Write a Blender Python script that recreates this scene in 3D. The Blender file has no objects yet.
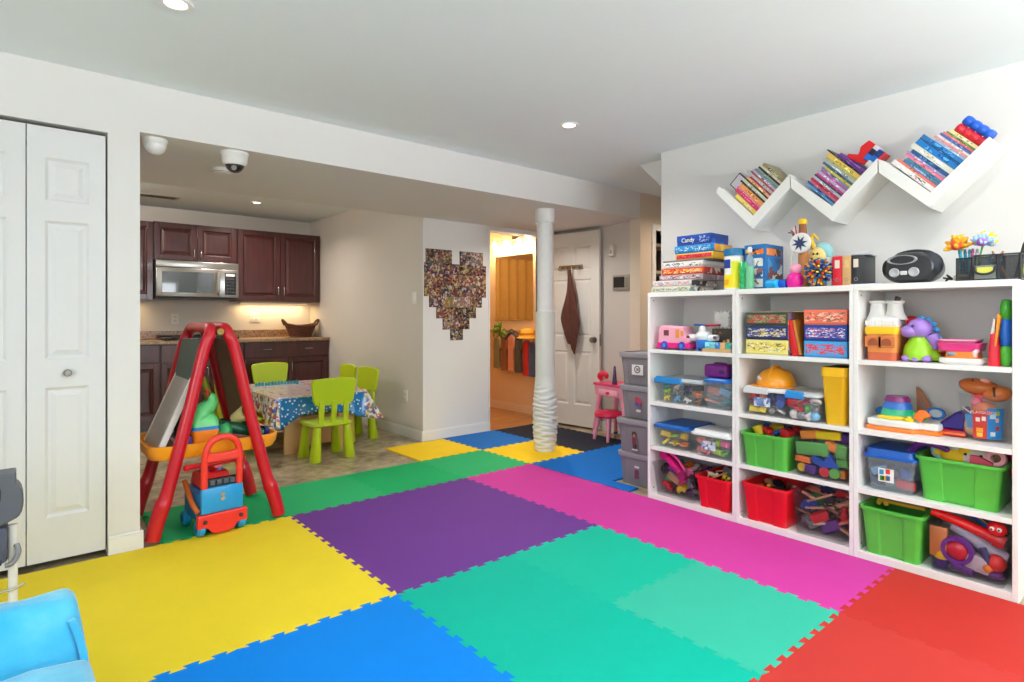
import bpy, bmesh, math, random
from mathutils import Vector, Matrix, Euler
R = math.radians
PI = math.pi
SC = bpy.context.scene
COL = SC.collection
rnd = random.Random(7)

# ---------------------------------------------------------------- camera frame (metres, eye height 1.16)
FPX, YAW, V0, EYE = 585.0, R(40.23), 316.6, 1.16
FW = Vector((math.sin(YAW), math.cos(YAW), 0)); RT = Vector((math.cos(YAW), -math.sin(YAW), 0))
def ray(u, v): return FW + RT*((u-512)/FPX) + Vector((0, 0, (V0-v)/FPX))
def ox(u, v, x): d = ray(u, v); return Vector((0, 0, EYE)) + d*(x/d.x)
def oy(u, v, y): d = ray(u, v); return Vector((0, 0, EYE)) + d*(y/d.y)
def oz(u, v, z): d = ray(u, v); return Vector((0, 0, EYE)) + d*((z-EYE)/d.z)

# ---------------------------------------------------------------- materials
def lin(c):
    o = []
    for x in c[:3]:
        x /= 255.0
        o.append(x/12.92 if x <= .04045 else ((x+.055)/1.055)**2.4)
    return (*o, 1)
_M = {}
def newmat(key):
    m = bpy.data.materials.new(key); m.use_nodes = True
    nt = m.node_tree; nt.nodes.clear()
    out = nt.nodes.new('ShaderNodeOutputMaterial'); b = nt.nodes.new('ShaderNodeBsdfPrincipled')
    nt.links.new(b.outputs[0], out.inputs[0])
    return m, nt, b, out
def mixcol(nt, fac, a, b):
    n = nt.nodes.new('ShaderNodeMix'); n.data_type = 'RGBA'
    if fac is not None: nt.links.new(fac, n.inputs[0])
    for i, x in ((6, a), (7, b)):
        if isinstance(x, tuple): n.inputs[i].default_value = x
        else: nt.links.new(x, n.inputs[i])
    return n.outputs[2]
def coords(nt, kind='Object'):
    return nt.nodes.new('ShaderNodeTexCoord').outputs[kind]
def noise(nt, scale, detail=3, kind='Object', vec=None):
    n = nt.nodes.new('ShaderNodeTexNoise'); n.inputs['Scale'].default_value = scale; n.inputs['Detail'].default_value = detail
    nt.links.new(vec if vec is not None else coords(nt, kind), n.inputs['Vector']); return n
def ramp(nt, fac, stops, interp='LINEAR'):
    r = nt.nodes.new('ShaderNodeValToRGB'); r.color_ramp.interpolation = interp
    el = r.color_ramp.elements
    while len(el) < len(stops): el.new(.5)
    for e, (p, c) in zip(el, stops): e.position = p; e.color = c if len(c) == 4 else lin(c)
    nt.links.new(fac, r.inputs[0]); return r.outputs[0]
def bumpto(nt, b, height, strength, dist=.002):
    n = nt.nodes.new('ShaderNodeBump'); n.inputs['Strength'].default_value = strength; n.inputs['Distance'].default_value = dist
    nt.links.new(height, n.inputs['Height']); nt.links.new(n.outputs[0], b.inputs['Normal'])
def P(rgb, rough=.45, n=.05, scale=25, bump=0, metal=0, coat=0, spec=.5, bscale=None):
    """procedural paint / plastic / fabric: colour with a faint noise, optional bump"""
    key = ('P', tuple(rgb), rough, n, scale, bump, metal, coat, spec, bscale)
    if key in _M: return _M[key]
    m, nt, b, _ = newmat('mat_%02x%02x%02x' % tuple(int(x) for x in rgb[:3]))
    c = lin(rgb); lo = tuple(max(0, x*(1-n)) for x in c[:3])+(1,); hi = tuple(min(1, x*(1+n)) for x in c[:3])+(1,)
    t = noise(nt, scale)
    nt.links.new(mixcol(nt, t.outputs['Fac'], lo, hi), b.inputs['Base Color'])
    b.inputs['Roughness'].default_value = rough; b.inputs['Metallic'].default_value = metal
    b.inputs['Coat Weight'].default_value = coat; b.inputs['Specular IOR Level'].default_value = spec
    if bump:
        t2 = noise(nt, bscale or scale*4, 4); bumpto(nt, b, t2.outputs['Fac'], bump)
    _M[key] = m; return m
def EMIT(rgb, s):
    key = ('E', tuple(rgb), s)
    if key in _M: return _M[key]
    m, nt, b, _ = newmat('glow'); b.inputs['Base Color'].default_value = (1, 1, 1, 1)
    b.inputs['Emission Color'].default_value = lin(rgb); b.inputs['Emission Strength'].default_value = s
    _M[key] = m; return m
def CLEAR(rgb=(235, 238, 240), body=.22, rough=.12):
    """thin clear / tinted plastic: see-through with a faint body colour and gloss"""
    key = ('C', tuple(rgb), body, rough)
    if key in _M: return _M[key]
    m, nt, b, out = newmat('clear_plastic')
    t = noise(nt, 9); c = lin(rgb)
    nt.links.new(mixcol(nt, t.outputs['Fac'], tuple(x*.94 for x in c[:3])+(1,), c), b.inputs['Base Color'])
    b.inputs['Roughness'].default_value = rough
    tr = nt.nodes.new('ShaderNodeBsdfTransparent'); tr.inputs[0].default_value = tuple(.86+.14*x for x in c[:3])+(1,)
    mx = nt.nodes.new('ShaderNodeMixShader'); mx.inputs[0].default_value = body
    nt.links.new(tr.outputs[0], mx.inputs[1]); nt.links.new(b.outputs[0], mx.inputs[2]); nt.links.new(mx.outputs[0], out.inputs[0])
    _M[key] = m; return m
def PRINT(cols, scale=14, rough=.4, seed=0, stretch=(1, 1, 1), warp=.4, metric='MANHATTAN'):
    """busy printed card: cells of several colours"""
    key = ('R', tuple(map(tuple, cols)), scale, rough, seed, stretch, warp)
    if key in _M: return _M[key]
    m, nt, b, _ = newmat('print')
    mp = nt.nodes.new('ShaderNodeMapping'); nt.links.new(coords(nt), mp.inputs[0])
    mp.inputs['Location'].default_value = (seed*3.17, seed*1.3, seed*2.1); mp.inputs['Scale'].default_value = stretch
    nz = noise(nt, scale*.6, 2, vec=mp.outputs[0])
    ad = nt.nodes.new('ShaderNodeMix'); ad.data_type = 'VECTOR'; ad.inputs[0].default_value = warp*.15
    nt.links.new(mp.outputs[0], ad.inputs[4]); nt.links.new(nz.outputs['Color'], ad.inputs[5])
    v = nt.nodes.new('ShaderNodeTexVoronoi'); v.inputs['Scale'].default_value = scale; v.distance = metric
    nt.links.new(ad.outputs[1], v.inputs['Vector'])
    sp = nt.nodes.new('ShaderNodeSeparateColor'); nt.links.new(v.outputs['Color'], sp.inputs[0])
    k = len(cols)
    nt.links.new(ramp(nt, sp.outputs[0], [(i/k, c) for i, c in enumerate(cols)], 'CONSTANT'), b.inputs['Base Color'])
    b.inputs['Roughness'].default_value = rough
    _M[key] = m; return m

# ---------------------------------------------------------------- mesh builders
def BM(): return bmesh.new()
def box(bm, x0, x1, y0, y1, z0, z1, bev=0, seg=2, mtx=None):
    r = bmesh.ops.create_cube(bm, size=1)
    vs = r['verts']
    for v in vs: v.co = Vector(((x0+x1)/2+v.co.x*(x1-x0), (y0+y1)/2+v.co.y*(y1-y0), (z0+z1)/2+v.co.z*(z1-z0)))
    if bev:
        es = list({e for v in vs for e in v.link_edges})
        g = bmesh.ops.bevel(bm, geom=es, offset=min(bev, .49*min(abs(x1-x0), abs(y1-y0), abs(z1-z0))), segments=seg, affect='EDGES', profile=.5)
        vs = list({v for f in g['faces'] for v in f.verts} | {v for v in vs if v.is_valid})
    if mtx is not None:
        for v in vs: v.co = mtx @ v.co
    return bm
def axis_m(p, q):
    p, q = Vector(p), Vector(q); d = q-p
    return Matrix.Translation(p) @ d.to_track_quat('Z', 'Y').to_matrix().to_4x4(), d.length
def cone(bm, p, q, r0, r1=None, n=20, caps=True):
    r1 = r0 if r1 is None else r1
    m, L = axis_m(p, q)
    a = [bm.verts.new(m @ Vector((r0*math.cos(2*PI*i/n), r0*math.sin(2*PI*i/n), 0))) for i in range(n)]
    b = [bm.verts.new(m @ Vector((r1*math.cos(2*PI*i/n), r1*math.sin(2*PI*i/n), L))) for i in range(n)]
    for i in range(n): bm.faces.new((a[i], a[(i+1) % n], b[(i+1) % n], b[i]))
    if caps: bm.faces.new(a[::-1]); bm.faces.new(b)
    return bm
def lathe(bm, prof, n=28, c=(0, 0, 0), close=False, mtx=None):
    """profile of (r, z) turned round z"""
    c = Vector(c); rings = []
    M = mtx if mtx is not None else Matrix.Identity(4)
    for r, z in prof:
        if r < 1e-5: rings.append([bm.verts.new(M @ (c+Vector((0, 0, z))))])
        else: rings.append([bm.verts.new(M @ (c+Vector((r*math.cos(2*PI*i/n), r*math.sin(2*PI*i/n), z)))) for i in range(n)])
    for a, b in zip(rings, rings[1:]):
        for i in range(n):
            j = (i+1) % n
            if len(a) == 1 and len(b) == 1: continue
            if len(a) == 1: bm.faces.new((a[0], b[j], b[i]))
            elif len(b) == 1: bm.faces.new((a[i], a[j], b[0]))
            else: bm.faces.new((a[i], a[j], b[j], b[i]))
    return bm
def ball(bm, c, r, n=16, sc=(1, 1, 1), rot=None):
    g = bmesh.ops.create_uvsphere(bm, u_segments=n, v_segments=max(6, n*2//3), radius=1)
    for v in g['verts']:
        w = Vector((v.co.x*r*sc[0], v.co.y*r*sc[1], v.co.z*r*sc[2]))
        if rot is not None: w = Euler(rot).to_matrix() @ w
        v.co = Vector(c)+w
    return bm
def smooth_path(pts, k=6):
    pts = [Vector(p) for p in pts]
    if len(pts) < 3: return pts
    out = []
    for i in range(len(pts)-1):
        p0, p1, p2, p3 = pts[max(i-1, 0)], pts[i], pts[i+1], pts[min(i+2, len(pts)-1)]
        for s in range(k):
            t = s/k
            out.append(.5*((2*p1)+(p2-p0)*t+(2*p0-5*p1+4*p2-p3)*t*t+(3*p1-p0-3*p2+p3)*t**3))
    out.append(pts[-1]); return out
def tube(bm, pts, r, n=10, k=1, closed=False, flat=None):
    """r may be a number or a list (one per point); flat scales the section's second axis"""
    src = [Vector(p) for p in pts]
    path = smooth_path(src, k) if k > 1 else src
    rs = r if isinstance(r, (list, tuple)) else None
    rings = []; prev = None
    N = len(path)
    for i, p in enumerate(path):
        if closed: d = path[(i+1) % N]-path[i-1]
        else: d = path[min(i+1, N-1)]-path[max(i-1, 0)]
        d.normalize()
        if prev is None:
            a = d.orthogonal().normalized()
            if abs(d.z) < .9: a = d.cross(Vector((0, 0, 1))).normalized()
        else: a = (prev-d*prev.dot(d)).normalized()
        prev = a; b = d.cross(a)
        if rs:
            f = i/(N-1)*(len(rs)-1); j = min(int(f), len(rs)-2); rr = rs[j]+(rs[j+1]-rs[j])*(f-j)
        else: rr = r
        fl = flat or 1
        rings.append([bm.verts.new(p+a*(rr*math.cos(2*PI*t/n))+b*(rr*fl*math.sin(2*PI*t/n))) for t in range(n)])
    pairs = list(zip(rings, rings[1:]))+([(rings[-1], rings[0])] if closed else [])
    for A, B in pairs:
        for t in range(n): bm.faces.new((A[t], A[(t+1) % n], B[(t+1) % n], B[t]))
    if not closed: bm.faces.new(rings[0][::-1]); bm.faces.new(rings[-1])
    return bm
def prism(bm, poly, t0, t1, plane='xy', mtx=None):
    """extrude an outline: plane 'xy' along z, 'xz' along y, 'yz' along x"""
    def at(a, b, t):
        v = Vector((a, b, t)) if plane == 'xy' else Vector((a, t, b)) if plane == 'xz' else Vector((t, a, b))
        return mtx @ v if mtx is not None else v
    A = [bm.verts.new(at(a, b, t0)) for a, b in poly]; B = [bm.verts.new(at(a, b, t1)) for a, b in poly]
    bm.faces.new(A[::-1]); bm.faces.new(B)
    n = len(poly)
    for i in range(n): bm.faces.new((A[i], A[(i+1) % n], B[(i+1) % n], B[i]))
    return bm
def rrect(x0, x1, y0, y1, r, n=5):
    pts = []
    for cx, cy, a0 in ((x1-r, y1-r, 0), (x0+r, y1-r, 90), (x0+r, y0+r, 180), (x1-r, y0+r, 270)):
        for i in range(n+1): a = R(a0+90*i/n); pts.append((cx+r*math.cos(a), cy+r*math.sin(a)))
    return pts
def loft(bm, rings, cap0=True, cap1=True):
    """join rings of equal point count"""
    V = [[bm.verts.new(Vector(p)) for p in rg] for rg in rings]
    for A, B in zip(V, V[1:]):
        n = len(A)
        for i in range(n): bm.faces.new((A[i], A[(i+1) % n], B[(i+1) % n], B[i]))
    if cap0: bm.faces.new(V[0][::-1])
    if cap1: bm.faces.new(V[-1])
    return bm
def obj(name, bm, m, parent=None, loc=(0, 0, 0), rot=(0, 0, 0), smooth=None, label=None, bevel=0):
    bmesh.ops.recalc_face_normals(bm, faces=bm.faces)
    me = bpy.data.meshes.new(name); bm.to_mesh(me); bm.free()
    o = bpy.data.objects.new(name, me); COL.objects.link(o)
    me.materials.append(m)
    o.location = loc; o.rotation_euler = rot
    if parent is not None: o.parent = parent
    if smooth:
        ang = R(smooth if smooth is not True else 40)
        me.shade_smooth()
        if hasattr(me, 'set_sharp_from_angle'): me.set_sharp_from_angle(angle=ang)
    if bevel:
        md = o.modifiers.new('bevel', 'BEVEL'); md.width = bevel; md.segments = 2; md.limit_method = 'ANGLE'; md.angle_limit = R(40)
    if label: o['label'] = label
    return o
def tag(o, label, cat, group=None, kind=None):
    o['label'] = label; o['category'] = cat
    if group: o['group'] = group
    if kind: o['kind'] = kind
    return o
def thing(name, label, cat, loc=(0, 0, 0), rotz=0, group=None, rot=None, s=1):
    o = bpy.data.objects.new(name, None); COL.objects.link(o); o.empty_display_size = .05
    o.location = loc; o.rotation_euler = rot if rot is not None else (0, 0, rotz); o.scale = (s, s, s)
    return tag(o, label, cat, group)
def struct(name, bm, m, parent=None, **k):
    o = obj(name, bm, m, parent, **k)
    if parent is None: o['kind'] = 'structure'
    return o
def copy_tree(o, parent=None):
    c = o.copy(); COL.objects.link(c)
    if parent is not None: c.parent = parent
    for ch in list(o.children): copy_tree(ch, c)
    return c
def text(parent, s, size, loc, rot, m, name='lettering', sx=1):
    cu = bpy.data.curves.new(name, 'FONT'); cu.body = s; cu.size = size; cu.extrude = .0006
    cu.align_x = 'CENTER'; cu.align_y = 'CENTER'; cu.resolution_u = 3
    tmp = bpy.data.objects.new(name, cu); COL.objects.link(tmp)
    dg = bpy.context.evaluated_depsgraph_get(); me = bpy.data.meshes.new_from_object(tmp.evaluated_get(dg))
    bpy.data.objects.remove(tmp); bpy.data.curves.remove(cu)
    for v in me.vertices: v.co.x *= sx
    o = bpy.data.objects.new(name, me); COL.objects.link(o); me.materials.clear(); me.materials.append(m)
    o.location = loc; o.rotation_euler = rot
    if parent is not None: o.parent = parent
    return o
MFRONT = Matrix.Rotation(PI/2, 4, 'X')     # turns +z to -y (towards the viewer of an item)
FACE_MX = (PI/2, 0, -PI/2)     # lettering that reads from -x
FACE_MY = (PI/2, 0, 0)         # lettering that reads from -y
# ================================================================ ROOM SHELL
CEIL = 2.327
WALLM = P((226, 224, 221), .85, .015, 3, .05, bscale=180)
WALLK = P((214, 208, 199), .85, .015, 3, .05, bscale=180)
CEILM = P((236, 245, 248), .9, .015, 3, .06, bscale=160)
TRIMM = P((236, 235, 232), .5, .01, 8)
DOORM = P((222, 222, 222), .5, .01, 8)
BATHM = P((232, 196, 150), .85, .02, 3, .04, bscale=160)

def stone_floor():
    m, nt, b, _ = newmat('stone_plank_floor')
    mp = nt.nodes.new('ShaderNodeMapping'); nt.links.new(coords(nt), mp.inputs[0]); mp.inputs['Rotation'].default_value = (0, 0, R(90))
    br = nt.nodes.new('ShaderNodeTexBrick'); nt.links.new(mp.outputs[0], br.inputs['Vector'])
    br.inputs['Scale'].default_value = 1; br.inputs['Brick Width'].default_value = .62; br.inputs['Row Height'].default_value = .31
    br.inputs['Mortar Size'].default_value = .003; br.offset = .5
    br.inputs['Color1'].default_value = lin((184, 168, 140)); br.inputs['Color2'].default_value = lin((150, 134, 110)); br.inputs['Mortar'].default_value = lin((96, 86, 72))
    n1 = noise(nt, 4.2, 9); n2 = noise(nt, 14, 6)
    v1 = ramp(nt, n1.outputs['Fac'], [(.36, (92, 74, 50)), (.46, (160, 140, 108)), (.54, (190, 172, 138)), (.64, (226, 212, 180))])
    c = mixcol(nt, None, br.outputs['Color'], v1); c.node.inputs[0].default_value = .65
    v2 = ramp(nt, n2.outputs['Fac'], [(.4, (104, 86, 62)), (.6, (206, 190, 160))])
    c2 = mixcol(nt, None, c, v2); c2.node.inputs[0].default_value = .4
    nt.links.new(c2, b.inputs['Base Color']); b.inputs['Roughness'].default_value = .28
    return m
def wood_floor():
    m, nt, b, _ = newmat('honey_laminate')
    mp = nt.nodes.new('ShaderNodeMapping'); nt.links.new(coords(nt), mp.inputs[0]); mp.inputs['Scale'].default_value = (1, 7, 1)
    n1 = noise(nt, 3, 6, vec=mp.outputs[0])
    nt.links.new(ramp(nt, n1.outputs['Fac'], [(.3, (150, 98, 52)), (.6, (190, 132, 78)), (.75, (204, 150, 96))]), b.inputs['Base Color'])
    b.inputs['Roughness'].default_value = .3
    return m
bm = BM(); box(bm, -2.6, 6.1, -2.8, 4.70, -.06, 0); box(bm, -2.6, 2.99, 4.70, 7.55, -.06, 0)
struct('floor', bm, stone_floor())
bm = BM(); box(bm, 2.99, 6.1, 4.70, 7.55, -.06, 0)
struct('floor_bathroom', bm, wood_floor())
bm = BM(); box(bm, -2.6, 6.1, -2.8, 4.7, CEIL, CEIL+.1)
struct('ceiling', bm, CEILM)
bm = BM(); box(bm, .467, 4.469, 3.42, 4.68, 2.08, CEIL); box(bm, -1.2, .467, 3.55, 4.68, 2.08, CEIL); box(bm, 4.469, 4.68, 3.54, 4.68, 2.08, CEIL)
struct('ceiling_soffit', bm, WALLM)
bm = BM(); box(bm, -1.2, 2.99, 4.7, 7.55, 2.365, 2.46)
struct('ceiling_kitchen', bm, CEILM)
bm = BM(); box(bm, 2.99, 4.78, 4.8, 7.55, 2.365, 2.46)
struct('ceiling_bathroom', bm, CEILM)
# closet wall with the bifold opening
bm = BM()
box(bm, -2.6, -.275, 3.42, 3.55, 0, CEIL); box(bm, -.275, .335, 3.42, 3.55, 2.05, CEIL); box(bm, .335, .467, 3.42, 3.55, 0, CEIL)
struct('wall_closet', bm, WALLM)
bm = BM(); box(bm, -.5, .4, 4.1, 4.15, 0, 2.2); box(bm, -.5, -.45, 3.55, 4.15, 0, 2.2); box(bm, .40, .45, 3.55, 4.15, 0, 2.2)
struct('wall_closet_inside', bm, WALLM)
# right wall (ends in a free corner), rear wall and left wall with windows
bm = BM(); box(bm, 3.51, 3.63, -2.8, 2.5, 0, CEIL)
struct('wall_right', bm, WALLM)
def wall_with_hole(bm, a0, a1, h0, h1, z0, z1, f):
    f(bm, a0, h0, 0, CEIL); f(bm, h1, a1, 0, CEIL); f(bm, h0, h1, 0, z0); f(bm, h0, h1, z1, CEIL)
bm = BM()
fy = lambda b, a, c, z0, z1: box(b, a, c, -2.8, -2.68, z0, z1)
wall_with_hole(bm, -2.6, .9, -1.5, .3, .8, 2.05, fy); wall_with_hole(bm, .9, 3.51, 1.3, 3.1, .8, 2.05, fy)
struct('wall_rear', bm, WALLM)
bm = BM()
fx = lambda b, a, c, z0, z1: box(b, -2.6, -2.48, a, c, z0, z1)
wall_with_hole(bm, -2.68, 3.42, -.6, 1.8, .75, 2.05, fx)
struct('wall_left', bm, WALLM)
GLASS = CLEAR((240, 245, 246), .06, .03)
def window(n, along, a0, a1, z0, z1, at):
    o = bpy.data.objects.new('window_%d' % n, None); COL.objects.link(o); o['kind'] = 'structure'
    bx = (lambda b, a, c, d0, d1, zz0, zz1: box(b, a, c, at+d0, at+d1, zz0, zz1)) if along == 'x' else (lambda b, a, c, d0, d1, zz0, zz1: box(b, at+d0, at+d1, a, c, zz0, zz1))
    b = BM(); w = .05
    for aa, cc, q0, q1 in ((a0, a1, z0, z0+w), (a0, a1, z1-w, z1), (a0, a0+w, z0+w, z1-w), (a1-w, a1, z0+w, z1-w), ((a0+a1)/2-.025, (a0+a1)/2+.025, z0+w, z1-w)):
        bx(b, aa, cc, .03, .08, q0, q1)
    f = obj('window_frame', b, TRIMM, o)
    b = BM(); bx(b, a0+w, a1-w, .053, .057, z0+w, z1-w); obj('pane', b, GLASS, f)
    b = BM(); bx(b, a0-.03, a1+.03, .1, .16, z0-.03, z0); obj('window_sill', b, TRIMM, o)
window(1, 'x', -1.5, .3, .8, 2.05, -2.8)
window(2, 'x', 1.3, 3.1, .8, 2.05, -2.8)
window(3, 'y', -.6, 1.8, .75, 2.05, -2.6)
# tan return wall past the beam, with a cased doorway to the stair closet
TANM = P((222, 206, 186), .85, .015, 3, .05, bscale=180)
bm = BM()
box(bm, 4.469, 4.70, 3.42, 3.54, 0, CEIL); box(bm, 4.70, 5.35, 3.42, 3.54, 1.99, CEIL); box(bm, 5.35, 6.1, 3.42, 3.54, 0, CEIL)
struct('wall_stair', bm, TANM)
bm = BM(); box(bm, 4.645, 4.70, 3.405, 3.55, 0, 2.05); box(bm, 5.35, 5.405, 3.405, 3.55, 0, 2.05); box(bm, 4.70, 5.35, 3.405, 3.55, 1.99, 2.05)
struct('trim_1', bm, TRIMM, bevel=.004)
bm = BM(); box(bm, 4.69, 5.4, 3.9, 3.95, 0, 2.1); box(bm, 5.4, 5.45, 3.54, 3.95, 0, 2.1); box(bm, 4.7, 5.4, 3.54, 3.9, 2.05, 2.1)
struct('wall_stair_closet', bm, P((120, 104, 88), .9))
bm = BM(); box(bm, 4.72, 5.38, 3.6, 3.88, 1.60, 1.63); box(bm, 4.72, 5.38, 3.6, 3.88, 1.88, 1.91); box(bm, 4.72, 5.38, 3.6, 3.88, 1.30, 1.33)
tag(obj('closet_shelves', bm, P((200, 190, 175), .7)), 'pale shelves inside the narrow dark doorway beyond the shelving', 'shelf')
bm = BM(); box(bm, 5.98, 6.1, -2.8, 3.5, 0, CEIL); box(bm, 3.63, 6.1, -2.8, -2.7, 0, CEIL)
struct('wall_far_right', bm, WALLM)
# side of the stair flight coming down through the ceiling
bm = BM(); prism(bm, [(2.81, CEIL), (2.81, CEIL+.02), (.4, CEIL+.02), (.4, .3), (.75, .3)], 3.665, 4.6, 'yz')
struct('wall_stair_side', bm, WALLM)
# kitchen and bathroom walls
bm = BM(); box(bm, 2.876, 2.996, 4.681, 7.55, 0, 2.4)
struct('wall_kitchen_right', bm, WALLK)
bm = BM(); box(bm, 2.8765, 3.66, 4.68, 4.80, 0, 2.4); box(bm, 3.66, 4.41, 4.68, 4.80, 2.05, 2.4); box(bm, 4.41, 4.69, 4.68, 4.80, 0, 2.4)
struct('wall_photo', bm, WALLM)
bm = BM(); box(bm, -1.2, 2.996, 7.42, 7.55, 0, 2.4)
struct('wall_kitchen_back', bm, WALLK)
bm = BM(); box(bm, -1.2, -1.08, 3.55, 7.42, 0, 2.4)
struct('wall_kitchen_left', bm, WALLK)
bm = BM(); box(bm, 4.56, 4.69, 3.54, 4.68, 0, 2.2)
struct('wall_alcove', bm, P((205, 198, 190), .85, .015, 3, .05, bscale=180))
bm = BM(); box(bm, 4.65, 4.78, 4.80, 7.0, 0, 2.4)
struct('wall_bathroom_right', bm, BATHM)
bm = BM(); box(bm, 2.996, 4.78, 6.9, 7.02, 0, 2.4); box(bm, 2.996, 3.01, 4.8, 6.9, 0, 2.4)
struct('wall_bathroom_back', bm, BATHM)
# baseboards
def baseboard(name, runs, mat=TRIMM):
    b = BM()
    for x0, x1, y0, y1 in runs:
        box(b, x0, x1, y0, y1, 0, .085); 
        if x1-x0 > y1-y0: box(b, x0, x1, y0+.003, y1-.003, .085, .098)
        else: box(b, x0+.003, x1-.003, y0, y1, .085, .098)
    struct(name, b, mat, bevel=.003)
baseboard('baseboard_closet', [(.335, .481, 3.406, 3.42), (.467, .481, 3.42, 3.55), (-2.48, -.275, 3.406, 3.42)])
baseboard('baseboard_photo', [(2.862, 3.66, 4.666, 4.68)])
baseboard('baseboard_kitchen_right', [(2.862, 2.876, 4.68, 6.8)])
baseboard('baseboard_right', [(3.496, 3.51, -2.6, .44)])
baseboard('baseboard_bathroom', [(4.636, 4.65, 4.82, 6.9)], P((232, 206, 172), .5))
baseboard('baseboard_stair', [(4.469, 4.645, 3.406, 3.42)])
baseboard('baseboard_alcove', [(4.546, 4.56, 3.55, 4.67)])
# bathroom door frame
bm = BM(); box(bm, 3.645, 3.66, 4.672, 4.81, 0, 2.05); box(bm, 4.41, 4.425, 4.672, 4.81, 0, 2.05); box(bm, 3.66, 4.41, 4.672, 4.81, 2.035, 2.05)
struct('trim_2', bm, TRIMM)

# ---------------------------------------------------------------- panel doors
def panel_leaf(bm, w, h, th, panels):
    """slab in x 0..w, z 0..h, face at y=0 looking to -y; raised panels with moulded border on both faces"""
    xs = sorted({0, w} | {p[0] for p in panels} | {p[1] for p in panels}); zs = sorted({0, h} | {p[2] for p in panels} | {p[3] for p in panels})
    def inside(a0, a1, b0, b1): return any(a0 >= p[0]-1e-6 and a1 <= p[1]+1e-6 and b0 >= p[2]-1e-6 and b1 <= p[3]+1e-6 for p in panels)
    for a0, a1 in zip(xs, xs[1:]):
        for b0, b1 in zip(zs, zs[1:]):
            if not inside(a0, a1, b0, b1): box(bm, a0, a1, 0, th, b0, b1)
    for x0, x1, z0, z1 in panels:
        for s, y in ((1, 0), (-1, th)):
            def ring(d, dep): return [(x0+d, y+s*dep, z0+d), (x1-d, y+s*dep, z0+d), (x1-d, y+s*dep, z1-d), (x0+d, y+s*dep, z1-d)]
            loft(bm, [ring(0, 0), ring(.012, .010), ring(.02, .010), ring(.04, .003)], False, True)
    return bm
def bifold(name, x, w):
    b = BM(); a, c = .065, w-.065
    panel_leaf(b, w, 2.0, .034, [(a, c, 1.66, 1.86), (a, c, .93, 1.57), (a, c, .2, .80)])
    return b
d1 = struct('door_1', bifold('', 0, .294), DOORM, loc=(.033, 3.436, .033))
b = BM(); lathe(b, [(0, -.03), (.012, -.03), (.017, -.022), (.015, -.013), (.007, -.008), (.008, 0), (.014, .002)], 20, mtx=Matrix.Rotation(-PI/2, 4, 'X'))
k = obj('door_knob', b, P((150, 148, 145), .25, metal=1), d1, loc=(.147, -.001, .865), smooth=True)
d2 = struct('door_2', bifold('', 0, .294), DOORM, loc=(-.265, 3.436, .033))
# open six-panel door to the bathroom
d3 = bpy.data.objects.new('door_3', None); COL.objects.link(d3); d3['kind'] = 'structure'
d3.location = (4.412, 4.66, .022); d3.rotation_euler = (0, 0, math.atan2(-.705, .085))
b = BM(); W = .715
pl = []
for a, c in ((.10, .32), (.395, .615)): pl += [(a, c, 1.62, 1.88), (a, c, .93, 1.53), (a, c, .22, .78)]
panel_leaf(b, W, 2.018, .036, pl)
obj('door_leaf', b, P((228, 224, 218), .5, .01, 8), d3)
NICK = P((150, 140, 128), .28, metal=1)
for s, y in ((1, 0), (-1, .036)):
    b = BM(); lathe(b, [(.032, 0), (.032, .006), (.011, .010), (.011, .030), (.026, .036), (.029, .048), (.022, .060), (0, .063)], 22, mtx=Matrix.Rotation(PI/2*s, 4, 'X'))
    obj('door_knob', b, NICK, d3, loc=(W-.06, y, .90), smooth=True)
b = BM(); box(b, W-.001, W+.0015, .007, .029, .84, .96); box(b, W+.0015, W+.008, .012, .024, .89, .91)
obj('latch_plate', b, NICK, d3)
for z in (.2, 1.0, 1.8):
    b = BM(); cone(b, (-.004, -.004, z-.045), (-.004, -.004, z+.045), .006, n=10); obj('hinge', b, NICK, d3)

# ---------------------------------------------------------------- steel post with a padded wrap
post = thing('support_column', 'round white support column with a wrinkled padded wrap standing on the yellow mat', 'column', (3.47, 3.66, 0))
post['kind'] = 'structure'
b = BM(); cone(b, (0, 0, 1.15), (0, 0, 1.99), .071, n=32); cone(b, (0, 0, .012), (0, 0, 1.15), .06, n=24); obj('pipe', b, P((232, 232, 230), .45), post, smooth=40)
b = BM(); lathe(b, [(.071, 1.955), (.086, 1.965), (.086, 2.08), (.0, 2.08)], 32); obj('cap_collar', b, TRIMM, post, smooth=40)
b = BM(); prof = []; N = 170; rr = random.Random(3)
rings = []
for i in range(N+1):
    z = .014 + (1.20-.014)*i/N
    w = max(0, min(1, (.66-z)/.25))            # wrinkled low down, taut above
    ring = []
    for k in range(40):
        a = 2*PI*k/40
        f = math.sin(z*150+2.2*math.sin(a+1)+2.6*math.sin(2*a+z*14))*.5+math.sin(z*88+3.0*math.sin(a+2.1+z*6)+z*20)*.35+math.sin(z*230+4*math.sin(a*1.0+z*11))*.3
        r0 = .085 + (.020*w if z > .2 else .020*(z-.014)/.186*.8+.005) + .0075*w*f*(1 if z > .03 else .3)
        ring.append((r0*math.cos(a), r0*math.sin(a), z))
    rings.append(ring)
rings.append([(.071*math.cos(2*PI*k/40), .071*math.sin(2*PI*k/40), 1.203) for k in range(40)])
loft(b, rings, True, True); obj('padded_wrap', b, P((224, 226, 218), .4, .02, 8, coat=.2), post, smooth=80)

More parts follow.
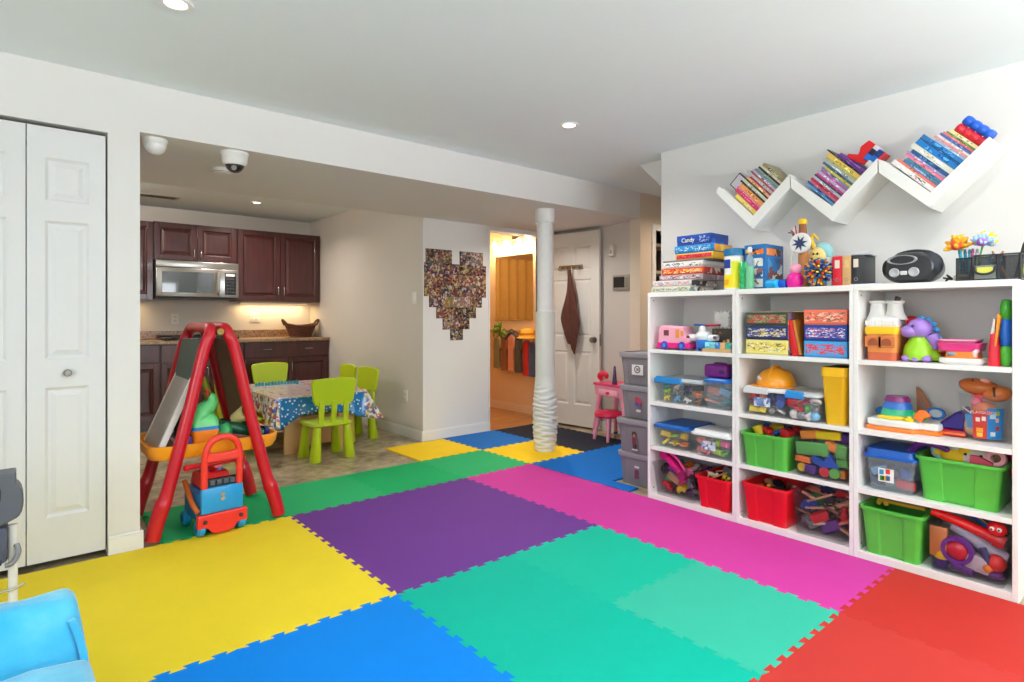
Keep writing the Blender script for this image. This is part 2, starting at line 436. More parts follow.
# ---------------------------------------------------------------- lights
def downlight(x, y, z, label, power, col=(1, .97, .93), group='recessed ceiling lights', spread=150, bulb=False):
    t = thing('recessed_light', label, 'ceiling light', (x, y, z), group=group)
    b = BM(); lathe(b, [(.036, .0), (.040, -.006), (.056, -.006), (.060, 0)], 32); obj('trim_ring', b, P((240, 240, 238), .4), t, smooth=40)
    b = BM(); cone(b, (0, 0, -.002), (0, 0, -.0005), .037, n=28); obj('lamp_lens', b, EMIT((255, 246, 232), 6), t)
    L = bpy.data.lights.new('downlight', 'AREA'); L.shape = 'DISK'; L.size = .07; L.energy = power; L.color = col; L.spread = R(spread)
    if bulb: L = bpy.data.lights.new('downlight', 'POINT'); L.shadow_soft_size = .035; L.energy = power; L.color = col
    lo = bpy.data.objects.new('downlight', L); COL.objects.link(lo); lo.location = (0, 0, -.05 if bulb else -.012); lo.parent = t
PW = 9
downlight(2.566, 2.496, CEIL, 'round recessed ceiling light near the middle of the ceiling', 11)
downlight(.451, 2.469, CEIL, 'round recessed ceiling light cut by the top edge of the photo', 1.6)
for x, y in ((2.566, .5), (.451, .5), (2.566, -1.5), (.451, -1.5)): downlight(x, y, CEIL, 'added recessed ceiling light, unseen behind the viewer', 5)  # unseen fixtures added behind the camera for more ceiling brightness
downlight(1.93, 6.45, 2.365, 'small recessed light in the kitchen ceiling above the cabinets', 12, (1, .9, .80))
downlight(3.80, 4.02, 2.08, 'added recessed light under the beam, out of sight behind the column', 7, (1, .93, .86))  # added out of sight to light the alcove, door and photo wall
downlight(.2, 6.2, 2.365, 'added recessed light over the hidden end of the kitchen', 26, (1, .9, .80), bulb=True)  # unseen bulb added to lift the kitchen wall above the cabinets
downlight(.2, 5.1, 2.365, 'added recessed light in the hidden part of the kitchen nearest the closet', 17, (1, .92, .84), bulb=True)  # second added bulb, also out of view, brightening the kitchen walls
downlight(4.9, 2.7, CEIL, 'recessed light in the stair lobby', 12, (1, .80, .60))
def area(name, loc, rot, sx, sy, power, col):
    L = bpy.data.lights.new(name, 'AREA'); L.shape = 'RECTANGLE'; L.size = sx; L.size_y = sy; L.energy = power; L.color = col
    o = bpy.data.objects.new(name, L); COL.objects.link(o); o.location = loc; o.rotation_euler = rot; return o
DAY = (.90, .95, 1)
area('daylight_window', (-.6, -2.83, 1.43), (PI/2, 0, 0), 1.75, 1.2, 9, DAY)
area('daylight_window', (2.2, -2.83, 1.43), (PI/2, 0, 0), 1.75, 1.2, 85, DAY)
area('daylight_window', (-2.63, .6, 1.40), (PI/2, 0, -PI/2), 2.35, 1.25, 62, DAY)
# two unseen floor lamps, added behind the viewer to brighten the ceiling
def uplighter(x, y, label, power):
    t = thing('added_floor_lamp', label, 'floor lamp', (x, y, 0), group='added uplighter floor lamps')
    b = BM(); lathe(b, [(0, 0), (.14, 0), (.14, .015), (.03, .03), (0, .03)], 30); obj('base', b, P((60, 60, 64), .4), t, smooth=40)
    b = BM(); cone(b, (0, 0, .03), (0, 0, 1.62), .012, n=14); obj('pole', b, P((60, 60, 64), .4), t, smooth=40)
    b = BM(); lathe(b, [(.02, 1.6), (.08, 1.64), (.17, 1.74), (.164, 1.74), (.07, 1.655), (0, 1.65)], 32); obj('lamp_shade', b, P((232, 230, 224), .5), t, smooth=40)
    b = BM(); ball(b, (0, 0, 1.69), .03, 14); obj('bulb', b, EMIT((255, 246, 232), 8), t, smooth=True)
    L = bpy.data.lights.new('uplight', 'AREA'); L.shape = 'DISK'; L.size = .26; L.energy = power; L.color = (.94, .98, 1)
    o = bpy.data.objects.new('uplight', L); COL.objects.link(o); o.location = (0, 0, 1.745); o.rotation_euler = (PI, 0, 0); o.parent = t
uplighter(2.0, -1.3, 'added uplighter floor lamp, unseen behind the viewer on the right', 150)
uplighter(-.6, -1.0, 'added uplighter floor lamp, unseen behind the viewer on the left', 68)
w = bpy.data.worlds.new('world'); SC.world = w; w.use_nodes = True
nt = w.node_tree; bg = nt.nodes['Background']
sky = nt.nodes.new('ShaderNodeTexSky'); sky.sky_type = 'HOSEK_WILKIE'; sky.turbidity = 4
nt.links.new(sky.outputs[0], bg.inputs[0]); bg.inputs[1].default_value = .8

# ---------------------------------------------------------------- camera
cam = bpy.data.cameras.new('camera'); co = bpy.data.objects.new('camera', cam); COL.objects.link(co)
co.location = (0, 0, EYE); co.rotation_euler = (PI/2, 0, -YAW)
cam.sensor_width = 36; cam.lens = FPX/1024*36; cam.shift_y = -(341-V0)/1024; cam.clip_start = .02
SC.camera = co
SC.view_settings.view_transform = 'Standard'; SC.view_settings.look = 'None'; SC.view_settings.gamma = 1; SC.view_settings.use_curve_mapping = False
SC.view_settings.exposure = 0.12
SC.cycles.use_denoising = True
SC.cycles.max_bounces = 10; SC.cycles.diffuse_bounces = 5; SC.cycles.transparent_max_bounces = 24
SC.cycles.sample_clamp_indirect = 4; SC.cycles.caustics_reflective = False; SC.cycles.caustics_refractive = False
# ================================================================ FOAM MATS
def tooth_edge(p, q, flat):
    p, q = Vector(p), Vector(q); d = (q-p); L = d.length; d.normalize(); n = Vector((-d.y, d.x))
    if flat: return [p]
    out = [p]; N = 7; m = .012; pt = (L-2*m)/N; h, s = .010, .005
    # lexicographic direction so both neighbours cut the same line
    for i in range(N):
        a = m+i*pt
        for t, k in ((a+pt*.25+s, -0.0), (a+pt*.25-s, 1), (a+pt*.75+s, 1), (a+pt*.75-s, 0)):
            out.append(p+d*t+n*(h*(2*k-1)))
    return out
def edge(p, q, flat=False):
    """same tooth line whichever tile asks"""
    if (p[0]+p[1]) <= (q[0]+q[1]): return tooth_edge(p, q, flat)
    pts = tooth_edge(q, p, flat)
    return [Vector(p)]+(pts[:0:-1] if not flat else [])
TILES = 'interlocking foam floor mats'
def foam(rgb): return P(rgb, .7, .05, 6, .12, bscale=420, spec=.12)
def tile(x0, y0, x1, y1, rgb, label, flats='', z=.012):
    b = BM()
    pts = edge((x0, y0), (x1, y0), 's' in flats)+edge((x1, y0), (x1, y1), 'e' in flats)+edge((x1, y1), (x0, y1), 'n' in flats)+edge((x0, y1), (x0, y0), 'w' in flats)
    cx, cy = (x0+x1)/2, (y0+y1)/2
    pts = [Vector((p[0]-cx, p[1]-cy)) for p in pts]; ins = []; k = len(pts); g = .0002
    for i in range(k):                      # hairline gap to the neighbour
        d0 = (pts[i]-pts[i-1]).normalized(); d1 = (pts[(i+1) % k]-pts[i]).normalized()
        n0 = Vector((-d0.y, d0.x)); n1 = Vector((-d1.y, d1.x)); m = n0+n1
        m = m/max(.35, m.dot(n0)) if m.length > 1e-6 else n0
        ins.append(pts[i]+m*g)
    prism(b, [(p.x, p.y) for p in ins], 0.0, z-.0008)
    return tag(obj('foam_mat', b, foam(rgb), loc=(cx, cy, .0008)), label, 'floor mat', TILES)
T = .62
X = [-.66+T*i for i in range(9)]     # -.66 -.04 .58 1.20 1.82 2.44 3.06 3.68 4.30
Y = [.295+T*i for i in range(8)]     # .295 .915 1.535 2.155 2.775 3.395 4.015 4.635
YEL, PUR, TEA, TEL, BLU, PNK, RED, GRN, GRL = (232, 207, 48), (104, 57, 136), (6, 172, 148), (54, 176, 150), (3, 126, 220), (198, 60, 150), (176, 46, 39), (28, 166, 98), (44, 172, 106)
for i, nm in ((2, 'with the purple mat on its right'), (1, 'in front of the closet door'), (0, 'at the left edge under the grey toy')):
    tile(X[i], Y[4], X[i+1], Y[5], YEL, 'yellow foam mat of the back row, '+nm, 'n' if i < 2 else '')
    tile(X[i], Y[3], X[i+1], Y[4], YEL, 'yellow foam mat of the front row, '+{2: 'touching the blue mat and the purple mat', 1: 'just beyond the blue plush seat', 0: 'under the blue plush seat'}[i])
for i in (3, 4):
    for j in (3, 4):
        tile(X[i], Y[j], X[i+1], Y[j+1], PUR, 'purple foam mat at the %s corner of the purple square' % {(3, 3): 'yellow and blue', (4, 3): 'pink and teal', (3, 4): 'yellow and green', (4, 4): 'pink and green'}[(i, j)])
tile(X[3], Y[2], X[4], Y[3], TEA, 'deep teal foam mat between the blue mat and the purple mats')
tile(X[4], Y[2], X[5], Y[3], (18, 177, 149), 'teal foam mat between the purple mats and the pink strip')
tile(X[3], Y[1], X[4], Y[2], TEA, 'deep teal foam mat at the bottom edge beside the red mats')
tile(X[4], Y[1], X[5], Y[2], TEL, 'paler teal foam mat at the corner of pink and red')
for i, nm in ((2, 'touching yellow and teal'), (1, 'beside the blue plush seat')):
    tile(X[i], Y[2], X[i+1], Y[3], BLU, 'bright blue foam mat at the bottom edge '+nm)
tile(X[2], Y[1], X[3], Y[2], BLU, 'bright blue foam mat mostly below the bottom edge')
for j, nm in ((4, 'by the green mats at the far end of the strip'), (3, 'beside the purple mats, second from the far end'), (2, 'beside the teal mats, third from the far end'), (1, 'touching the red mats at the near end of the strip')):
    tile(X[5], Y[j], X[6], Y[j+1], PNK, 'pink foam mat '+nm, 'e')
for i, nm in ((5, 'against the white shelving'), (4, 'between teal and the bottom edge'), (3, 'mostly below the bottom edge')):
    tile(X[i], Y[0], X[i+1], Y[1], [RED, (178, 52, 46), (178, 52, 46)][5-i], 'red foam mat '+nm, 'e' if i == 5 else '')
for i, c, nm in ((2, GRN, 'under the red easel'), (3, GRL, 'paler, behind the yellow and purple corner'), (4, GRN, 'behind the purple mats'), (5, GRL, 'at the pink end of the green row')):
    x0 = X[i] if i > 2 else X[i]-.02
    tile(x0, Y[5], X[i+1], Y[6], c, 'green foam mat '+nm, 'n' if i < 5 else '')
tile(X[5]+.018, Y[6], X[6], Y[7]-.02, (250, 208, 36), 'golden yellow foam mat on the stone floor below the photo heart', 'nws')
tile(X[6], Y[6], X[7], Y[7], (30, 108, 188), 'blue foam mat in front of the bathroom doorway', 'n')
tile(X[6], Y[5], X[7], Y[6], (250, 208, 36), 'golden yellow foam mat under the wrapped column')
tile(X[7], Y[6], X[8], Y[7], (38, 42, 58), 'dark navy foam mat across the bathroom threshold', 'n')
tile(X[7], Y[5], X[8], Y[6], (38, 42, 58), 'dark navy foam mat below the open white door', 'e')
tile(X[6], 2.675, X[7], Y[5], (14, 108, 196), 'blue foam mat between the column and the grey bins', 's')
tile(X[6], 2.45, 3.185, 2.675, (14, 108, 196), 'narrow cut strip of blue foam mat in front of the grey bins', 'sen')
tile(X[7], 2.675, X[8], Y[5], (14, 108, 196), 'blue foam mat behind the grey bins', 'se')
# ================================================================ KITCHEN
def wood_dark():
    m, nt, b, _ = newmat('mahogany')
    mp = nt.nodes.new('ShaderNodeMapping'); nt.links.new(coords(nt), mp.inputs[0]); mp.inputs['Scale'].default_value = (8, 8, 1)
    n1 = noise(nt, 3, 6, vec=mp.outputs[0])
    nt.links.new(ramp(nt, n1.outputs['Fac'], [(.3, (60, 22, 20)), (.55, (72, 28, 25)), (.75, (84, 35, 31))]), b.inputs['Base Color'])
    b.inputs['Roughness'].default_value = .32; b.inputs['Coat Weight'].default_value = .2
    return m
MAHO = wood_dark()
STEEL = P((190, 188, 184), .3, .04, 6, metal=1); BLACKG = P((18, 20, 22), .12, .1)
CHROME = P((206, 204, 200), .22, .02, metal=1)
def raised_front(b, w, h, th=.02, fr=.055):
    """framed cabinet front, face at y=0 looking to -y, from x 0..w z 0..h"""
    box(b, 0, fr, 0, th, 0, h); box(b, w-fr, w, 0, th, 0, h); box(b, fr, w-fr, 0, th, 0, fr); box(b, fr, w-fr, 0, th, h-fr, h)
    def ring(d, dep): return [(fr+d, dep, fr+d), (w-fr-d, dep, fr+d), (w-fr-d, dep, h-fr-d), (fr+d, dep, h-fr-d)]
    loft(b, [ring(0, .002), ring(.008, .012), ring(.014, .012), ring(.036, .003)], False, True)
    return b
def pull(parent, x, z, vertical, L=.10):
    b = BM(); h = L/2
    pts = [(0, 0, -h), (0, -.02, -h*.85), (0, -.026, 0), (0, -.02, h*.85), (0, 0, h)]
    if not vertical: pts = [(p[2], p[1], 0) for p in pts]
    tube(b, pts, .0045, 8, 4)
    return obj('handle', b, CHROME, parent, loc=(x, -.0005, z), smooth=True)
def cab(label, x0, x1, z0, z1, yf, yb, fronts, toe=0):
    """fronts: (kind, x0, x1, z0, z1, [(hx, hz, vertical)...]) in absolute x and z"""
    t = thing('kitchen_cabinet', label, 'cabinet', (x0, yf, z0), group='dark wood kitchen cabinets')
    b = BM(); w, h, d = x1-x0, z1-z0, yb-yf
    box(b, .001, w-.001, .021, d, toe, h)
    if toe: box(b, .001, w-.001, .08, d, 0, toe)
    obj('body', b, MAHO, t)
    for kind, a, c, p, q, hs in fronts:
        b = BM()
        if kind == 'door': raised_front(b, c-a-.004, q-p-.004)
        else:
            ww, hh = c-a-.004, q-p-.004
            box(b, 0, ww, 0, .02, 0, hh)
        f = obj('door' if kind == 'door' else 'drawer', b, MAHO, t, loc=(a-x0+.002, 0, p-z0+.002), bevel=.003)
        for hx, hz, v in hs: pull(f, hx-a-.002, hz-p-.002, v)
    return t
YU = 7.075
cab('wall cabinet at the far left of the kitchen, cut by the wall end', .30, 1.088, 1.336, 2.153, YU, 7.412, [('door', .31, .70, 1.34, 2.148, []), ('door', .70, 1.084, 1.34, 2.148, [(.74, 1.45, True)])])
cab('short two-door wall cabinet over the steel microwave', 1.088, 1.905, 1.762, 2.160, YU, 7.412, [('door', 1.092, 1.497, 1.765, 2.156, [(1.465, 1.84, True)]), ('door', 1.497, 1.901, 1.765, 2.156, [(1.53, 1.84, True)])])
cab('tall two-door wall cabinet right of the microwave', 1.905, 2.872, 1.336, 2.160, YU, 7.412, [('door', 1.912, 2.388, 1.345, 2.154, [(2.355, 1.46, True)]), ('door', 2.388, 2.864, 1.345, 2.154, [(2.421, 1.46, True)])])
YB = 6.81
cab('base cabinet at the left end of the counter beside the wall end', .30, 1.105, 0, .875, YB, 7.412, [('drawer', .31, .70, .70, .870, []), ('drawer', .70, 1.10, .70, .870, []), ('door', .31, .70, .11, .69, []), ('door', .70, 1.10, .11, .69, [])], .1)
cab('base cabinet behind the red easel with a wide drawer', 1.105, 1.905, 0, .875, YB, 7.412, [('drawer', 1.112, 1.898, .70, .870, [(1.30, .79, False), (1.70, .79, False)]), ('door', 1.112, 1.505, .11, .69, [(1.47, .58, True)]), ('door', 1.505, 1.898, .11, .69, [(1.54, .58, True)])], .1)
cab('base cabinet behind the green chairs under the wicker basket', 1.905, 2.874, 0, .875, YB, 7.412, [('drawer', 1.912, 2.862, .70, .870, [(2.15, .79, False), (2.62, .79, False)]), ('door', 1.912, 2.388, .11, .69, [(2.352, .58, True)]), ('door', 2.388, 2.862, .11, .69, [(2.424, .58, True)])], .1)
def granite():
    m, nt, b, _ = newmat('granite_laminate')
    n1 = noise(nt, 60, 4); n2 = noise(nt, 12, 4)
    c1 = ramp(nt, n1.outputs['Fac'], [(.32, (74, 50, 36)), (.5, (150, 118, 88)), (.66, (196, 168, 134))])
    c2 = ramp(nt, n2.outputs['Fac'], [(.4, (120, 84, 58)), (.65, (170, 140, 108))])
    c = mixcol(nt, None, c1, c2); c.node.inputs[0].default_value = .35
    nt.links.new(c, b.inputs['Base Color']); b.inputs['Roughness'].default_value = .3
    return m
b = BM(); box(b, .28, 2.875, 6.785, 7.418, .876, .912, .008); box(b, .28, 2.875, 7.395, 7.418, .912, 1.0, .004)
tag(obj('kitchen_worktop', b, granite()), 'brown granite-look worktop with a low upstand along the kitchen wall', 'worktop')

# over-the-range microwave
mw = thing('microwave_oven', 'stainless steel microwave with a dark window below the short wall cabinet', 'microwave', (1.095, 6.995, 1.36))
Wm, Hm = .805, .393
b = BM(); box(b, 0, Wm, .02, .42, 0, Hm, .006); obj('body', b, P((60, 60, 62), .4), mw, smooth=True)
b = BM(); box(b, .002, .60, 0, .02, .012, .318, .006)
dr = obj('door', b, STEEL, mw, smooth=True)
b = BM(); box(b, .055, .55, -.003, .002, .055, .275, .002); obj('window', b, P((10, 16, 14), .05, .1, coat=.6), dr)
b = BM(); tube(b, [(.585, 0, .045), (.585, -.03, .07), (.585, -.036, .165), (.585, -.03, .26), (.585, 0, .285)], .010, 10, 5); obj('handle', b, STEEL, dr, smooth=True)
b = BM(); box(b, .604, Wm-.002, 0, .02, .012, .318, .005); pn = obj('control_panel', b, STEEL, mw, smooth=True)
b = BM(); box(b, .66, .775, -.0025, .002, .04, .285, .002); obj('keypad', b, P((14, 14, 16), .15), pn)
b = BM(); box(b, .672, .763, -.0035, 0, .245, .272); obj('display', b, EMIT((90, 18, 14), .25), pn)
kb = None
for i in range(5):
    for j in range(3):
        if kb is None:
            b = BM(); box(b, -.010, .010, -.0038, 0, -.007, .007, .002); kb = obj('button', b, P((58, 66, 62), .4), pn, loc=(.688+.03*j, 0, .215-.036*i))
        else:
            k2 = kb.copy(); COL.objects.link(k2); k2.parent = pn; k2.location = (.688+.03*j, 0, .215-.036*i)
b = BM(); box(b, .002, Wm-.002, 0, .02, .322, Hm-.002, .004); gr = obj('vent_grille', b, STEEL, mw, smooth=True)
b = BM(); box(b, 0, Wm, .01, .42, -.012, 0); obj('underside', b, P((30, 30, 32), .5), mw)

# cooktop
ct = thing('cooktop', 'black glass cooktop set on the worktop under the microwave', 'cooktop', (1.15, 6.86, .9125))
b = BM(); box(b, 0, .72, 0, .47, 0, .028, .008); obj('glass_top', b, BLACKG, ct, smooth=True)
for x, y, r in ((.18, .14, .085), (.54, .14, .07), (.18, .35, .07), (.54, .35, .085)):
    b = BM(); lathe(b, [(r, .0275), (r, .036), (r-.012, .038), (r-.014, .031), (r-.03, .031), (r-.032, .037), (r-.045, .037), (r-.047, .0275)], 26, c=(x, y, 0)); obj('burner', b, P((28, 28, 30), .5), ct, smooth=40)
b = BM(); box(b, 0, .72, .44, .47, .028, .05, .006); obj('back_rail', b, P((40, 40, 42), .35), ct, smooth=True)

# wicker basket on the worktop
def wicker():
    m, nt, b, _ = newmat('wicker')
    wv = nt.nodes.new('ShaderNodeTexWave'); wv.wave_type = 'BANDS'; wv.bands_direction = 'Z'; wv.inputs['Scale'].default_value = 26; wv.inputs['Distortion'].default_value = 6
    wv.inputs['Detail Scale'].default_value = 3; nt.links.new(coords(nt), wv.inputs['Vector'])
    nt.links.new(ramp(nt, wv.outputs['Fac'], [(.2, (52, 24, 14)), (.6, (98, 52, 32)), (.9, (136, 82, 54))]), b.inputs['Base Color'])
    b.inputs['Roughness'].default_value = .7; bumpto(nt, b, wv.outputs['Fac'], .8, .006)
    return m
WICK = wicker()
bk = thing('wicker_basket', 'oval brown wicker basket with upright ends on the worktop corner', 'basket', (2.635, 7.10, .9125), rotz=R(6), s=1.22)
b = BM(); rings = []
def oval(a, c, z, dip=0): return [(a*math.cos(2*PI*i/36), c*math.sin(2*PI*i/36), z+dip*abs(math.cos(2*PI*i/36))**3) for i in range(36)]
loft(b, [oval(.105, .08, 0), oval(.128, .095, .05, .005), oval(.158, .112, .105, .02), oval(.168, .12, .112, .022), oval(.150, .104, .105, .02), oval(.128, .088, .05, .005), oval(.11, .075, .012)])
obj('bowl', b, WICK, bk, smooth=60)
b = BM(); rim = oval(.163, .116, .112, .022); tube(b, rim, .009, 8, closed=True); obj('rim', b, WICK, bk, smooth=True)
for s in (-1, 1):
    b = BM(); tube(b, [(s*.150, -.032, .118), (s*.170, -.026, .15), (s*.186, 0, .172), (s*.170, .026, .15), (s*.150, .032, .118)], .010, 8, 5); obj('handle', b, WICK, bk, smooth=True)
vs = thing('ceramic_jar', 'rounded white ceramic jar half behind the wicker basket', 'jar', (2.815, 7.27, .9125))
b = BM(); lathe(b, [(0, 0), (.035, 0), (.058, .03), (.066, .075), (.055, .125), (.034, .15), (.028, .152)], 26); obj('body', b, P((214, 200, 176), .3, coat=.3), vs, smooth=True)
b = BM(); lathe(b, [(.036, .150), (.036, .156), (.02, .166), (.008, .17), (.010, .18), (0, .184)], 22); obj('lid', b, P((206, 190, 164), .3), vs, smooth=True)

# outlets and switches
WPLA = P((232, 230, 224), .4)
def plate(name, label, cat, loc, rz, kind='outlet', w=.072, h=.115, group=None):
    t = thing(name, label, cat, loc, rz, group)
    b = BM(); box(b, -w/2, w/2, -.006, 0, -h/2, h/2, .003); obj('cover_plate', b, WPLA, t, smooth=True)
    n = 1 if w < .09 else 2
    for i in range(n):
        x = (i-(n-1)/2)*.046
        if kind == 'outlet':
            b = BM()
            for z in (-.022, .022): box(b, x-.016, x+.016, -.009, -.005, z-.014, z+.014, .004)
            s = obj('socket', b, P((222, 219, 212), .4), t, smooth=True)
            for z in (-.022, .022):
                for dx in (-.006, .006):
                    b = BM(); box(b, x+dx-.001, x+dx+.001, -.0096, -.0088, z-.004, z+.006); obj('slot', b, P((40, 40, 40), .6), s)
        else:
            b = BM(); prism(b, [(-.006, -.032), (-.012, .03), (-.006, .033), (-.005, -.033)], x-.016, x+.016, 'yz'); obj('rocker', b, P((238, 236, 232), .35), t)
    return t
plate('wall_outlet', 'double wall outlet above the worktop left of the easel top', 'outlet', (oy(175, 320, 7.418).x, 7.418, 1.135), 0)
plate('wall_outlet', 'wide wall plate of two outlets left of the wicker basket', 'outlet', (oy(254.5, 318, 7.418).x, 7.418, 1.15), 0, w=.118)
plate('wall_outlet', 'low wall outlet near the end of the grey kitchen side wall', 'outlet', (2.8755, ox(406, 396, 2.876).y, ox(406, 396, 2.876).z), -PI/2)
plate('light_switch', 'white rocker light switch on the grey kitchen side wall', 'light switch', (2.8755, ox(414.5, 298, 2.876).y, ox(414.5, 298, 2.876).z), -PI/2, 'switch')
# under-cabinet strip lights
def strip(label, x0, x1, power):
    t = thing('cabinet_light', label, 'light', ((x0+x1)/2, 7.33, 1.335))
    w = x1-x0
    b = BM(); box(b, -w/2, w/2, -.03, .03, -.02, 0, .004); obj('housing', b, P((225, 222, 216), .4), t, smooth=True)
    b = BM(); box(b, -w/2+.01, w/2-.01, -.022, .022, -.023, -.0195); obj('diffuser', b, EMIT((255, 206, 130), 1.6), t)
    L = bpy.data.lights.new('strip', 'AREA'); L.shape = 'RECTANGLE'; L.size = w-.04; L.size_y = .04; L.energy = power; L.color = (1, .70, .36)
    o = bpy.data.objects.new('strip', L); COL.objects.link(o); o.location = (0, 0, -.026); o.parent = t
strip('warm strip light under the tall two-door wall cabinet', 2.0, 2.8, 3.4)
strip('warm strip light under the cut-off wall cabinet at the left', .45, 1.0, 2.2)

# domes and detector on the beam
def dome(label, px, dark):
    p = oz(*px, 2.08)
    t = thing('security_camera', label, 'security camera', (p.x+.012, 3.52, 2.08), group='dome cameras under the beam', s=1.15)
    k = 1 if dark else .8
    b = BM(); lathe(b, [(.064*k, 0), (.064*k, -.01), (.060*k, -.014), (.056*k, -.05*k if dark else -.03), (.05*k, -.056*k if dark else -.034), (.0, -.056*k if dark else -.034)], 36); obj('housing', b, P((236, 235, 232), .35), t, smooth=40)
    z0 = -.055 if dark else -.026
    r = .044 if dark else .046
    b = BM(); lathe(b, [(r*math.cos(a), z0-r*.95*math.sin(a)) for a in [R(90*i/10) for i in range(11)]], 30)
    obj('dome_cover', b, P((24, 25, 26), .08, coat=.6) if dark else P((238, 237, 234), .25), t, smooth=True)
    if dark:
        b = BM(); lathe(b, [(.048, -.052), (.050, -.058), (.047, -.062), (.044, -.062)], 36); obj('ring', b, P((230, 229, 226), .35), t, smooth=True)
        b = BM(); cone(b, (-.012, -.036, -.078), (-.016, -.043, -.083), .012, n=16); obj('lens', b, P((150, 150, 150), .2), t)
dome('small white dome camera under the beam next to the wall end', (156, 134), False)
dome('white dome camera with a smoked black bubble under the beam', (236, 150), True)
sd = thing('smoke_detector', 'flat round white smoke detector under the beam behind the black dome camera', 'smoke detector', (.975, 3.95, 2.08))
b = BM(); lathe(b, [(.058, 0), (.058, -.012), (.05, -.028), (.03, -.033), (0, -.033)], 32); obj('cover', b, P((228, 226, 220), .4), sd, smooth=40)
b = BM(); lathe(b, [(.0515, -.02), (.054, -.02), (.053, -.024), (.050, -.024)], 32); obj('vent_ring', b, P((150, 148, 144), .5), sd)
av = thing('ceiling_vent', 'dark slotted vent in the kitchen ceiling near the wall end', 'vent', (.98, 6.75, 2.364))
b = BM(); box(b, -.28, .28, -.075, .075, -.006, 0, .002); obj('frame', b, P((190, 184, 174), .5), av, smooth=True)
b = BM()
for i in range(5): box(b, -.25, .25, -.055+.024*i, -.043+.024*i, -.0075, -.0055)
obj('slots', b, P((50, 46, 42), .8), av)

# ================================================================ RECESS, BATHROOM, PHOTO HEART
def photo_mat():
    m, nt, b, _ = newmat('photo_print')
    oi = nt.nodes.new('ShaderNodeObjectInfo'); tc = coords(nt)
    mp = nt.nodes.new('ShaderNodeMapping'); nt.links.new(tc, mp.inputs[0])
    mu = nt.nodes.new('ShaderNodeVectorMath'); mu.operation = 'SCALE'; mu.inputs[0].default_value = (31, 17, 23)
    nt.links.new(oi.outputs['Random'], mu.inputs['Scale']); nt.links.new(mu.outputs[0], mp.inputs['Location'])
    nz = noise(nt, 28, 2, vec=mp.outputs[0])
    ad = nt.nodes.new('ShaderNodeMix'); ad.data_type = 'VECTOR'; ad.inputs[0].default_value = .03
    nt.links.new(mp.outputs[0], ad.inputs[4]); nt.links.new(nz.outputs['Color'], ad.inputs[5])
    v = nt.nodes.new('ShaderNodeTexVoronoi'); v.inputs['Scale'].default_value = 48; nt.links.new(ad.outputs[1], v.inputs['Vector'])
    sp = nt.nodes.new('ShaderNodeSeparateColor'); nt.links.new(v.outputs['Color'], sp.inputs[0])
    cs = [(22, 20, 20), (52, 42, 38), (176, 138, 112), (214, 204, 196), (140, 44, 50), (40, 44, 60), (200, 172, 84), (84, 78, 76), (150, 108, 88), (30, 28, 30), (90, 66, 70), (76, 96, 86), (206, 168, 146), (44, 32, 28)]
    vb = nt.nodes.new('ShaderNodeTexVoronoi'); vb.inputs['Scale'].default_value = 17; nt.links.new(ad.outputs[1], vb.inputs['Vector'])
    spb = nt.nodes.new('ShaderNodeSeparateColor'); nt.links.new(vb.outputs['Color'], spb.inputs[0])
    mxs = nt.nodes.new('ShaderNodeMath'); mxs.operation = 'MULTIPLY_ADD'; mxs.inputs[1].default_value = .38; nt.links.new(sp.outputs[0], mxs.inputs[0])
    hlf = nt.nodes.new('ShaderNodeMath'); hlf.operation = 'MULTIPLY'; hlf.inputs[1].default_value = .62; nt.links.new(spb.outputs[0], hlf.inputs[0]); nt.links.new(hlf.outputs[0], mxs.inputs[2])
    c1 = ramp(nt, mxs.outputs[0], [(i/14, c) for i, c in enumerate(cs)], 'CONSTANT')
    sp2 = nt.nodes.new('ShaderNodeMath'); sp2.operation = 'FRACT'; m8 = nt.nodes.new('ShaderNodeMath'); m8.operation = 'MULTIPLY'; m8.inputs[1].default_value = 7.31
    nt.links.new(oi.outputs['Random'], m8.inputs[0]); nt.links.new(m8.outputs[0], sp2.inputs[0])
    c2 = ramp(nt, sp2.outputs[0], [(i/10, c) for i, c in enumerate([(90, 66, 54), (40, 38, 42), (150, 108, 92), (200, 176, 110), (56, 66, 100), (120, 54, 60), (60, 60, 58), (190, 172, 164), (90, 66, 86), (50, 84, 94)])], 'CONSTANT')
    c = mixcol(nt, None, c1, c2); c.node.inputs[0].default_value = .3
    nt.links.new(c, b.inputs['Base Color']); b.inputs['Roughness'].default_value = .25
    return m
PHM = photo_mat()
# rows of prints measured on the wall y=4.68: (z top, [x0, x1] of each print)
px0, zt = lambda u: oy(u, 280, 4.68).x, None
rows = [(251, [(425.5, 434), (434, 443.5), (443.5, 452), (459.5, 470.5), (470.5, 483)], 264.2),
        (264.5, [(424, 437), (437, 450), (450, 459.5), (459.5, 473), (473, 486)], 274.8),
        (275, [(424, 437), (437, 450), (450, 459.5), (459.5, 473), (473, 486)], 285.7),
        (286, [(424, 432.5), (432.5, 441.5), (441.5, 453), (453, 463), (463, 476), (476, 486)], 296.7),
        (297, [(429, 443), (443, 454), (454, 470), (470, 482)], 307.2),
        (307.5, [(436, 442.5), (442.5, 449.5), (449.5, 463), (463, 476)], 318.2),
        (318.5, [(442.5, 451), (451, 458.5), (458.5, 469.5)], 329.2),
        (329.5, [(450, 463)], 340)]
pw = rows
rown = ['top row', 'second row', 'third row', 'fourth row', 'fifth row', 'sixth row', 'seventh row', 'point']
ordn = ['first', 'second', 'third', 'fourth', 'fifth', 'sixth']
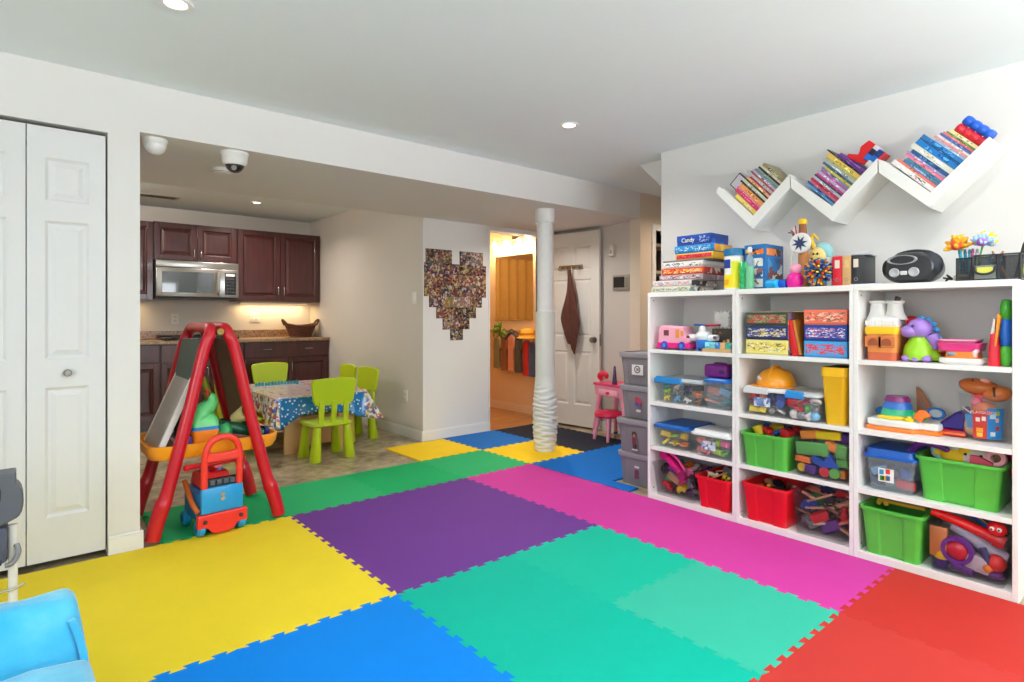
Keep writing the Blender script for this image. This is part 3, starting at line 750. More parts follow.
for ri, (v0, us, v1) in enumerate(rows):
    for k, (u0, u1) in enumerate(us):
        um = (u0+u1)/2
        a = oy(u0, v0, 4.678); c = oy(u1, v0, 4.678); zz0 = oy(um, v0, 4.678).z if False else oy(456, v0+ (0), 4.678).z; zz1 = oy(456, v1, 4.678).z
        w, h = (c.x-a.x)-.0006, zz0-zz1+.004
        b = BM(); box(b, -w/2, w/2, -.0012, 0, -h/2, h/2)
        lab = 'photo print at the bottom point of the photo heart on the wall' if ri == 7 else 'photo print, %s from the left in the %s of the wall photo heart' % (ordn[k], rown[ri])
        tag(obj('photo_print', b, PHM, loc=((a.x+c.x)/2, 4.679, (zz0+zz1)/2), rot=(0, R(rnd.uniform(-.8, .8)), 0)), lab, 'photo', 'photo prints arranged in a heart')
# keypad panel and motion sensor on the alcove wall
p = ox(622.5, 282.5, 4.56)
kp = thing('alarm_panel', 'grey alarm panel with a dark screen on the wall right of the open door', 'alarm panel', (4.559, p.y, p.z), -PI/2)
b = BM(); box(b, -.105, .105, -.026, 0, -.075, .075, .008); obj('case', b, P((150, 142, 130), .4), kp, smooth=True)
b = BM(); box(b, -.09, .045, -.0275, -.024, -.05, .055, .003); obj('screen', b, P((42, 40, 38), .15), kp)
b = BM()
for z in (-.04, -.015, .01, .035): box(b, .06, .085, -.0285, -.025, z-.006, z+.006, .002)
obj('buttons', b, P((120, 114, 104), .4), kp)
p = ox(613.5, 251, 4.56)
ms = thing('motion_sensor', 'small white motion sensor high on the wall above the alarm panel', 'sensor', (4.559, p.y, p.z), -PI/2)
b = BM(); prism(b, [(-.032, 0), (.032, 0), (.026, -.04), (-.026, -.04)], -.055, .055, 'xy'); obj('case', b, P((222, 218, 210), .4), ms, bevel=.006)
b = BM(); ball(b, (0, -.036, -.012), .02, sc=(1, .6, 1.2)); obj('lens', b, P((170, 166, 160), .2), ms, smooth=True)
# towel rack and towel on the open door (door runs from its hinge towards the viewer)
D3M = Matrix.Translation(d3.location) @ Euler(d3.rotation_euler).to_matrix().to_4x4()
def door_pt(x, y, z): return D3M @ Vector((x, y, z))
hr = thing('hook_rack', 'brown wooden rack of hooks on the open white door', 'hook rack', door_pt(.36, 0, 1.66), d3.rotation_euler.z)
b = BM(); box(b, -.15, .15, -.018, 0, -.018, .018, .005); obj('rail', b, P((120, 96, 70), .4, .2), hr, smooth=True)
for x in (-.11, -.035, .04, .115):
    b = BM(); tube(b, [(x, -.018, .004), (x, -.045, -.004), (x, -.052, -.03), (x, -.07, -.034), (x, -.078, -.012)], .005, 8, 4); obj('hook', b, P((170, 150, 120), .3, metal=1), hr, smooth=True)
b = BM(); rings = []
NZ = 26; rr = random.Random(5)
for i in range(NZ+1):
    t = i/NZ; z = -.035-.78*t
    w = .018+.078*min(1, t*1.5)**1.4-(.055*max(0, (t-.62)/.38)**1.2)
    d = .018+.026*min(1, t*2)-(.02*max(0, (t-.6)/.4))
    cx = .012*math.sin(t*5)+.055*max(0, t-.55)
    ring = []
    for k in range(36):
        a = 2*PI*k/36; f = 1+.30*math.sin(3*a+t*3)*min(1, t*3)+.16*math.sin(6*a-t*5)*min(1, t*2)
        ring.append((cx+.04+w*f*math.cos(a), -.088+d*f*math.sin(a)+.02*t, z-(.10*max(0, math.cos(a))*max(0, t-.5)*2)+.06*max(0, -math.cos(a))*max(0, t-.6)))
    rings.append(ring)
loft(b, rings)
tag(obj('hand_towel', b, P((94, 54, 44), .95, .15, 30, .6, bscale=300), loc=door_pt(.36, 0, 1.66), rot=(0, 0, d3.rotation_euler.z), smooth=80), 'dark brown towel hanging from the hook rack on the white door', 'towel')
# bathroom things on its right wall (x = 4.65, seen through the doorway)
def bx(u, v, x=4.65): return ox(u, v, x)
m, nt, bb, _ = newmat('mirror_glass'); bb.inputs['Metallic'].default_value = 1; bb.inputs['Roughness'].default_value = .03; bb.inputs['Base Color'].default_value = lin((205, 190, 170))
mi = thing('wall_mirror', 'large frameless mirror on the warm bathroom wall', 'mirror', (4.648, 5.41, 1.515), -PI/2)
b = BM(); box(b, -.40, .30, -.006, 0, -.395, .395); obj('glass', b, m, mi)
b = BM()
for x in (-.38, .28):
    for z in (-.395, .395): box(b, x-.012, x+.012, -.009, 0, z-.008, z+.008)
obj('clips', b, CHROME, mi)
vl = thing('vanity_light', 'bathroom bar light with glowing white shades above the mirror', 'wall light', (4.648, 5.40, 2.09), -PI/2)
b = BM(); box(b, -.065, .065, -.03, 0, -.07, .07, .006); obj('back_plate', b, P((120, 96, 66), .35, metal=.8), vl, smooth=True)
b = BM(); tube(b, [(-.36, -.07, -.005), (-.18, -.07, .012), (0, -.06, -.005), (.18, -.07, .012), (.36, -.07, -.005)], .009, 8, 5); tube(b, [(0, -.02, -.005), (0, -.06, -.005)], .009); obj('bar', b, P((150, 124, 88), .3, metal=.9), vl, smooth=True)
for x in (-.34, -.12, .12, .34):
    b = BM(); lathe(b, [(.018, .0), (.026, -.02), (.034, -.06), (.037, -.075), (.03, -.07), (0, -.05)], 20, c=(x, -.075, .005)); s = obj('lamp_shade', b, EMIT((255, 226, 176), 9), vl, smooth=True)
    L = bpy.data.lights.new('bulb', 'POINT'); L.energy = 7.5; L.color = (1, .76, .48); L.shadow_soft_size = .04
    o = bpy.data.objects.new('bulb', L); COL.objects.link(o); o.location = (x, -.13, -.09); o.parent = vl
# row of little clothes on hooks
p0 = bx(514, 345)
rk = thing('clothes_rail', 'rail of hooks holding tiny clothes on the bathroom wall', 'clothes rail', (4.648, p0.y, .985), -PI/2)
b = BM(); box(b, -.55, .45, -.02, 0, -.012, .012, .003); obj('rail', b, P((196, 160, 116), .5), rk)
for i in range(9):
    b = BM(); x = -.5+.115*i; tube(b, [(x, -.018, 0), (x, -.04, -.006), (x, -.046, .012)], .005, 8, 3); obj('hook', b, P((170, 140, 100), .4), rk, smooth=True)
def garment(u, z1, z0, w, rgb, label, name='hanging_garment', cat='clothes'):
    y = bx(u, 350, 4.60).y
    t = thing(name, label, cat, (4.588, y, 0), -PI/2, 'tiny clothes hanging in the bathroom')
    H = z1-z0; w *= .68; z1 -= .02
    out = [(-.12*w, z1), (.12*w, z1), (.34*w, z1-.08*H), (.52*w, z1-.34*H), (.36*w, z1-.38*H), (.34*w, z1-.3*H), (.46*w, z0), (-.46*w, z0), (-.34*w, z1-.3*H), (-.36*w, z1-.38*H), (-.52*w, z1-.34*H), (-.34*w, z1-.08*H)]
    b = BM(); prism(b, out, -.018, .018, 'xz'); bmesh.ops.subdivide_edges(b, edges=b.edges[:], cuts=1)
    for v in b.verts: v.co.y += .010*math.sin(v.co.x*60)
    obj('cloth', b, P(rgb, .9, .12, 40), t, bevel=.006)
    b = BM(); tube(b, [(-.3*w, 0, z1-.05*H), (0, 0, z1+.015), (.3*w, 0, z1-.05*H)], .004, 8, 4); tube(b, [(0, 0, z1+.014), (0, .02, z1+.05), (0, .03, z1+.03)], .003, 8, 3); obj('hanger', b, P((140, 110, 80), .5), t, smooth=True)
garment(498, .92, .52, .19, (150, 138, 96), 'olive little garment at the left end of the clothes rail')
garment(505.5, .93, .50, .17, (156, 96, 60), 'brown little garment under the green leaves on the clothes rail')
garment(512.5, .95, .50, .18, (236, 156, 122), 'salmon pink little garment left of the dark hanger')
garment(519.5, .95, .49, .18, (96, 96, 82), 'grey green little garment below the dark hanger')
garment(527.5, .90, .46, .17, (206, 52, 40), 'red little garment below the yellow hat on the clothes rail')
garment(533.5, .88, .46, .17, (84, 96, 122), 'blue grey little garment half hidden by the column')
p = bx(504.5, 335, 4.58)
lf = thing('leaf_garland', 'bunch of green leaves hanging at the clothes rail', 'leaf garland', (4.50, p.y, p.z+.05), -PI/2)
b = BM(); rr = random.Random(2)
for i in range(26):
    a = rr.uniform(0, 2*PI); r = rr.uniform(.02, .12); c = Vector((r*math.cos(a)*1.15, rr.uniform(-.03, .03), r*math.sin(a)*.75))
    ball(b, c, .036, 8, (1, .25, .55), (rr.uniform(-.5, .5), rr.uniform(-1.2, 1.2), rr.uniform(-.5, .5)))
obj('leaves', b, P((104, 138, 40), .6, .3, 30), lf, smooth=True)
b = BM(); tube(b, [(0, 0, -.06), (.01, 0, 0), (-.01, .03, .08)], .005, 8, 3); obj('stem', b, P((90, 110, 40), .6), lf)
p = bx(518, 338, 4.58)
hg = thing('black_hanger', 'dark padded hanger between the green leaves and the yellow hat', 'hanger', (4.48, p.y, p.z+.02), -PI/2)
b = BM(); tube(b, [(-.11, 0, -.03), (-.06, 0, .02), (0, 0, .045), (.06, 0, .02), (.11, 0, -.03)], .017, 10, 5); tube(b, [(-.05, 0, .02), (-.045, 0, .06), (0, 0, .085), (.045, 0, .06), (.05, 0, .02)], .008, 8, 5); obj('arms', b, P((48, 50, 62), .6), hg, smooth=True)
p = bx(530, 336, 4.58)
yh = thing('yellow_hat', 'bright yellow hat on the clothes rail beside the column', 'hat', (4.50, p.y-.04, p.z+.03), -PI/2)
b = BM(); lathe(b, [(.13, -.05), (.10, -.035), (.085, .0), (.07, .045), (.03, .058), (0, .06)], 22); obj('crown', b, P((250, 176, 30), .6), yh, smooth=60)
b = BM(); lathe(b, [(.088, -.012), (.093, -.012), (.092, .006), (.086, .006)], 22); obj('band', b, P((214, 130, 20), .6), yh)
# shower curtain and towel across the bathroom, seen in the mirror
b = BM(); pts = [(3.05+i*.02, 6.55+.035*math.sin(i*.75)) for i in range(60)]
prism(b, pts+[(x, y+.008) for x, y in reversed(pts)], .12, 2.0, 'xy')
tag(obj('shower_curtain', b, P((226, 190, 120), .8, .1, 20), smooth=60), 'pale yellow shower curtain inside the bathroom, seen only in its mirror', 'curtain')
# ================================================================ WHITE SHELVING
SHW = P((238, 237, 234), .4, .01, 6)
XF, XB = 3.07, 3.445
ZS = [.042, .34, .622, .953]           # tops of the boards
ZT = 1.312
HOLE = P((90, 84, 80), .6)
def shelving(label, y0, y1):
    t = thing('shelving_unit', label, 'shelving unit', (XF, y1, 0), -PI/2, 'white shelving units')
    w = y1-y0; d = XB-XF
    for x in (0, w-.02):
        b = BM(); box(b, x+.0005, x+.0195, 0, d, .0, ZT-.028); obj('side_panel', b, SHW, t, bevel=.001)
    b = BM(); box(b, .0005, w-.0005, -.001, d, ZT-.028, ZT); obj('top', b, SHW, t, bevel=.0015)
    for z in ZS:
        b = BM(); box(b, .02, w-.02, .001, d-.006, 0 if z == ZS[0] else z-.022, z); obj('shelf', b, SHW, t, bevel=.001)
    b = BM(); box(b, .02, w-.02, d-.005, d, .04, ZT-.028); obj('back_panel', b, P((228, 225, 221), .5, .01), t)
    for x, q in ((.0206, 1), (w-.0206, -1)):
        for z in (1.262, .07):
            b = BM(); cone(b, (x, .035, z), (x+q*.0012, .035, z), .005, n=10); obj('cam_hole', b, HOLE, t)
    return t
YA, YB2, YC, YE = 2.290, 1.6925, 1.0865, .480
shelving('white shelving unit at the far end beside the grey bins', YB2, YA)
shelving('white shelving unit in the middle with the green and red bins below board games', YC, YB2)
shelving('white shelving unit nearest the right edge of the photo', YE, YC)

# items: local x runs to the right as seen, y into the shelf, z up
def slot(u0, u1, xf): a, c = ox(u0, 300, xf).y, ox(u1, 300, xf).y; return (a+c)/2, a-c
def place(name, label, cat, u0, u1, xf, z, group=None, turn=0):
    yc, w = slot(u0, u1, xf)
    return thing(name, label, cat, (xf, yc, z+.0006), -PI/2+R(turn), group), w
def patch(parent, x0, x1, z0, z1, m, y=-.0008, name='label'):
    b = BM(); box(b, x0, x1, y, y+.0007, z0, z1); return obj(name, b, m, parent)
def sidepatch(parent, x, y0, y1, z0, z1, m, name='label'):
    b = BM(); box(b, x, x+.0008, y0, y1, z0, z1); return obj(name, b, m, parent)
INK = P((30, 30, 40), .5); WHT = P((240, 238, 234), .45)
# ---- board games
def game(label, u0, u1, xf, d, z, h, rgb, cols, group, seam=.62, title=None, side=None, turn=0, kind='board_game', band=None, picture=None):
    t, w = place(kind, label, 'board game', u0, u1, xf, z, group, turn)
    b = BM(); box(b, -w/2+.002, w/2-.002, .002, d-.002, 0, h*seam); obj('box_base', b, P([x*.86 for x in rgb], .5), t)
    b = BM(); box(b, -w/2, w/2, 0, d, h*(1-seam), h, .0015); obj('lid', b, P(rgb, .4), t)
    # printed strip of small artwork, then blocks of words
    pm = PRINT(cols, 125, seed=rnd.randint(0, 50), stretch=(.55, 1, 1.5), warp=.25)
    a = -w/2+.006
    if band: patch(t, -w/2+.004, w/2-.004, h*.5-band*h/2, h*.5+band*h/2, P(cols[0], .4), name='band')
    patch(t, w*(.18 if title else -.46), w*.46, h*.22, h*.82, pm, -.0016, 'artwork')
    if side: sidepatch(t, w/2, .006, d-.006, .003, h-.003, PRINT(side, 16, seed=rnd.randint(0, 50)) if isinstance(side, list) else P(side, .45), 'side_print')
    if picture:
        b = BM(); box(b, -w/2+.008, w/2-.008, .008, d-.008, h, h+.0006); obj('cover_picture', b, PRINT(picture, 10, seed=rnd.randint(0, 50)), t)
    if title: text(t, title, h*.62, (-w*.16, -.002, h*.5), (PI/2, 0, 0), P((244, 240, 230), .5), sx=.9)
    return t
G1 = 'board games stacked on top of the far shelving unit'
z = ZT
game('cream game box with small green letters at the bottom of the tall stack', 651.5, 689, 3.085, .30, z, .032, (232, 224, 206), [(240, 232, 216), (150, 160, 90), (90, 150, 160), (222, 208, 190), (190, 186, 170)], G1, side=[(240, 236, 226), (120, 150, 150), (220, 190, 160), (70, 70, 70)]); z += .0335
game('pale pink game box second from the bottom of the tall stack', 653, 691, 3.095, .29, z, .038, (236, 224, 220), [(236, 180, 176), (244, 236, 230), (120, 170, 190), (220, 150, 150), (200, 210, 214)], G1, side=[(238, 230, 226), (60, 60, 64), (200, 190, 186)]); z += .0395
game('mauve grey game box below the red one in the tall stack', 659.5, 701, 3.13, .27, z, .034, (176, 158, 166), [(176, 150, 160), (212, 190, 196), (120, 60, 70), (230, 220, 222)], G1, side=[(168, 150, 160), (210, 190, 200), (140, 120, 130)]); z += .0355
game('red and orange game box in the middle of the tall stack', 661.7, 704, 3.15, .26, z, .041, (214, 66, 40), [(226, 80, 44), (250, 196, 70), (244, 226, 200), (196, 40, 34), (246, 150, 60)], G1, side=[(34, 60, 66), (214, 206, 196), (60, 110, 110), (180, 50, 40)]); z += .0425
game('white game box with small dark letters above the red one', 663.5, 703, 3.16, .25, z, .039, (232, 228, 226), [(232, 228, 226), (232, 228, 226), (70, 70, 74), (232, 228, 226)], G1); z += .0405
game('thin dark grey game board lying on the white box of the tall stack', 663, 706, 3.165, .24, z, .009, (104, 98, 108), [(110, 104, 114), (130, 120, 130)], G1); z += .0105
game('yellow game box with a red oval under the light blue box', 675.5, 713, 3.19, .21, z, .039, (250, 190, 36), [(200, 24, 46), (214, 36, 60), (232, 90, 110), (190, 20, 40)], G1, side=(246, 186, 30)); z += .0405
game('light blue game box second from the top with a yellow side', 674.5, 714, 3.19, .21, z, .048, (24, 140, 206), [(24, 140, 206), (24, 140, 206), (230, 236, 240), (24, 140, 206), (20, 120, 190)], G1, side=[(248, 190, 40), (240, 160, 30), (250, 206, 80)]); z += .0495
game('dark blue game box with a white word at the very top of the stack', 676.8, 710.7, 3.2, .205, z, .064, (16, 74, 166), [(16, 74, 166), (16, 74, 166), (200, 216, 236), (20, 60, 150), (16, 74, 166)], G1, title='Candy', side=[(16, 66, 150), (24, 90, 186), (12, 56, 136)])
G2 = 'board games stacked in the middle shelving unit'
z = ZS[3]
for lab, h, rgb, cols in (('pale yellow game box at the bottom of the left stack in the middle unit', .080, (238, 224, 130), [(240, 214, 70), (244, 236, 190), (226, 206, 110), (120, 120, 90)]),
                          ('navy game box in the middle of the left stack', .074, (34, 44, 96), [(34, 44, 96), (60, 76, 150), (220, 220, 230), (34, 44, 96), (230, 200, 60)]),
                          ('dark green game box on top of the left stack', .072, (52, 76, 54), [(176, 62, 60), (190, 76, 74), (60, 86, 60), (130, 160, 110)])):
    game(lab, 746, 787.5, 3.09, .30, z, h, rgb, cols, G2, seam=.9, side=[(220, 210, 200), (230, 200, 90), (140, 120, 150), (236, 232, 224)]); z += h+.0015
b = BM(); box(b, -.10, .17, 0, .26, 0, .006, .001)
tag(obj('game_board', b, P((196, 170, 140), .6), loc=(3.14, slot(746, 790, 3.09)[0], z+.0005), rot=(0, 0, -PI/2)), 'flat brown folded board lying on the dark green game box', 'game board')
z = ZS[3]
for lab, h, rgb, cols in (('sky blue game box with red lettering shapes at the bottom of the right stack', .082, (64, 160, 224), [(206, 40, 40), (64, 160, 224), (64, 160, 224), (222, 60, 50)]),
                          ('royal blue puzzle box in the middle of the right stack', .080, (22, 60, 150), [(22, 60, 150), (40, 90, 180), (226, 230, 236), (220, 120, 130), (22, 60, 150)]),
                          ('coral pink game box on top of the right stack', .076, (238, 118, 88), [(240, 126, 96), (236, 110, 80), (250, 200, 180), (90, 90, 70), (238, 118, 88)])):
    game(lab, 804, 847, 3.095, .27, z, h, rgb, cols, G2, seam=.9); z += h+.0015
t, w = place('picture_book', 'red hardcover book leaning between the two stacks of game boxes', 'book', 790.5, 800, 3.10, ZS[3]+.002)
t.rotation_euler = (0, R(-11), -PI/2)
b = BM(); box(b, -.016, .016, 0, .2, 0, .19, .003); obj('cover', b, P((206, 22, 34), .35), t, smooth=True)
b = BM(); box(b, .0165, .031, .004, .2, .0, .185, .002); obj('spine', b, P((190, 120, 40), .5), t, smooth=True, label='orange brown second cover')

# ---- top of the shelving
t, w = place('wipes_canister', 'yellow and white wipes canister with a blue lid next to the tall game stack', 'canister', 718.5, 741, 3.11, ZT)
r = .055
b = BM(); lathe(b, [(0, 0), (r-.002, 0), (r, .004), (r, .20), (r-.003, .204), (0, .204)], 36, c=(0, r, 0)); obj('tub', b, P((238, 238, 234), .35), t, smooth=40)
b = BM(); lathe(b, [(r+.0006, .012), (r+.0012, .014), (r+.0012, .085), (r+.0006, .087)], 36, c=(0, r, 0)); obj('label', b, P((244, 222, 26), .35), t, smooth=40, label='yellow label band')
def arc_patch(parent, r, c, a0, a1, z0, z1, m, name='label', n=10):
    b = BM(); A = [R(a0+(a1-a0)*i/n) for i in range(n+1)]
    out = [(c[0]+r*math.cos(a), c[1]+r*math.sin(a)) for a in A]; inn = [(c[0]+(r-.001)*math.cos(a), c[1]+(r-.001)*math.sin(a)) for a in reversed(A)]
    prism(b, out+inn, z0, z1, 'xy'); return obj(name, b, m, parent)
arc_patch(t, r+.0018, (0, r), -150, -85, .125, .175, P((22, 60, 150), .35)); arc_patch(t, r+.0018, (0, r), -80, -25, .087, .165, P((232, 232, 30), .35)); arc_patch(t, r+.0024, (0, r), -140, -95, .03, .06, P((236, 170, 30), .35))
b = BM(); lathe(b, [(r+.003, .196), (r+.004, .20), (r+.004, .232), (r-.002, .238), (0, .238)], 36, c=(0, r, 0)); obj('lid', b, P((22, 116, 168), .35), t, smooth=40)
t, w = place('ribbed_jar', 'green ribbed jar beside the wipes canister', 'jar', 738, 745.5, 3.105, ZT)
prof = [(0, 0), (.022, 0)]
for i in range(4): prof += [(.025, .006+.034*i), (.025, .026+.034*i), (.022, .030+.034*i)]
prof += [(.022, .15), (.016, .155), (0, .155)]
b = BM(); lathe(b, prof, 24, c=(0, .025, 0)); obj('body', b, P((20, 176, 104), .25, coat=.4), t, smooth=50)
t, w = place('spray_bottle', 'clear bottle of green liquid in front of the blue toy box', 'bottle', 744, 751.5, 3.095, ZT)
b = BM(); lathe(b, [(0, 0), (.02, 0), (.022, .004), (.022, .125), (.0, .127)], 22, c=(0, .024, 0)); obj('liquid', b, P((30, 190, 120), .15, coat=.5), t, smooth=40)
b = BM(); lathe(b, [(.024, 0), (.024, .16), (.010, .195), (.010, .215)], 22, c=(0, .024, 0)); obj('bottle', b, CLEAR((225, 245, 235), .2), t, smooth=40)
b = BM(); lathe(b, [(.012, .205), (.012, .23), (.007, .236), (0, .236)], 18, c=(0, .024, 0)); obj('cap', b, P((216, 214, 208), .4), t, smooth=40)
t, w = place('toy_box', 'tall blue toy box with orange titles next to the green bottle', 'toy box', 744.5, 765.3, 3.15, ZT)
b = BM(); box(b, -w/2, w/2, 0, .215, 0, .25, .001); obj('carton', b, P((20, 110, 180), .35, .15, 8), t)
OR = PRINT([(240, 130, 50), (250, 170, 60), (236, 110, 40), (60, 50, 60)], 40, seed=3)
patch(t, -w/2+.008, w/2-.01, .195, .225, OR, name='title')
for i in range(3): patch(t, -.005, w/2-.014, .012+.058*i, .058+.058*i, PRINT([(236, 232, 228), (230, 226, 220), (150, 90, 80), (60, 70, 110)], 34, seed=i+4), name='picture')
sidepatch(t, w/2, .015, .19, .19, .228, OR, 'title'); sidepatch(t, w/2, .03, .2, .03, .175, PRINT([(20, 110, 180), (60, 150, 210), (150, 70, 50), (30, 80, 150), (120, 60, 50), (220, 230, 236)], 18, seed=9), 'picture')
for k, (u0, u1, rgb, nm) in enumerate(((764.5, 776.5, (20, 160, 220), 'bright blue'), (776.5, 785, (16, 84, 190), 'darker blue'))):
    t, w = place('modelling_clay_tub', '%s little round tub on its side in front of the toy box' % nm, 'tub', u0, u1, 3.09+.02*k, ZT)
    b = BM(); cone(b, (-w*.45, .024, .024), (w*.3, .024, .024), .022, .023, 22); obj('tub', b, P(rgb, .35), t, smooth=40)
    b = BM(); cone(b, (w*.3, .024, .024), (w*.46, .024, .024), .0238, n=22); obj('lid', b, P([min(255, x*1.12+14) for x in rgb], .35), t, smooth=40)
t, w = place('roly_poly_toy', 'magenta toy figure with a round pink head on the shelf top', 'toy', 784, 799, 3.10, ZT)
b = BM(); lathe(b, [(0, 0), (.030, 0), (.041, .02), (.042, .045), (.034, .07), (.02, .08), (0, .08)], 26, c=(0, .042, 0)); obj('body', b, P((226, 20, 150), .3), t, smooth=True)
b = BM(); ball(b, (.004, .042, .098), .031, 20); obj('head', b, P((242, 160, 190), .3), t, smooth=True)
# craft figure: cardboard tube with a star medallion
t, w = place('craft_tube', 'tall brown cardboard craft tube carrying a white disc with a blue star', 'craft', 797, 805, 3.235, ZT)
b = BM(); lathe(b, [(.026, 0), (.026, .235), (.0, .235)], 20, c=(0, .03, 0)); obj('lower_tube', b, P((188, 122, 70), .7, .15), t, smooth=40)
b = BM(); cone(b, (0, .03, .235), (-.004, .03, .355), .024, .018, 18); obj('upper_tube', b, P((140, 84, 46), .7, .2), t, smooth=40)
b = BM(); lathe(b, [(.02, .0), (.023, .008), (.022, .022), (.012, .03), (0, .03)], 18, c=(-.004, .03, .35)); obj('yellow_top', b, P((240, 196, 40), .6), t, smooth=True)
for i, c in enumerate([(190, 40, 44), (210, 200, 190), (150, 40, 50), (90, 80, 80)]):
    b = BM(); x = -.030-.007*i; tube(b, [(x+.012, .02, .23), (x, .015, .30), (x-.004-.006*i, .01, .345-.012*i)], .0035, 8, 3); obj('straw', b, P(c, .5), t)
b = BM(); cone(b, (-.002, .0, .245), (-.002, -.012, .245), .056, .052, 30); dsk = obj('disc', b, P((236, 234, 228), .5), t, smooth=40)
b = BM(); st = []
for i in range(16): a = 2*PI*i/16+.2; rr_ = .043 if i % 2 == 0 else .018; st.append((-.002+rr_*math.cos(a), .243+rr_*math.sin(a)))
prism(b, st, -.0145, -.0115, 'xz'); obj('star', b, P((34, 50, 96), .5), dsk)
b = BM(); tube(b, [(-.035, -.002, .21), (-.052, -.005, .17), (-.05, -.005, .14), (-.06, -.004, .115)], .004, 8, 4); obj('ribbon', b, P((226, 220, 190), .6), t)
t, w = place('soft_doll', 'little cloth doll with a yellow face and pale blue hood on the shelf top', 'doll', 805, 824, 3.25, ZT); t.scale = (1.02, 1.02, 1.16)
b = BM(); lathe(b, [(0, 0), (.045, 0), (.05, .04), (.035, .10), (.02, .115), (0, .118)], 22, c=(0, .05, 0)); obj('body', b, P((90, 160, 190), .8, .2), t, smooth=True)
b = BM(); ball(b, (0, .045, .150), .044, 20, (1, .85, .95)); hd = obj('head', b, P((244, 214, 130), .7), t, smooth=True)
for x in (-.008, .012):
    b = BM(); ball(b, (x, .0075, .158), .0055, 10); obj('eye', b, INK, hd)
b = BM(); tube(b, [(-.022, .010, .138), (0, .005, .130), (.022, .010, .138)], .0028, 6, 4); obj('mouth', b, P((60, 40, 30), .6), hd)
b = BM(); ball(b, (.012, .066, .165), .054, 20, (1, .7, .9)); obj('hood', b, P((150, 206, 210), .8, .1), t, smooth=True)
b = BM(); tube(b, [(-.02, .05, .19), (-.035, .04, .225), (-.02, .04, .25), (0, .045, .225)], [.014, .012, .008, .004], 8, 4); obj('yellow_tassel', b, P((236, 196, 60), .7), t, smooth=True)
t, w = place('ribbon_pompom', 'spiky ball of blue, orange and yellow ribbons in front of the doll', 'pompom', 800, 827, 3.075, ZT)
cs = [(16, 90, 160), (30, 130, 190), (240, 150, 40), (236, 190, 50), (20, 70, 140), (206, 60, 44)]
rr = random.Random(4); cen = Vector((0, .07, .076))
bs = [BM() for _ in cs]
for i in range(150):
    zc = 1-2*(i+.5)/150; a = i*2.39996; q = math.sqrt(1-zc*zc); dv = Vector((q*math.cos(a), q*math.sin(a), zc))
    L = rr.uniform(.066, .077)
    tube(bs[int((a*1.7) % (2*PI)/(2*PI)*6) % 6], [cen+dv*.006, cen+dv*L], [.003, .006], 5)
for b, c, nm in zip(bs, cs, ('navy', 'sky', 'orange', 'yellow', 'blue', 'red')): obj('%s_ribbons' % nm, b, P(c, .5), t)['kind'] = 'stuff'
# binders
for k, (u0, u1, rgb, nm, dx) in enumerate(((826.5, 831.5, (206, 208, 206), 'thin pale grey', .02), (832.5, 841.8, (208, 16, 44), 'red', 0), (842.3, 850.8, (206, 160, 104), 'tan cardboard', 0), (851.2, 860.6, (38, 38, 42), 'black', 0))):
    t, w = place('ring_binder', '%s binder standing in the row on the shelf top' % nm, 'binder', u0, u1, 3.12+dx, ZT, 'binders on the shelf top')
    b = BM(); box(b, -w/2, w/2, 0, .20, 0, .148, .002); obj('cover', b, P(rgb, .45), t, smooth=True)
    if k:
        patch(t, -w*.26, w*.26, .088, .128, P((226, 214, 196), .5) if k != 2 else P((220, 180, 124), .5), name='spine_label')
        b = BM(); lathe(b, [(.006, 0), (.006, .001), (.009, .001), (.009, 0)], 16, mtx=Matrix.Translation((0, -.0002, .03)) @ MFRONT); obj('finger_ring', b, P((150, 150, 150), .3, metal=.8), t)
b = BM(); box(b, -.085, .09, 0, .15, 0, .007, .001)
t = obj('magazine', b, P((176, 180, 190), .3), loc=(3.15, slot(832, 862, 3.12)[0], ZT+.1500), rot=(0, 0, -PI/2+.12)); tag(t, 'grey magazine lying across the tops of the binders', 'magazine')
b = BM(); box(b, -.07, .06, 0, .03, 0, .004)
tag(obj('paper_pad', b, P((222, 220, 236), .6), loc=(3.085, ox(866, 285, 3.085).y, ZT+.0006), rot=(0, 0, -PI/2)), 'small pad of pale paper lying in front of the black binder', 'paper')
# boombox
t, w = place('cd_radio', 'black oval portable radio with silver dials on the shelf top', 'radio', 880, 938, 3.10, ZT)
hw = w/2; RH = .072
def oval_ring(y, k, kx=1): return [(hw*k*kx*math.copysign(abs(math.cos(a))**.8, math.cos(a)), y, RH+RH*k*math.copysign(abs(math.sin(a))**(.8 if math.sin(a) < 0 else 1), math.sin(a))) for a in [2*PI*i/40 for i in range(40)]]
b = BM(); loft(b, [oval_ring(.0, .80), oval_ring(.012, .92), oval_ring(.04, 1), oval_ring(.11, 1), oval_ring(.15, .93), oval_ring(.165, .8)]); obj('body', b, P((26, 27, 31), .3, coat=.3), t, smooth=40)
for x in (-.48, .20):
    b = BM(); lathe(b, [(.021, 0), (.021, .007), (.018, .010), (.014, .007), (0, .007)], 26, mtx=Matrix.Translation((hw*x, .002, .05)) @ MFRONT); obj('dial', b, P((176, 176, 178), .35), t, smooth=40)
b = BM(); box(b, -hw*.27, -hw*.03, -.004, .004, .038, .056, .003); obj('button_row', b, P((214, 214, 214), .35), t, smooth=True)
b = BM(); lathe(b, [(.062, 0), (.062, .006), (.056, .009), (.044, .004), (0, .004)], 30, mtx=Matrix.Translation((-hw*.22, .006, .108)) @ Matrix.Diagonal((1, 1, .36, 1)) @ MFRONT); obj('cd_emblem', b, P((150, 150, 154), .35), t, smooth=40)
b = BM(); ball(b, (hw*.60, .03, .080), .06, 22, (1, .42, 1.0)); obj('speaker_grille', b, P((24, 28, 40), .6, .2, 300), t, smooth=True)
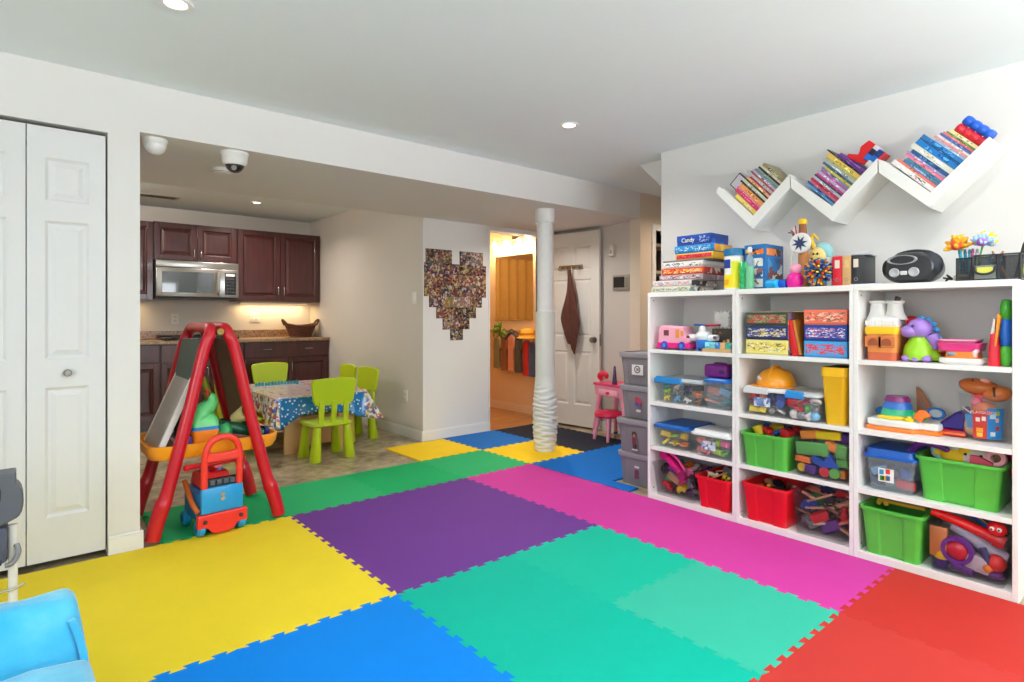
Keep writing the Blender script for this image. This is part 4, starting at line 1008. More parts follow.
b = BM(); ball(b, (-hw*.80, .035, .072), .04, 18, (.6, .5, 1.1)); obj('speaker_grille', b, P((24, 28, 40), .6, .2, 300), t, smooth=True)
b = BM(); tube(b, [(-hw*.62, .085, .120), (-hw*.5, .09, .136), (0, .09, .145), (hw*.5, .09, .136), (hw*.62, .085, .120)], .010, 10, 5, flat=1.6); obj('handle', b, P((34, 35, 40), .35), t, smooth=True)
t, w = place('decorated_stone', 'grey beige stone lying between the radio and the desk organizer', 'stone', 953, 966, 3.10, ZT)
b = BM(); ball(b, (0, .03, .017), .03, 18, (1, .9, .58)); obj('stone', b, P((190, 178, 160), .7, .2, 40), t, smooth=True)
b = BM(); tube(b, [(-.06, .05, .004), (-.045, .03, .02), (-.05, .02, .03), (-.035, .04, .012), (-.07, .05, .02)], .004, 8, 5); tag(obj('black_cable', b, P((26, 26, 28), .5), loc=t.location, rot=t.rotation_euler), 'short tangle of black cable beside the radio', 'cable')
# desk organizer
t, w = place('desk_organizer', 'black wire mesh desk organizer full of pens at the end of the shelf top', 'desk organizer', 957, 1020.5, 3.095, ZT)
ow = w/2
m, nt, bb, out = newmat('wire_mesh'); bb.inputs['Base Color'].default_value = lin((30, 32, 36)); bb.inputs['Roughness'].default_value = .4
ck = nt.nodes.new('ShaderNodeTexChecker'); ck.inputs['Scale'].default_value = 520; nt.links.new(coords(nt), ck.inputs['Vector'])
tr = nt.nodes.new('ShaderNodeBsdfTransparent'); mx = nt.nodes.new('ShaderNodeMixShader'); mx.inputs[0].default_value = .5
nt.links.new(tr.outputs[0], mx.inputs[1]); nt.links.new(bb.outputs[0], mx.inputs[2]); nt.links.new(mx.outputs[0], out.inputs[0])
MESHM = m; BLK = P((24, 25, 28), .4)
def frame_bar(b, p, q, r=.003): cone(b, p, q, r, n=8)
HH = .105
for nm, x0, x1, hh in (('pen_pocket', -ow, -ow*.50, HH*.92), ('letter_tray', -ow*.46, ow*.30, HH), ('side_pocket', ow*.34, ow, HH)):
    b = BM()
    for yy in (0, .11):
        for zz in (.003, hh): frame_bar(b, (x0, yy, zz), (x1, yy, zz))
        for xx in (x0, x1): frame_bar(b, (xx, yy, 0), (xx, yy, hh+.002), .0045)
    for xx in (x0, x1):
        for zz in (.003, hh): frame_bar(b, (xx, 0, zz), (xx, .11, zz))
    f = obj(nm, b, BLK, t)
    b = BM(); box(b, x0+.003, x1-.003, .0, .001, .003, hh-.003); box(b, x0+.003, x1-.003, .11, .111, .003, hh-.003); box(b, x0+.003, x1-.003, 0, .111, .002, .003); box(b, x0, x0+.001, 0, .111, .003, hh-.003); box(b, x1-.001, x1, 0, .111, .003, hh-.003); obj('mesh', b, MESHM, f)
b = BM(); box(b, -ow*.42, ow*.26, -.004, .10, .006, .062, .002); dw = obj('drawer', b, P((120, 124, 118), .5, .1, 200), t)
b = BM(); tube(b, [(-.035, -.004, .058), (-.033, -.014, .040), (-.02, -.018, .028), (0, -.019, .024), (.02, -.018, .028), (.033, -.014, .040), (.035, -.004, .058)], .005, 8, 3); obj('drawer_handle', b, BLK, dw, loc=(-ow*.08, 0, 0), smooth=True)
patch(t, -ow*.08-.026, -ow*.08+.026, .028, .054, P((226, 220, 80), .4), -.006, 'yellow_card')
def pen(label, x, y, L, rgb, tilt=(0, 0), r=.0042, top=None, name='pen'):
    o = thing(name, label, 'pen', t.matrix_basis @ Vector((x, y, .006)), rot=(R(tilt[0]), R(tilt[1]), -PI/2), group='pens in the desk organizer')
    b = BM(); cone(b, (0, 0, 0), (0, 0, L), r, n=10); obj('barrel', b, P(rgb, .4), o, smooth=40)
    b = BM(); cone(b, (0, 0, L), (0, 0, L+.018), r*1.1, r*.7, n=10); obj('cap', b, P(top or [x*.7 for x in rgb], .4), o, smooth=40)
    return o
def T2(o): return Vector(o)
bpy.context.view_layer.update()
for i, (x, rgb, nm) in enumerate(((-.95, (20, 150, 170), 'teal'), (-.86, (30, 120, 160), 'blue green'), (-.78, (60, 190, 200), 'turquoise'), (-.68, (180, 60, 130), 'plum'), (-.60, (226, 220, 226), 'white'))):
    pen('%s marker standing in the left pocket of the desk organizer' % nm, ow*x*.98+.008, .03+.012*(i % 3), .115, rgb, (4-2*i, 2*i-4), .0062)
for i, (x, rgb, L, nm, tl) in enumerate(((-.30, (230, 196, 160), .10, 'cream', (8, 30)), (-.1, (240, 170, 120), .11, 'peach', (6, 24)), (.78, (36, 36, 40), .135, 'thick black', (0, 12)), (.9, (190, 206, 70), .10, 'lime', (0, 16)), (.52, (240, 160, 110), .11, 'salmon', (4, -22)))):
    pen('%s pen leaning in the desk organizer' % nm, ow*x, .055+.01*(i % 2), L, rgb, tl, .0085 if i == 2 else .005)
o = thing('tape_roll', 'turquoise roll of tape resting in the desk organizer tray', 'tape', t.matrix_basis @ Vector((ow*.17, .03, .088)), -PI/2)
b = BM(); lathe(b, [(.013, -.008), (.022, -.008), (.022, .008), (.013, .008), (.013, -.008)], 24, mtx=Matrix.Rotation(PI/2, 4, 'X')); obj('roll', b, P((20, 140, 170), .4), o, smooth=40)
def flower_pen(label, x, y, z, rgb, core, tilt, L=.12, R0=.055):
    o = thing('flower_pen', label, 'flower pen', t.matrix_basis @ Vector((x, y, .006)), rot=(R(tilt[0]), R(tilt[1]), -PI/2), group='flower pens in the organizer')
    b = BM(); cone(b, (0, 0, 0), (0, 0, L), .003, n=8); obj('stem', b, P((60, 150, 60), .5), o)
    rr = random.Random(len(label)); b = BM()
    for i in range(44):
        a = rr.uniform(0, 2*PI); el = rr.uniform(-.3, 1.35); d = Vector((math.cos(a)*math.cos(el), math.sin(a)*math.cos(el), math.sin(el)))
        s = R0*rr.uniform(.75, 1.1); ball(b, Vector((0, 0, L))+d*s*.55, s*.5, 6, (1, .35, .35), (0, -el, a))
    obj('petals', b, P(rgb, .6, .2, 60), o, smooth=True)
    b = BM(); ball(b, (0, -.02, L+.004), R0*.42, 12); obj('heart', b, P(core, .6, .25, 90), o, smooth=True)
flower_pen('pen topped by a yellow and orange feather flower', -ow*.88, .05, 0, (246, 176, 40), (236, 80, 50), (0, -8), .15)
flower_pen('pen topped by a golden yellow feather flower', -ow*.60, .06, 0, (244, 200, 40), (230, 190, 60), (0, 14), .165, .05)
flower_pen('pen topped by a pale blue and violet feather flower', -ow*.48, .035, 0, (176, 206, 236), (160, 90, 190), (0, 10), .155, .045)
# ================================================================ BINS AND THEIR CONTENTS
def rring(w, d, z, r=.02, y0=0, lob=0, n=5):
    """rounded rectangle w x d, front at y0; lob pushes flutes into the front face"""
    base = rrect(-w/2, w/2, y0, y0+d, r, n); out = []
    for i, p in enumerate(base):
        out.append(p); q = base[(i+1) % len(base)]
        if i == 3*n+2:                      # the straight front
            for k in range(1, 24):
                f = k/24; x = p[0]+(q[0]-p[0])*f; g = abs(x)/(w/2)
                out.append((x, y0+lob*(max(0, min(1, (.42-g)/.08)) if lob else 0)))
        elif i == n:                        # the straight back
            for k in range(1, 24): out.append((p[0]+(q[0]-p[0])*k/24, y0+d))
    return [(x, y, z) for x, y in out]
def bin_shell(w, d, h, taper=.86, th=.003, r=.022, lob=0, rim=.010):
    b = BM(); dd = d*taper; o = (d-dd)/2
    R_ = [rring(w*taper, dd, 0, r, o, lob), rring(w*(taper+.01), dd*1.01, .006, r, o-.001, lob)]
    for k in range(1, 6):
        f = k/5; R_.append(rring(w*(taper+(1-taper)*f)-2*rim*0, dd+(d-dd)*f, .006+(h-.022)*f, r, o*(1-f), lob*(1-.5*f)))
    R_ += [rring(w+2*rim, d+2*rim, h-.014, r+rim, -rim), rring(w+2*rim, d+2*rim, h, r+rim, -rim), rring(w-2*th, d-2*th, h, r, th),
           rring((w-2*th)*(taper+.01), dd-2*th, .012, r, o+th)]
    return loft(b, R_)
def storage_bin(label, u0, u1, xf, z, d, h, m, name='storage_bin', cat='storage bin', lob=0, group=None, taper=.88, rim=.010, part='tub'):
    t, w = place(name, label, cat, u0, u1, xf, z, group)
    w -= 2*rim
    obj(part, bin_shell(w, d, h, taper, lob=lob, rim=rim), m, t, smooth=35)
    t['w'] = w
    return t, w
def lid(t, w, d, h, m, th=.022, name='lid', rim=.012, y0=0):
    b = BM(); loft(b, [rring(w+2*rim, d+2*rim, h+.001, .03, -rim+y0), rring(w+2*rim, d+2*rim, h+.012, .03, -rim+y0), rring(w+rim*.4, d+rim*.4, h+.014, .028, -rim*.2+y0), rring(w-.01, d-.01, h+th, .026, .005+y0)])
    return obj(name, b, m, t, smooth=35)
# --- small toys, one mesh each (a few pixels across), made in local space then dropped into a bin
def toy_mesh(kind, s, seed):
    b = BM(); rr = random.Random(seed)
    if kind == 'block': box(b, -s, s, -s*.5, s*.5, -s*.5, s*.5, s*.08)
    elif kind == 'cube': box(b, -s*.6, s*.6, -s*.6, s*.6, -s*.6, s*.6, s*.08)
    elif kind == 'ball': ball(b, (0, 0, 0), s*.7, 14)
    elif kind == 'cylinder': cone(b, (-s*.8, 0, 0), (s*.8, 0, 0), s*.5, n=18)
    elif kind == 'wedge': prism(b, [(-s, -s*.45), (s, -s*.45), (0, s*.6)], -s*.5, s*.5, 'xz')
    elif kind == 'arch': prism(b, [(-s, -s*.5), (-s*.5, -s*.5)]+[(s*.5*math.cos(PI-PI*i/8), -s*.5+s*.5*math.sin(PI*i/8)) for i in range(1, 8)]+[(s*.5, -s*.5), (s, -s*.5), (s, s*.6), (-s, s*.6)], -s*.4, s*.4, 'xz')
    elif kind == 'ring': lathe(b, [(s*.45, -s*.2), (s*.8, -s*.2), (s*.85, 0), (s*.8, s*.2), (s*.45, s*.2), (s*.45, -s*.2)], 20)
    elif kind == 'car':
        prism(b, [(-s, -s*.25), (s, -s*.25), (s, s*.1), (s*.6, s*.15), (s*.35, s*.5), (-s*.5, s*.5), (-s*.75, s*.15), (-s, s*.1)], -s*.42, s*.42, 'xz')
        for x in (-.55, .55):
            for y in (-.46, .46): cone(b, (x*s, y*s-.06*s, -.28*s), (x*s, y*s+.06*s, -.28*s), s*.22, n=12)
    elif kind == 'plane':
        tube(b, [(-s, 0, 0), (-s*.3, 0, .05*s), (s*.6, 0, .05*s), (s, 0, 0)], [s*.1, s*.24, s*.24, s*.06], 10, 3); box(b, -s*.1, s*.3, -s, s, -s*.04, s*.06, .002); box(b, -s*.95, -s*.7, -s*.4, s*.4, 0, s*.06); prism(b, [(-s, 0), (-s*.65, 0), (-s*.85, s*.4), (-s, s*.4)], -s*.04, s*.04, 'xz')
    elif kind == 'stick': cone(b, (-s*1.5, 0, 0), (s*1.5, 0, 0), s*.12, n=10)
    elif kind == 'track': prism(b, [(s*1.6*math.cos(R(60+60*i/10))*1.2, s*1.6*math.sin(R(60+60*i/10))*1.2-s*1.7) for i in range(11)]+[(s*1.1*math.cos(R(120-60*i/10))*1.2, s*1.1*math.sin(R(120-60*i/10))*1.2-s*1.7) for i in range(11)], -s*.14, s*.14, 'xy')
    elif kind == 'straight_track': box(b, -s*1.5, s*1.5, -s*.36, s*.36, -s*.12, s*.12, s*.03)
    elif kind == 'figure':
        lathe(b, [(0, -s), (s*.34, -s), (s*.4, -s*.3), (s*.22, s*.15), (0, s*.2)], 12); ball(b, (0, 0, s*.45), s*.36, 12)
    elif kind == 'animal':
        ball(b, (0, 0, 0), s*.5, 10, (1.3, .6, .7)); ball(b, (s*.7, 0, s*.3), s*.28, 10)
        for x in (-.4, .4):
            for y in (-.18, .18): cone(b, (x*s, y*s, -.1*s), (x*s, y*s, -.7*s), s*.12, n=8)
        tube(b, [(-s*.6, 0, .1*s), (-s*.9, 0, .3*s)], s*.06, 6)
    elif kind == 'star':
        prism(b, [((s if i % 2 == 0 else s*.45)*math.cos(R(36*i+90)), (s if i % 2 == 0 else s*.45)*math.sin(R(36*i+90))) for i in range(10)], -s*.15, s*.15, 'xy')
    elif kind == 'cup': lathe(b, [(0, -s*.6), (s*.5, -s*.6), (s*.7, s*.6), (s*.62, s*.6), (s*.45, -s*.48), (0, -s*.48)], 18)
    elif kind == 'handset': tube(b, [(-s, 0, -s*.1), (-s*.6, 0, s*.15), (0, 0, s*.25), (s*.6, 0, s*.15), (s, 0, -s*.1)], [s*.28, s*.3, s*.2, s*.3, s*.28], 10, 4)
    elif kind == 'bottle': lathe(b, [(0, -s), (s*.36, -s), (s*.4, -s*.9), (s*.4, s*.3), (s*.15, s*.6), (s*.15, s), (0, s)], 14)
    elif kind == 'shoe': loft(b, [[(x*s, y*s, z*s) for x, y, z in r] for r in ([(-.9, -.3, -.3), (.9, -.3, -.3), (.9, .3, -.3), (-.9, .3, -.3)], [(-.9, -.32, 0), (.95, -.3, -.05), (.95, .3, -.05), (-.9, .32, 0)], [(-.85, -.22, .5), (-.2, -.22, .5), (-.2, .22, .5), (-.85, .22, .5)])])
    return b
NICE = {'straight_track': 'straight track piece', 'track': 'curved track piece', 'plane': 'toy plane', 'car': 'toy car', 'figure': 'peg figure', 'animal': 'toy animal', 'cup': 'toy cup', 'stick': 'toy rod', 'ball': 'ball', 'ring': 'ring', 'handset': 'toy handset', 'bottle': 'toy bottle', 'shoe': 'doll shoe', 'star': 'star shape'}
CN = {'red': (206, 34, 40), 'blue': (26, 84, 180), 'yellow': (242, 206, 40), 'green': (70, 164, 60), 'orange': (238, 128, 40), 'purple': (104, 52, 140), 'pink': (236, 120, 160), 'magenta': (214, 30, 130), 'white': (230, 226, 220), 'black': (36, 36, 40), 'grey': (130, 130, 134), 'brown': (130, 86, 54), 'tan': (206, 160, 120), 'teal': (30, 150, 150), 'light blue': (110, 180, 220), 'lime': (160, 200, 60), 'navy': (30, 40, 90), 'cream': (232, 216, 180), 'salmon': (232, 140, 110), 'lilac': (176, 150, 206)}
TMS = {}
def fill(t, w, d, items, where, group, z0=.014, cells=None, s=.03, taper=.88, seed=0, jit=.8, rough=.4):
    """items: 'colour kind' strings, dropped into the cells (columns, rows deep, layers) of a bin from the front and the top down"""
    rr = random.Random(seed); nx, ny, zs = cells
    base = t.matrix_basis if False else Matrix.Translation(t.location) @ Euler(t.rotation_euler).to_matrix().to_4x4()
    slots = [(i, j, k) for k in range(len(zs)) for j in range(ny) for i in range(nx)]
    used = {}
    for it, (i, j, k) in zip(items, slots):
        cn, kind = it.rsplit(' ', 1)
        wi, di = w*(taper-.04), d*(taper-.06); o = d*(1-taper)/2
        cx = -wi/2+wi*(i+.5)/nx; cy = o+.030+(di-.03)*(j+.5)/ny if ny > 1 else o+.010+s*.75; cz = zs[k]
        sc = s*rr.uniform(1.12, 1.4)
        key = (kind, seed % 3)
        if key not in TMS:
            o2 = obj(kind, toy_mesh(kind, 1.0, seed), P((200, 200, 200)), smooth=40); TMS[key] = o2.data; bpy.data.objects.remove(o2)
        me = TMS[key].copy(); me.materials.clear(); me.materials.append(P(CN[cn], rough, .1))
        nm = NICE.get(kind, kind).replace(' ', '_')
        ob = bpy.data.objects.new({'block': 'toy_block', 'cube': 'toy_cube'}.get(nm, nm), me); COL.objects.link(ob)
        wob = R(38)*jit
        ob.matrix_basis = base @ Matrix.Translation((cx, cy, cz)) @ Euler((rr.uniform(-wob, wob), rr.uniform(-wob, wob), rr.uniform(-.7, .7)*jit)).to_matrix().to_4x4() @ Matrix.Scale(sc, 4)
        k2 = (cn, kind); used[k2] = used.get(k2, 0)+1
        pos = ('at the left' if i < nx/3 else 'at the right' if i >= 2*nx/3 else 'in the middle')
        tag(ob, '%s %s %s of %s' % (cn, NICE.get(kind, kind), pos, where), 'toy', group)
RED = P((214, 16, 28), .35); GREEN = P((82, 178, 62), .35); SMOKE = CLEAR((150, 140, 150), .035, .10); CL = CLEAR((226, 230, 234), .05, .10); BLUEL = P((24, 96, 178), .35); WHL = P((226, 228, 228), .4)
CLOUD = CLEAR((196, 206, 216), .17, .3)
# bottom row, far unit
t, w = storage_bin('smoky clear bin stuffed with small toys at the bottom of the far shelving unit', 650.5, 695, 3.06, ZS[0], .34, .20, SMOKE, rim=.008)
fill(t, w, .34, ['red car', 'black figure', 'yellow car', 'purple star', 'grey animal', 'blue block', 'white figure', 'orange ring', 'navy car', 'lilac figure', 'green animal', 'tan block', 'magenta block', 'grey car', 'black star', 'red animal', 'cream figure', 'yellow ring', 'blue car', 'lime block', 'black car', 'purple block', 'grey ring', 'pink car', 'black block', 'teal figure', 'orange block', 'white ring', 'brown animal', 'purple car'], 'the smoky bin of the far unit', 'toys in the smoky clear bin of the far unit', cells=(5, 2, (.045, .10, .155)), s=.034, seed=11)
base = Matrix.Translation(t.location) @ Euler(t.rotation_euler).to_matrix().to_4x4()
mg = thing('toy_digger', 'magenta toy digger arm sticking out of the smoky clear bin', 'toy', base @ Vector((-.025, .08, .180)), rot=(0, R(40), -PI/2))
b = BM(); box(b, -.10, .08, -.025, .025, -.016, .016, .008); obj('arm', b, P((226, 24, 130), .35), mg, smooth=True)
for x in (-.1, .07):
    b = BM(); lathe(b, [(.0, -.03), (.026, -.03), (.03, -.02), (.03, .02), (.026, .03), (0, .03)], 18, mtx=Matrix.Translation((x, 0, 0)) @ Matrix.Rotation(PI/2, 4, 'X')); obj('joint_wheel', b, P((170, 14, 96), .35), mg, smooth=40)
b = BM(); tube(b, [(-.09, 0, .03), (-.02, 0, .045), (.06, 0, .03)], .008, 8, 4); obj('grip', b, P((240, 60, 150), .35), mg, smooth=True)
t, w = storage_bin('red bin half hidden at the bottom right of the far shelving unit', 694, 731, 3.062, ZS[0], .34, .185, RED, lob=.012)
fill(t, w, .34, ['cream animal', 'tan stick', 'yellow animal', 'black car', 'cream stick', 'grey block', 'black figure', 'tan animal', 'brown block', 'grey figure', 'green block', 'black block'], 'the red bin of the far unit', 'toys in the red bin of the far unit', cells=(4, 2, (.175, .12)), s=.03, seed=5)
# bottom row, middle unit
t, w = storage_bin('red bin at the bottom left of the middle shelving unit', 740.5, 788.5, 3.064, ZS[0], .33, .205, RED, lob=.012)
fill(t, w, .33, ['brown animal', 'yellow figure', 'black block', 'grey stick', 'tan car', 'black car', 'brown figure', 'cream ring', 'grey block', 'black figure'], 'the red bin of the middle unit', 'toys in the red bin of the middle unit', cells=(4, 2, (.17, .11)), s=.026, seed=6)
t, w = storage_bin('clear bin of wooden train track at the bottom of the middle shelving unit', 788.5, 848, 3.06, ZS[0], .34, .235, SMOKE, rim=.008)
fill(t, w, .34, ['tan track', 'tan straight_track', 'black car', 'tan track', 'salmon straight_track', 'navy car', 'red car', 'salmon track', 'blue car', 'tan straight_track', 'brown track', 'red figure', 'green car', 'cream straight_track', 'yellow car', 'tan track', 'brown straight_track', 'red block', 'black figure', 'salmon track', 'tan straight_track', 'navy figure', 'orange car', 'brown track', 'grey car', 'cream track', 'purple block', 'tan track', 'teal car', 'red cylinder'], 'the clear bin of wooden track', 'train toys in the clear bin', cells=(4, 2, (.18, .13, .085, .045)), s=.036, seed=7, rough=.6)
# bottom row, near unit
t, w = storage_bin('bottom green bin of the near unit with a yellow toy on its rim', 858.5, 924, 3.066, ZS[0], .33, .222, GREEN, lob=.014)
fill(t, w, .33, ['black block', 'black plane', 'green block', 'black car'], 'the bottom green bin of the near unit', 'toys in the bottom green bin', cells=(2, 2, (.11,)), s=.05, seed=8)
base = Matrix.Translation(t.location) @ Euler(t.rotation_euler).to_matrix().to_4x4()
o = thing('toy_train_track', 'yellow toy bridge piece lying on the back rim of the bottom green bin', 'toy', base @ Vector((-.03, .20, .205)), -PI/2)
b = BM(); box(b, -.08, .12, -.02, .02, 0, .016, .003); obj('deck', b, P((240, 186, 40), .4), o)
for x in (-.07, -.04): 
    b = BM(); cone(b, (x, -.022, .0), (x, -.03, -.0), .012, n=12); obj('peg', b, P((250, 200, 60), .4), o)
t, w = storage_bin('clear bin of big bright toys at the bottom right of the near shelving unit', 922.5, 1009.5, 3.06, ZS[0], .34, .222, SMOKE, rim=.008)
BW, base = w, Matrix.Translation(t.location) @ Euler(t.rotation_euler).to_matrix().to_4x4()
def at_bin(x, y, z): return base @ Vector((x, y, z))
def solid(name, label, mesh, rgb, x, y, z, rot=(0, 0, 0), group=None, rough=.35):
    return tag(obj(name, mesh, P(rgb, rough), loc=at_bin(x, y, z), rot=(rot[0], rot[1], rot[2]-PI/2), smooth=40), label, 'toy', group)
GB = 'big toys in the clear bin of the near unit'
b = BM(); box(b, -.032, .032, -.01, .01, -.065, .065, .004); solid('wooden_plank_toy', 'orange brown upright slab at the left inside the clear toy bin', b, (206, 124, 60), -BW*.36, .05, .125, group=GB)
b = BM(); lathe(b, [(0, -.02), (.03, -.02), (.034, 0), (.03, .02), (0, .02)], 20); solid('yellow_lid_toy', 'yellow and round toy lid low at the left of the clear toy bin', b, (240, 200, 30), -BW*.33, .07, .068, group=GB)
b = BM(); lathe(b, [(0, -.02), (.034, -.02), (.036, .016), (0, .018)], 20); solid('purple_tub', 'dark purple round tub under the yellow lid in the clear toy bin', b, (56, 36, 110), -BW*.33, .07, .034, group=GB)
wh = thing('spinning_toy', 'purple toy wheel with a shiny red hub behind the clear bin wall', 'toy', at_bin(-BW*.12, .052, .105), rot=(0, 0, -PI/2), group=GB)
b = BM(); lathe(b, [(.042, -.016), (.058, -.014), (.062, 0), (.058, .016), (.042, .016), (.042, -.016)], 30, mtx=Matrix.Rotation(PI/2, 4, 'X')); obj('tyre', b, P((110, 40, 150), .35), wh, smooth=True)
b = BM(); ball(b, (0, 0, 0), .042, 22, (1, .5, 1)); obj('hub', b, P((206, 20, 50), .25, coat=.4), wh, smooth=True)
b = BM(); tube(b, [(-.09, 0, .05), (-.03, 0, .02), (.05, 0, -.03), (.10, 0, -.045)], [.026, .034, .034, .02], 14, 4); solid('white_toy_hull', 'long white plastic toy slanting across the clear bin', b, (206, 204, 226), BW*.10, .105, .150, group=GB)
hm = thing('toy_hammer', 'red toy handle lying across the top of the clear bin', 'toy', at_bin(-BW*.02, .07, .214), rot=(0, R(15), -PI/2), group=GB)
b = BM(); tube(b, [(-.13, 0, 0), (-.04, 0, .004), (.06, 0, 0), (.11, 0, -.004)], [.018, .021, .022, .026], 14, 3); obj('handle', b, P((222, 24, 26), .3), hm, smooth=True)
b = BM(); cone(b, (.10, 0, -.004), (.135, 0, -.006), .030, .026, 18); obj('end_cap', b, P((200, 16, 22), .3), hm, smooth=40)
b = BM(); box(b, -.045, .045, -.03, .03, -.035, .035, .012); solid('clear_toy_box', 'milky plastic toy box low in the middle of the clear bin', b, (196, 184, 196), BW*.13, .07, .068, (0, R(8), 0), GB)
b = BM(); ball(b, (0, 0, 0), .036, 18); solid('red_ball', 'red ball in the lower right of the clear toy bin', b, (220, 40, 36), BW*.33, .07, .085, group=GB)
b = BM(); ball(b, (0, 0, 0), .018, 14); solid('orange_ball', 'small orange ball in front of the red ball in the clear bin', b, (238, 130, 30), BW*.25, .048, .062, group=GB)
b = BM(); ball(b, (0, 0, 0), .028, 16, (1.2, 1, .7)); solid('violet_pebble_toy', 'violet flattened toy at the bottom right of the clear bin', b, (96, 34, 120), BW*.32, .07, .036, group=GB)
b = BM(); tube(b, [(-.012, 0, .03), (0, 0, 0), (.014, 0, -.03)], .014, 10, 3); solid('navy_spring', 'navy blue ribbed toy post right of the milky box in the clear bin', b, (56, 66, 120), BW*.225, .052, .11, group=GB)
b = BM(); box(b, -.05, .03, -.02, .02, -.014, .014, .006); solid('purple_bar', 'purple bar lying along the bottom of the clear toy bin', b, (80, 30, 120), -BW*.02, .052, .032, (0, R(6), 0), GB)
b = BM(); lathe(b, [(0, -.015), (.032, -.015), (.034, .01), (0, .014)], 20); solid('green_disc', 'green disc toy left of the purple bar in the clear bin', b, (40, 130, 70), -BW*.16, .07, .04, (R(50), 0, 0), GB)
b = BM(); box(b, -.03, .03, -.02, .02, -.02, .02, .008)
hd = thing('ladybird_toy', 'red toy face with white eyes on the right rim of the clear bin', 'toy', at_bin(BW*.35, .06, .232), -PI/2, group=GB)
b = BM(); ball(b, (0, 0, 0), .034, 20, (1, .8, .9)); obj('head', b, P((214, 26, 34), .3), hd, smooth=True)
for x in (-.012, .012):
    b = BM(); ball(b, (x, -.027, .004), .009, 10); e = obj('eye', b, WHT, hd)
    b = BM(); ball(b, (x, -.0355, .004), .004, 8); obj('pupil', b, INK, e)
for i, (c, dx) in enumerate((('blue', 0), ('yellow', .022), ('navy', .044))):
    b = BM(); cone(b, (-.05, 0, .008), (.055, 0, -.014), .007, n=10); solid('striped_stick', '%s stick lying beside the red handle on the clear bin' % c, b, CN[c], BW*.13+dx, .115, .232-.006*i, (0, R(8), R(-25)), GB)
# third row
t, w = storage_bin('clear box with a blue lid holding yellow shapes in the far shelving unit', 653.5, 689, 3.085, ZS[1], .30, .125, CL, cat='storage box', name='lidded_box')
lid(t, w, .30, .125, BLUEL)
fill(t, w, .30, ['yellow ring', 'yellow star', 'orange ring', 'yellow block', 'lime ring', 'yellow cube'], 'the blue lidded box of the far unit', 'yellow shapes in the blue lidded box', cells=(3, 1, (.035, .08)), s=.026, seed=2)
t, w = storage_bin('clear box with a white lid and a paper label in the far shelving unit', 690.5, 730.5, 3.06, ZS[1], .19, .125, CL, cat='storage box', name='lidded_box')
lid(t, w, .19, .125, WHL, .03)
patch(t, -w*.24, w*.14, .045, .095, PRINT([(214, 222, 236), (150, 170, 206), (230, 232, 238), (90, 110, 160)], 40, seed=2), .004, 'paper_label')
fill(t, w, .19, ['salmon block', 'pink figure', 'lime block', 'green animal', 'salmon car', 'tan figure', 'lime ball', 'pink block'], 'the white lidded box', 'toys in the white lidded box', cells=(4, 1, (.035, .085)), s=.024, seed=4)
t, w = storage_bin('green bin on the third shelf of the middle unit full of primary coloured toys', 739.5, 789, 3.064, ZS[1], .32, .185, GREEN, lob=.012)
fill(t, w, .32, ['yellow cup', 'red car', 'blue plane', 'red cube', 'blue car', 'yellow block', 'navy cup', 'red ball', 'blue block', 'navy cube', 'yellow car', 'navy block'], 'the green bin of the middle unit', 'toys in the green bin of the middle unit', cells=(4, 2, (.185, .12)), s=.034, seed=9)
t, w = storage_bin('smoky clear bin of big foam blocks on the third shelf of the middle unit', 789.5, 848, 3.06, ZS[1], .33, .205, SMOKE, rim=.008)
BW, base = w, Matrix.Translation(t.location) @ Euler(t.rotation_euler).to_matrix().to_4x4()
GF = 'foam blocks in the clear bin'
def fb(label, kind, rgb, x, y, z, sx, sy, sz, rot=0):
    b = BM()
    if kind == 'box': box(b, -sx, sx, -sy, sy, -sz, sz, .004)
    elif kind == 'cyl': cone(b, (0, -sy, 0), (0, sy, 0), sx, n=20)
    elif kind == 'tri': prism(b, [(-sx, -sz), (sx, -sz), (0, sz)], -sy, sy, 'xz')
    tag(obj('foam_block', b, P(rgb, .75), loc=at_bin(x, y, z), rot=(0, R(rot), -PI/2), smooth=40), label, 'toy block', GF)
fb('large flat green foam block at the front of the smoky bin', 'box', (96, 172, 84), -BW*.16, .04, .145, .078, .012, .032, -4)
fb('orange foam block under the big green one in the smoky bin', 'box', (226, 118, 50), -BW*.34, .05, .085, .036, .02, .016, 4)
fb('yellow foam cylinder at the lower left of the smoky bin', 'cyl', (236, 190, 50), -BW*.36, .06, .042, .022, .02, 0)
fb('purple foam block at the bottom left of the smoky bin', 'box', (88, 52, 134), -BW*.2, .055, .038, .028, .02, .022, 6)
fb('dark blue slanted foam block in the middle of the smoky bin', 'box', (30, 80, 176), -BW*.05, .055, .085, .036, .018, .02, 24)
fb('blue foam triangle beside the slanted block in the smoky bin', 'tri', (36, 86, 190), BW*.15, .055, .098, .045, .02, .036, -6)
fb('red foam cylinder at the bottom of the smoky bin', 'cyl', (214, 50, 66), BW*.07, .05, .038, .024, .02, 0)
fb('light green foam cylinder at the bottom right of the smoky bin', 'cyl', (110, 186, 84), BW*.25, .05, .04, .025, .02, 0)
fb('small orange foam block at the bottom right corner of the smoky bin', 'box', (232, 130, 50), BW*.36, .07, .036, .014, .02, .02)
fb('tall green foam block at the upper right of the smoky bin', 'box', (104, 180, 90), BW*.365, .05, .15, .026, .018, .034, 5)
fb('green foam block at the right side of the smoky bin below another', 'box', (96, 172, 84), BW*.365, .06, .093, .026, .02, .02, -5)
fb('orange foam block at the upper right below the rim of the smoky bin', 'box', (240, 140, 60), BW*.19, .055, .166, .034, .02, .02, 12)
fb('orange foam block on the left of the heap above the smoky rim', 'box', (238, 140, 60), -BW*.28, .12, .205, .05, .035, .022, -10)
fb('yellow foam block on top of the heap above the smoky rim', 'box', (246, 214, 30), BW*.06, .12, .213, .06, .04, .02, -4)
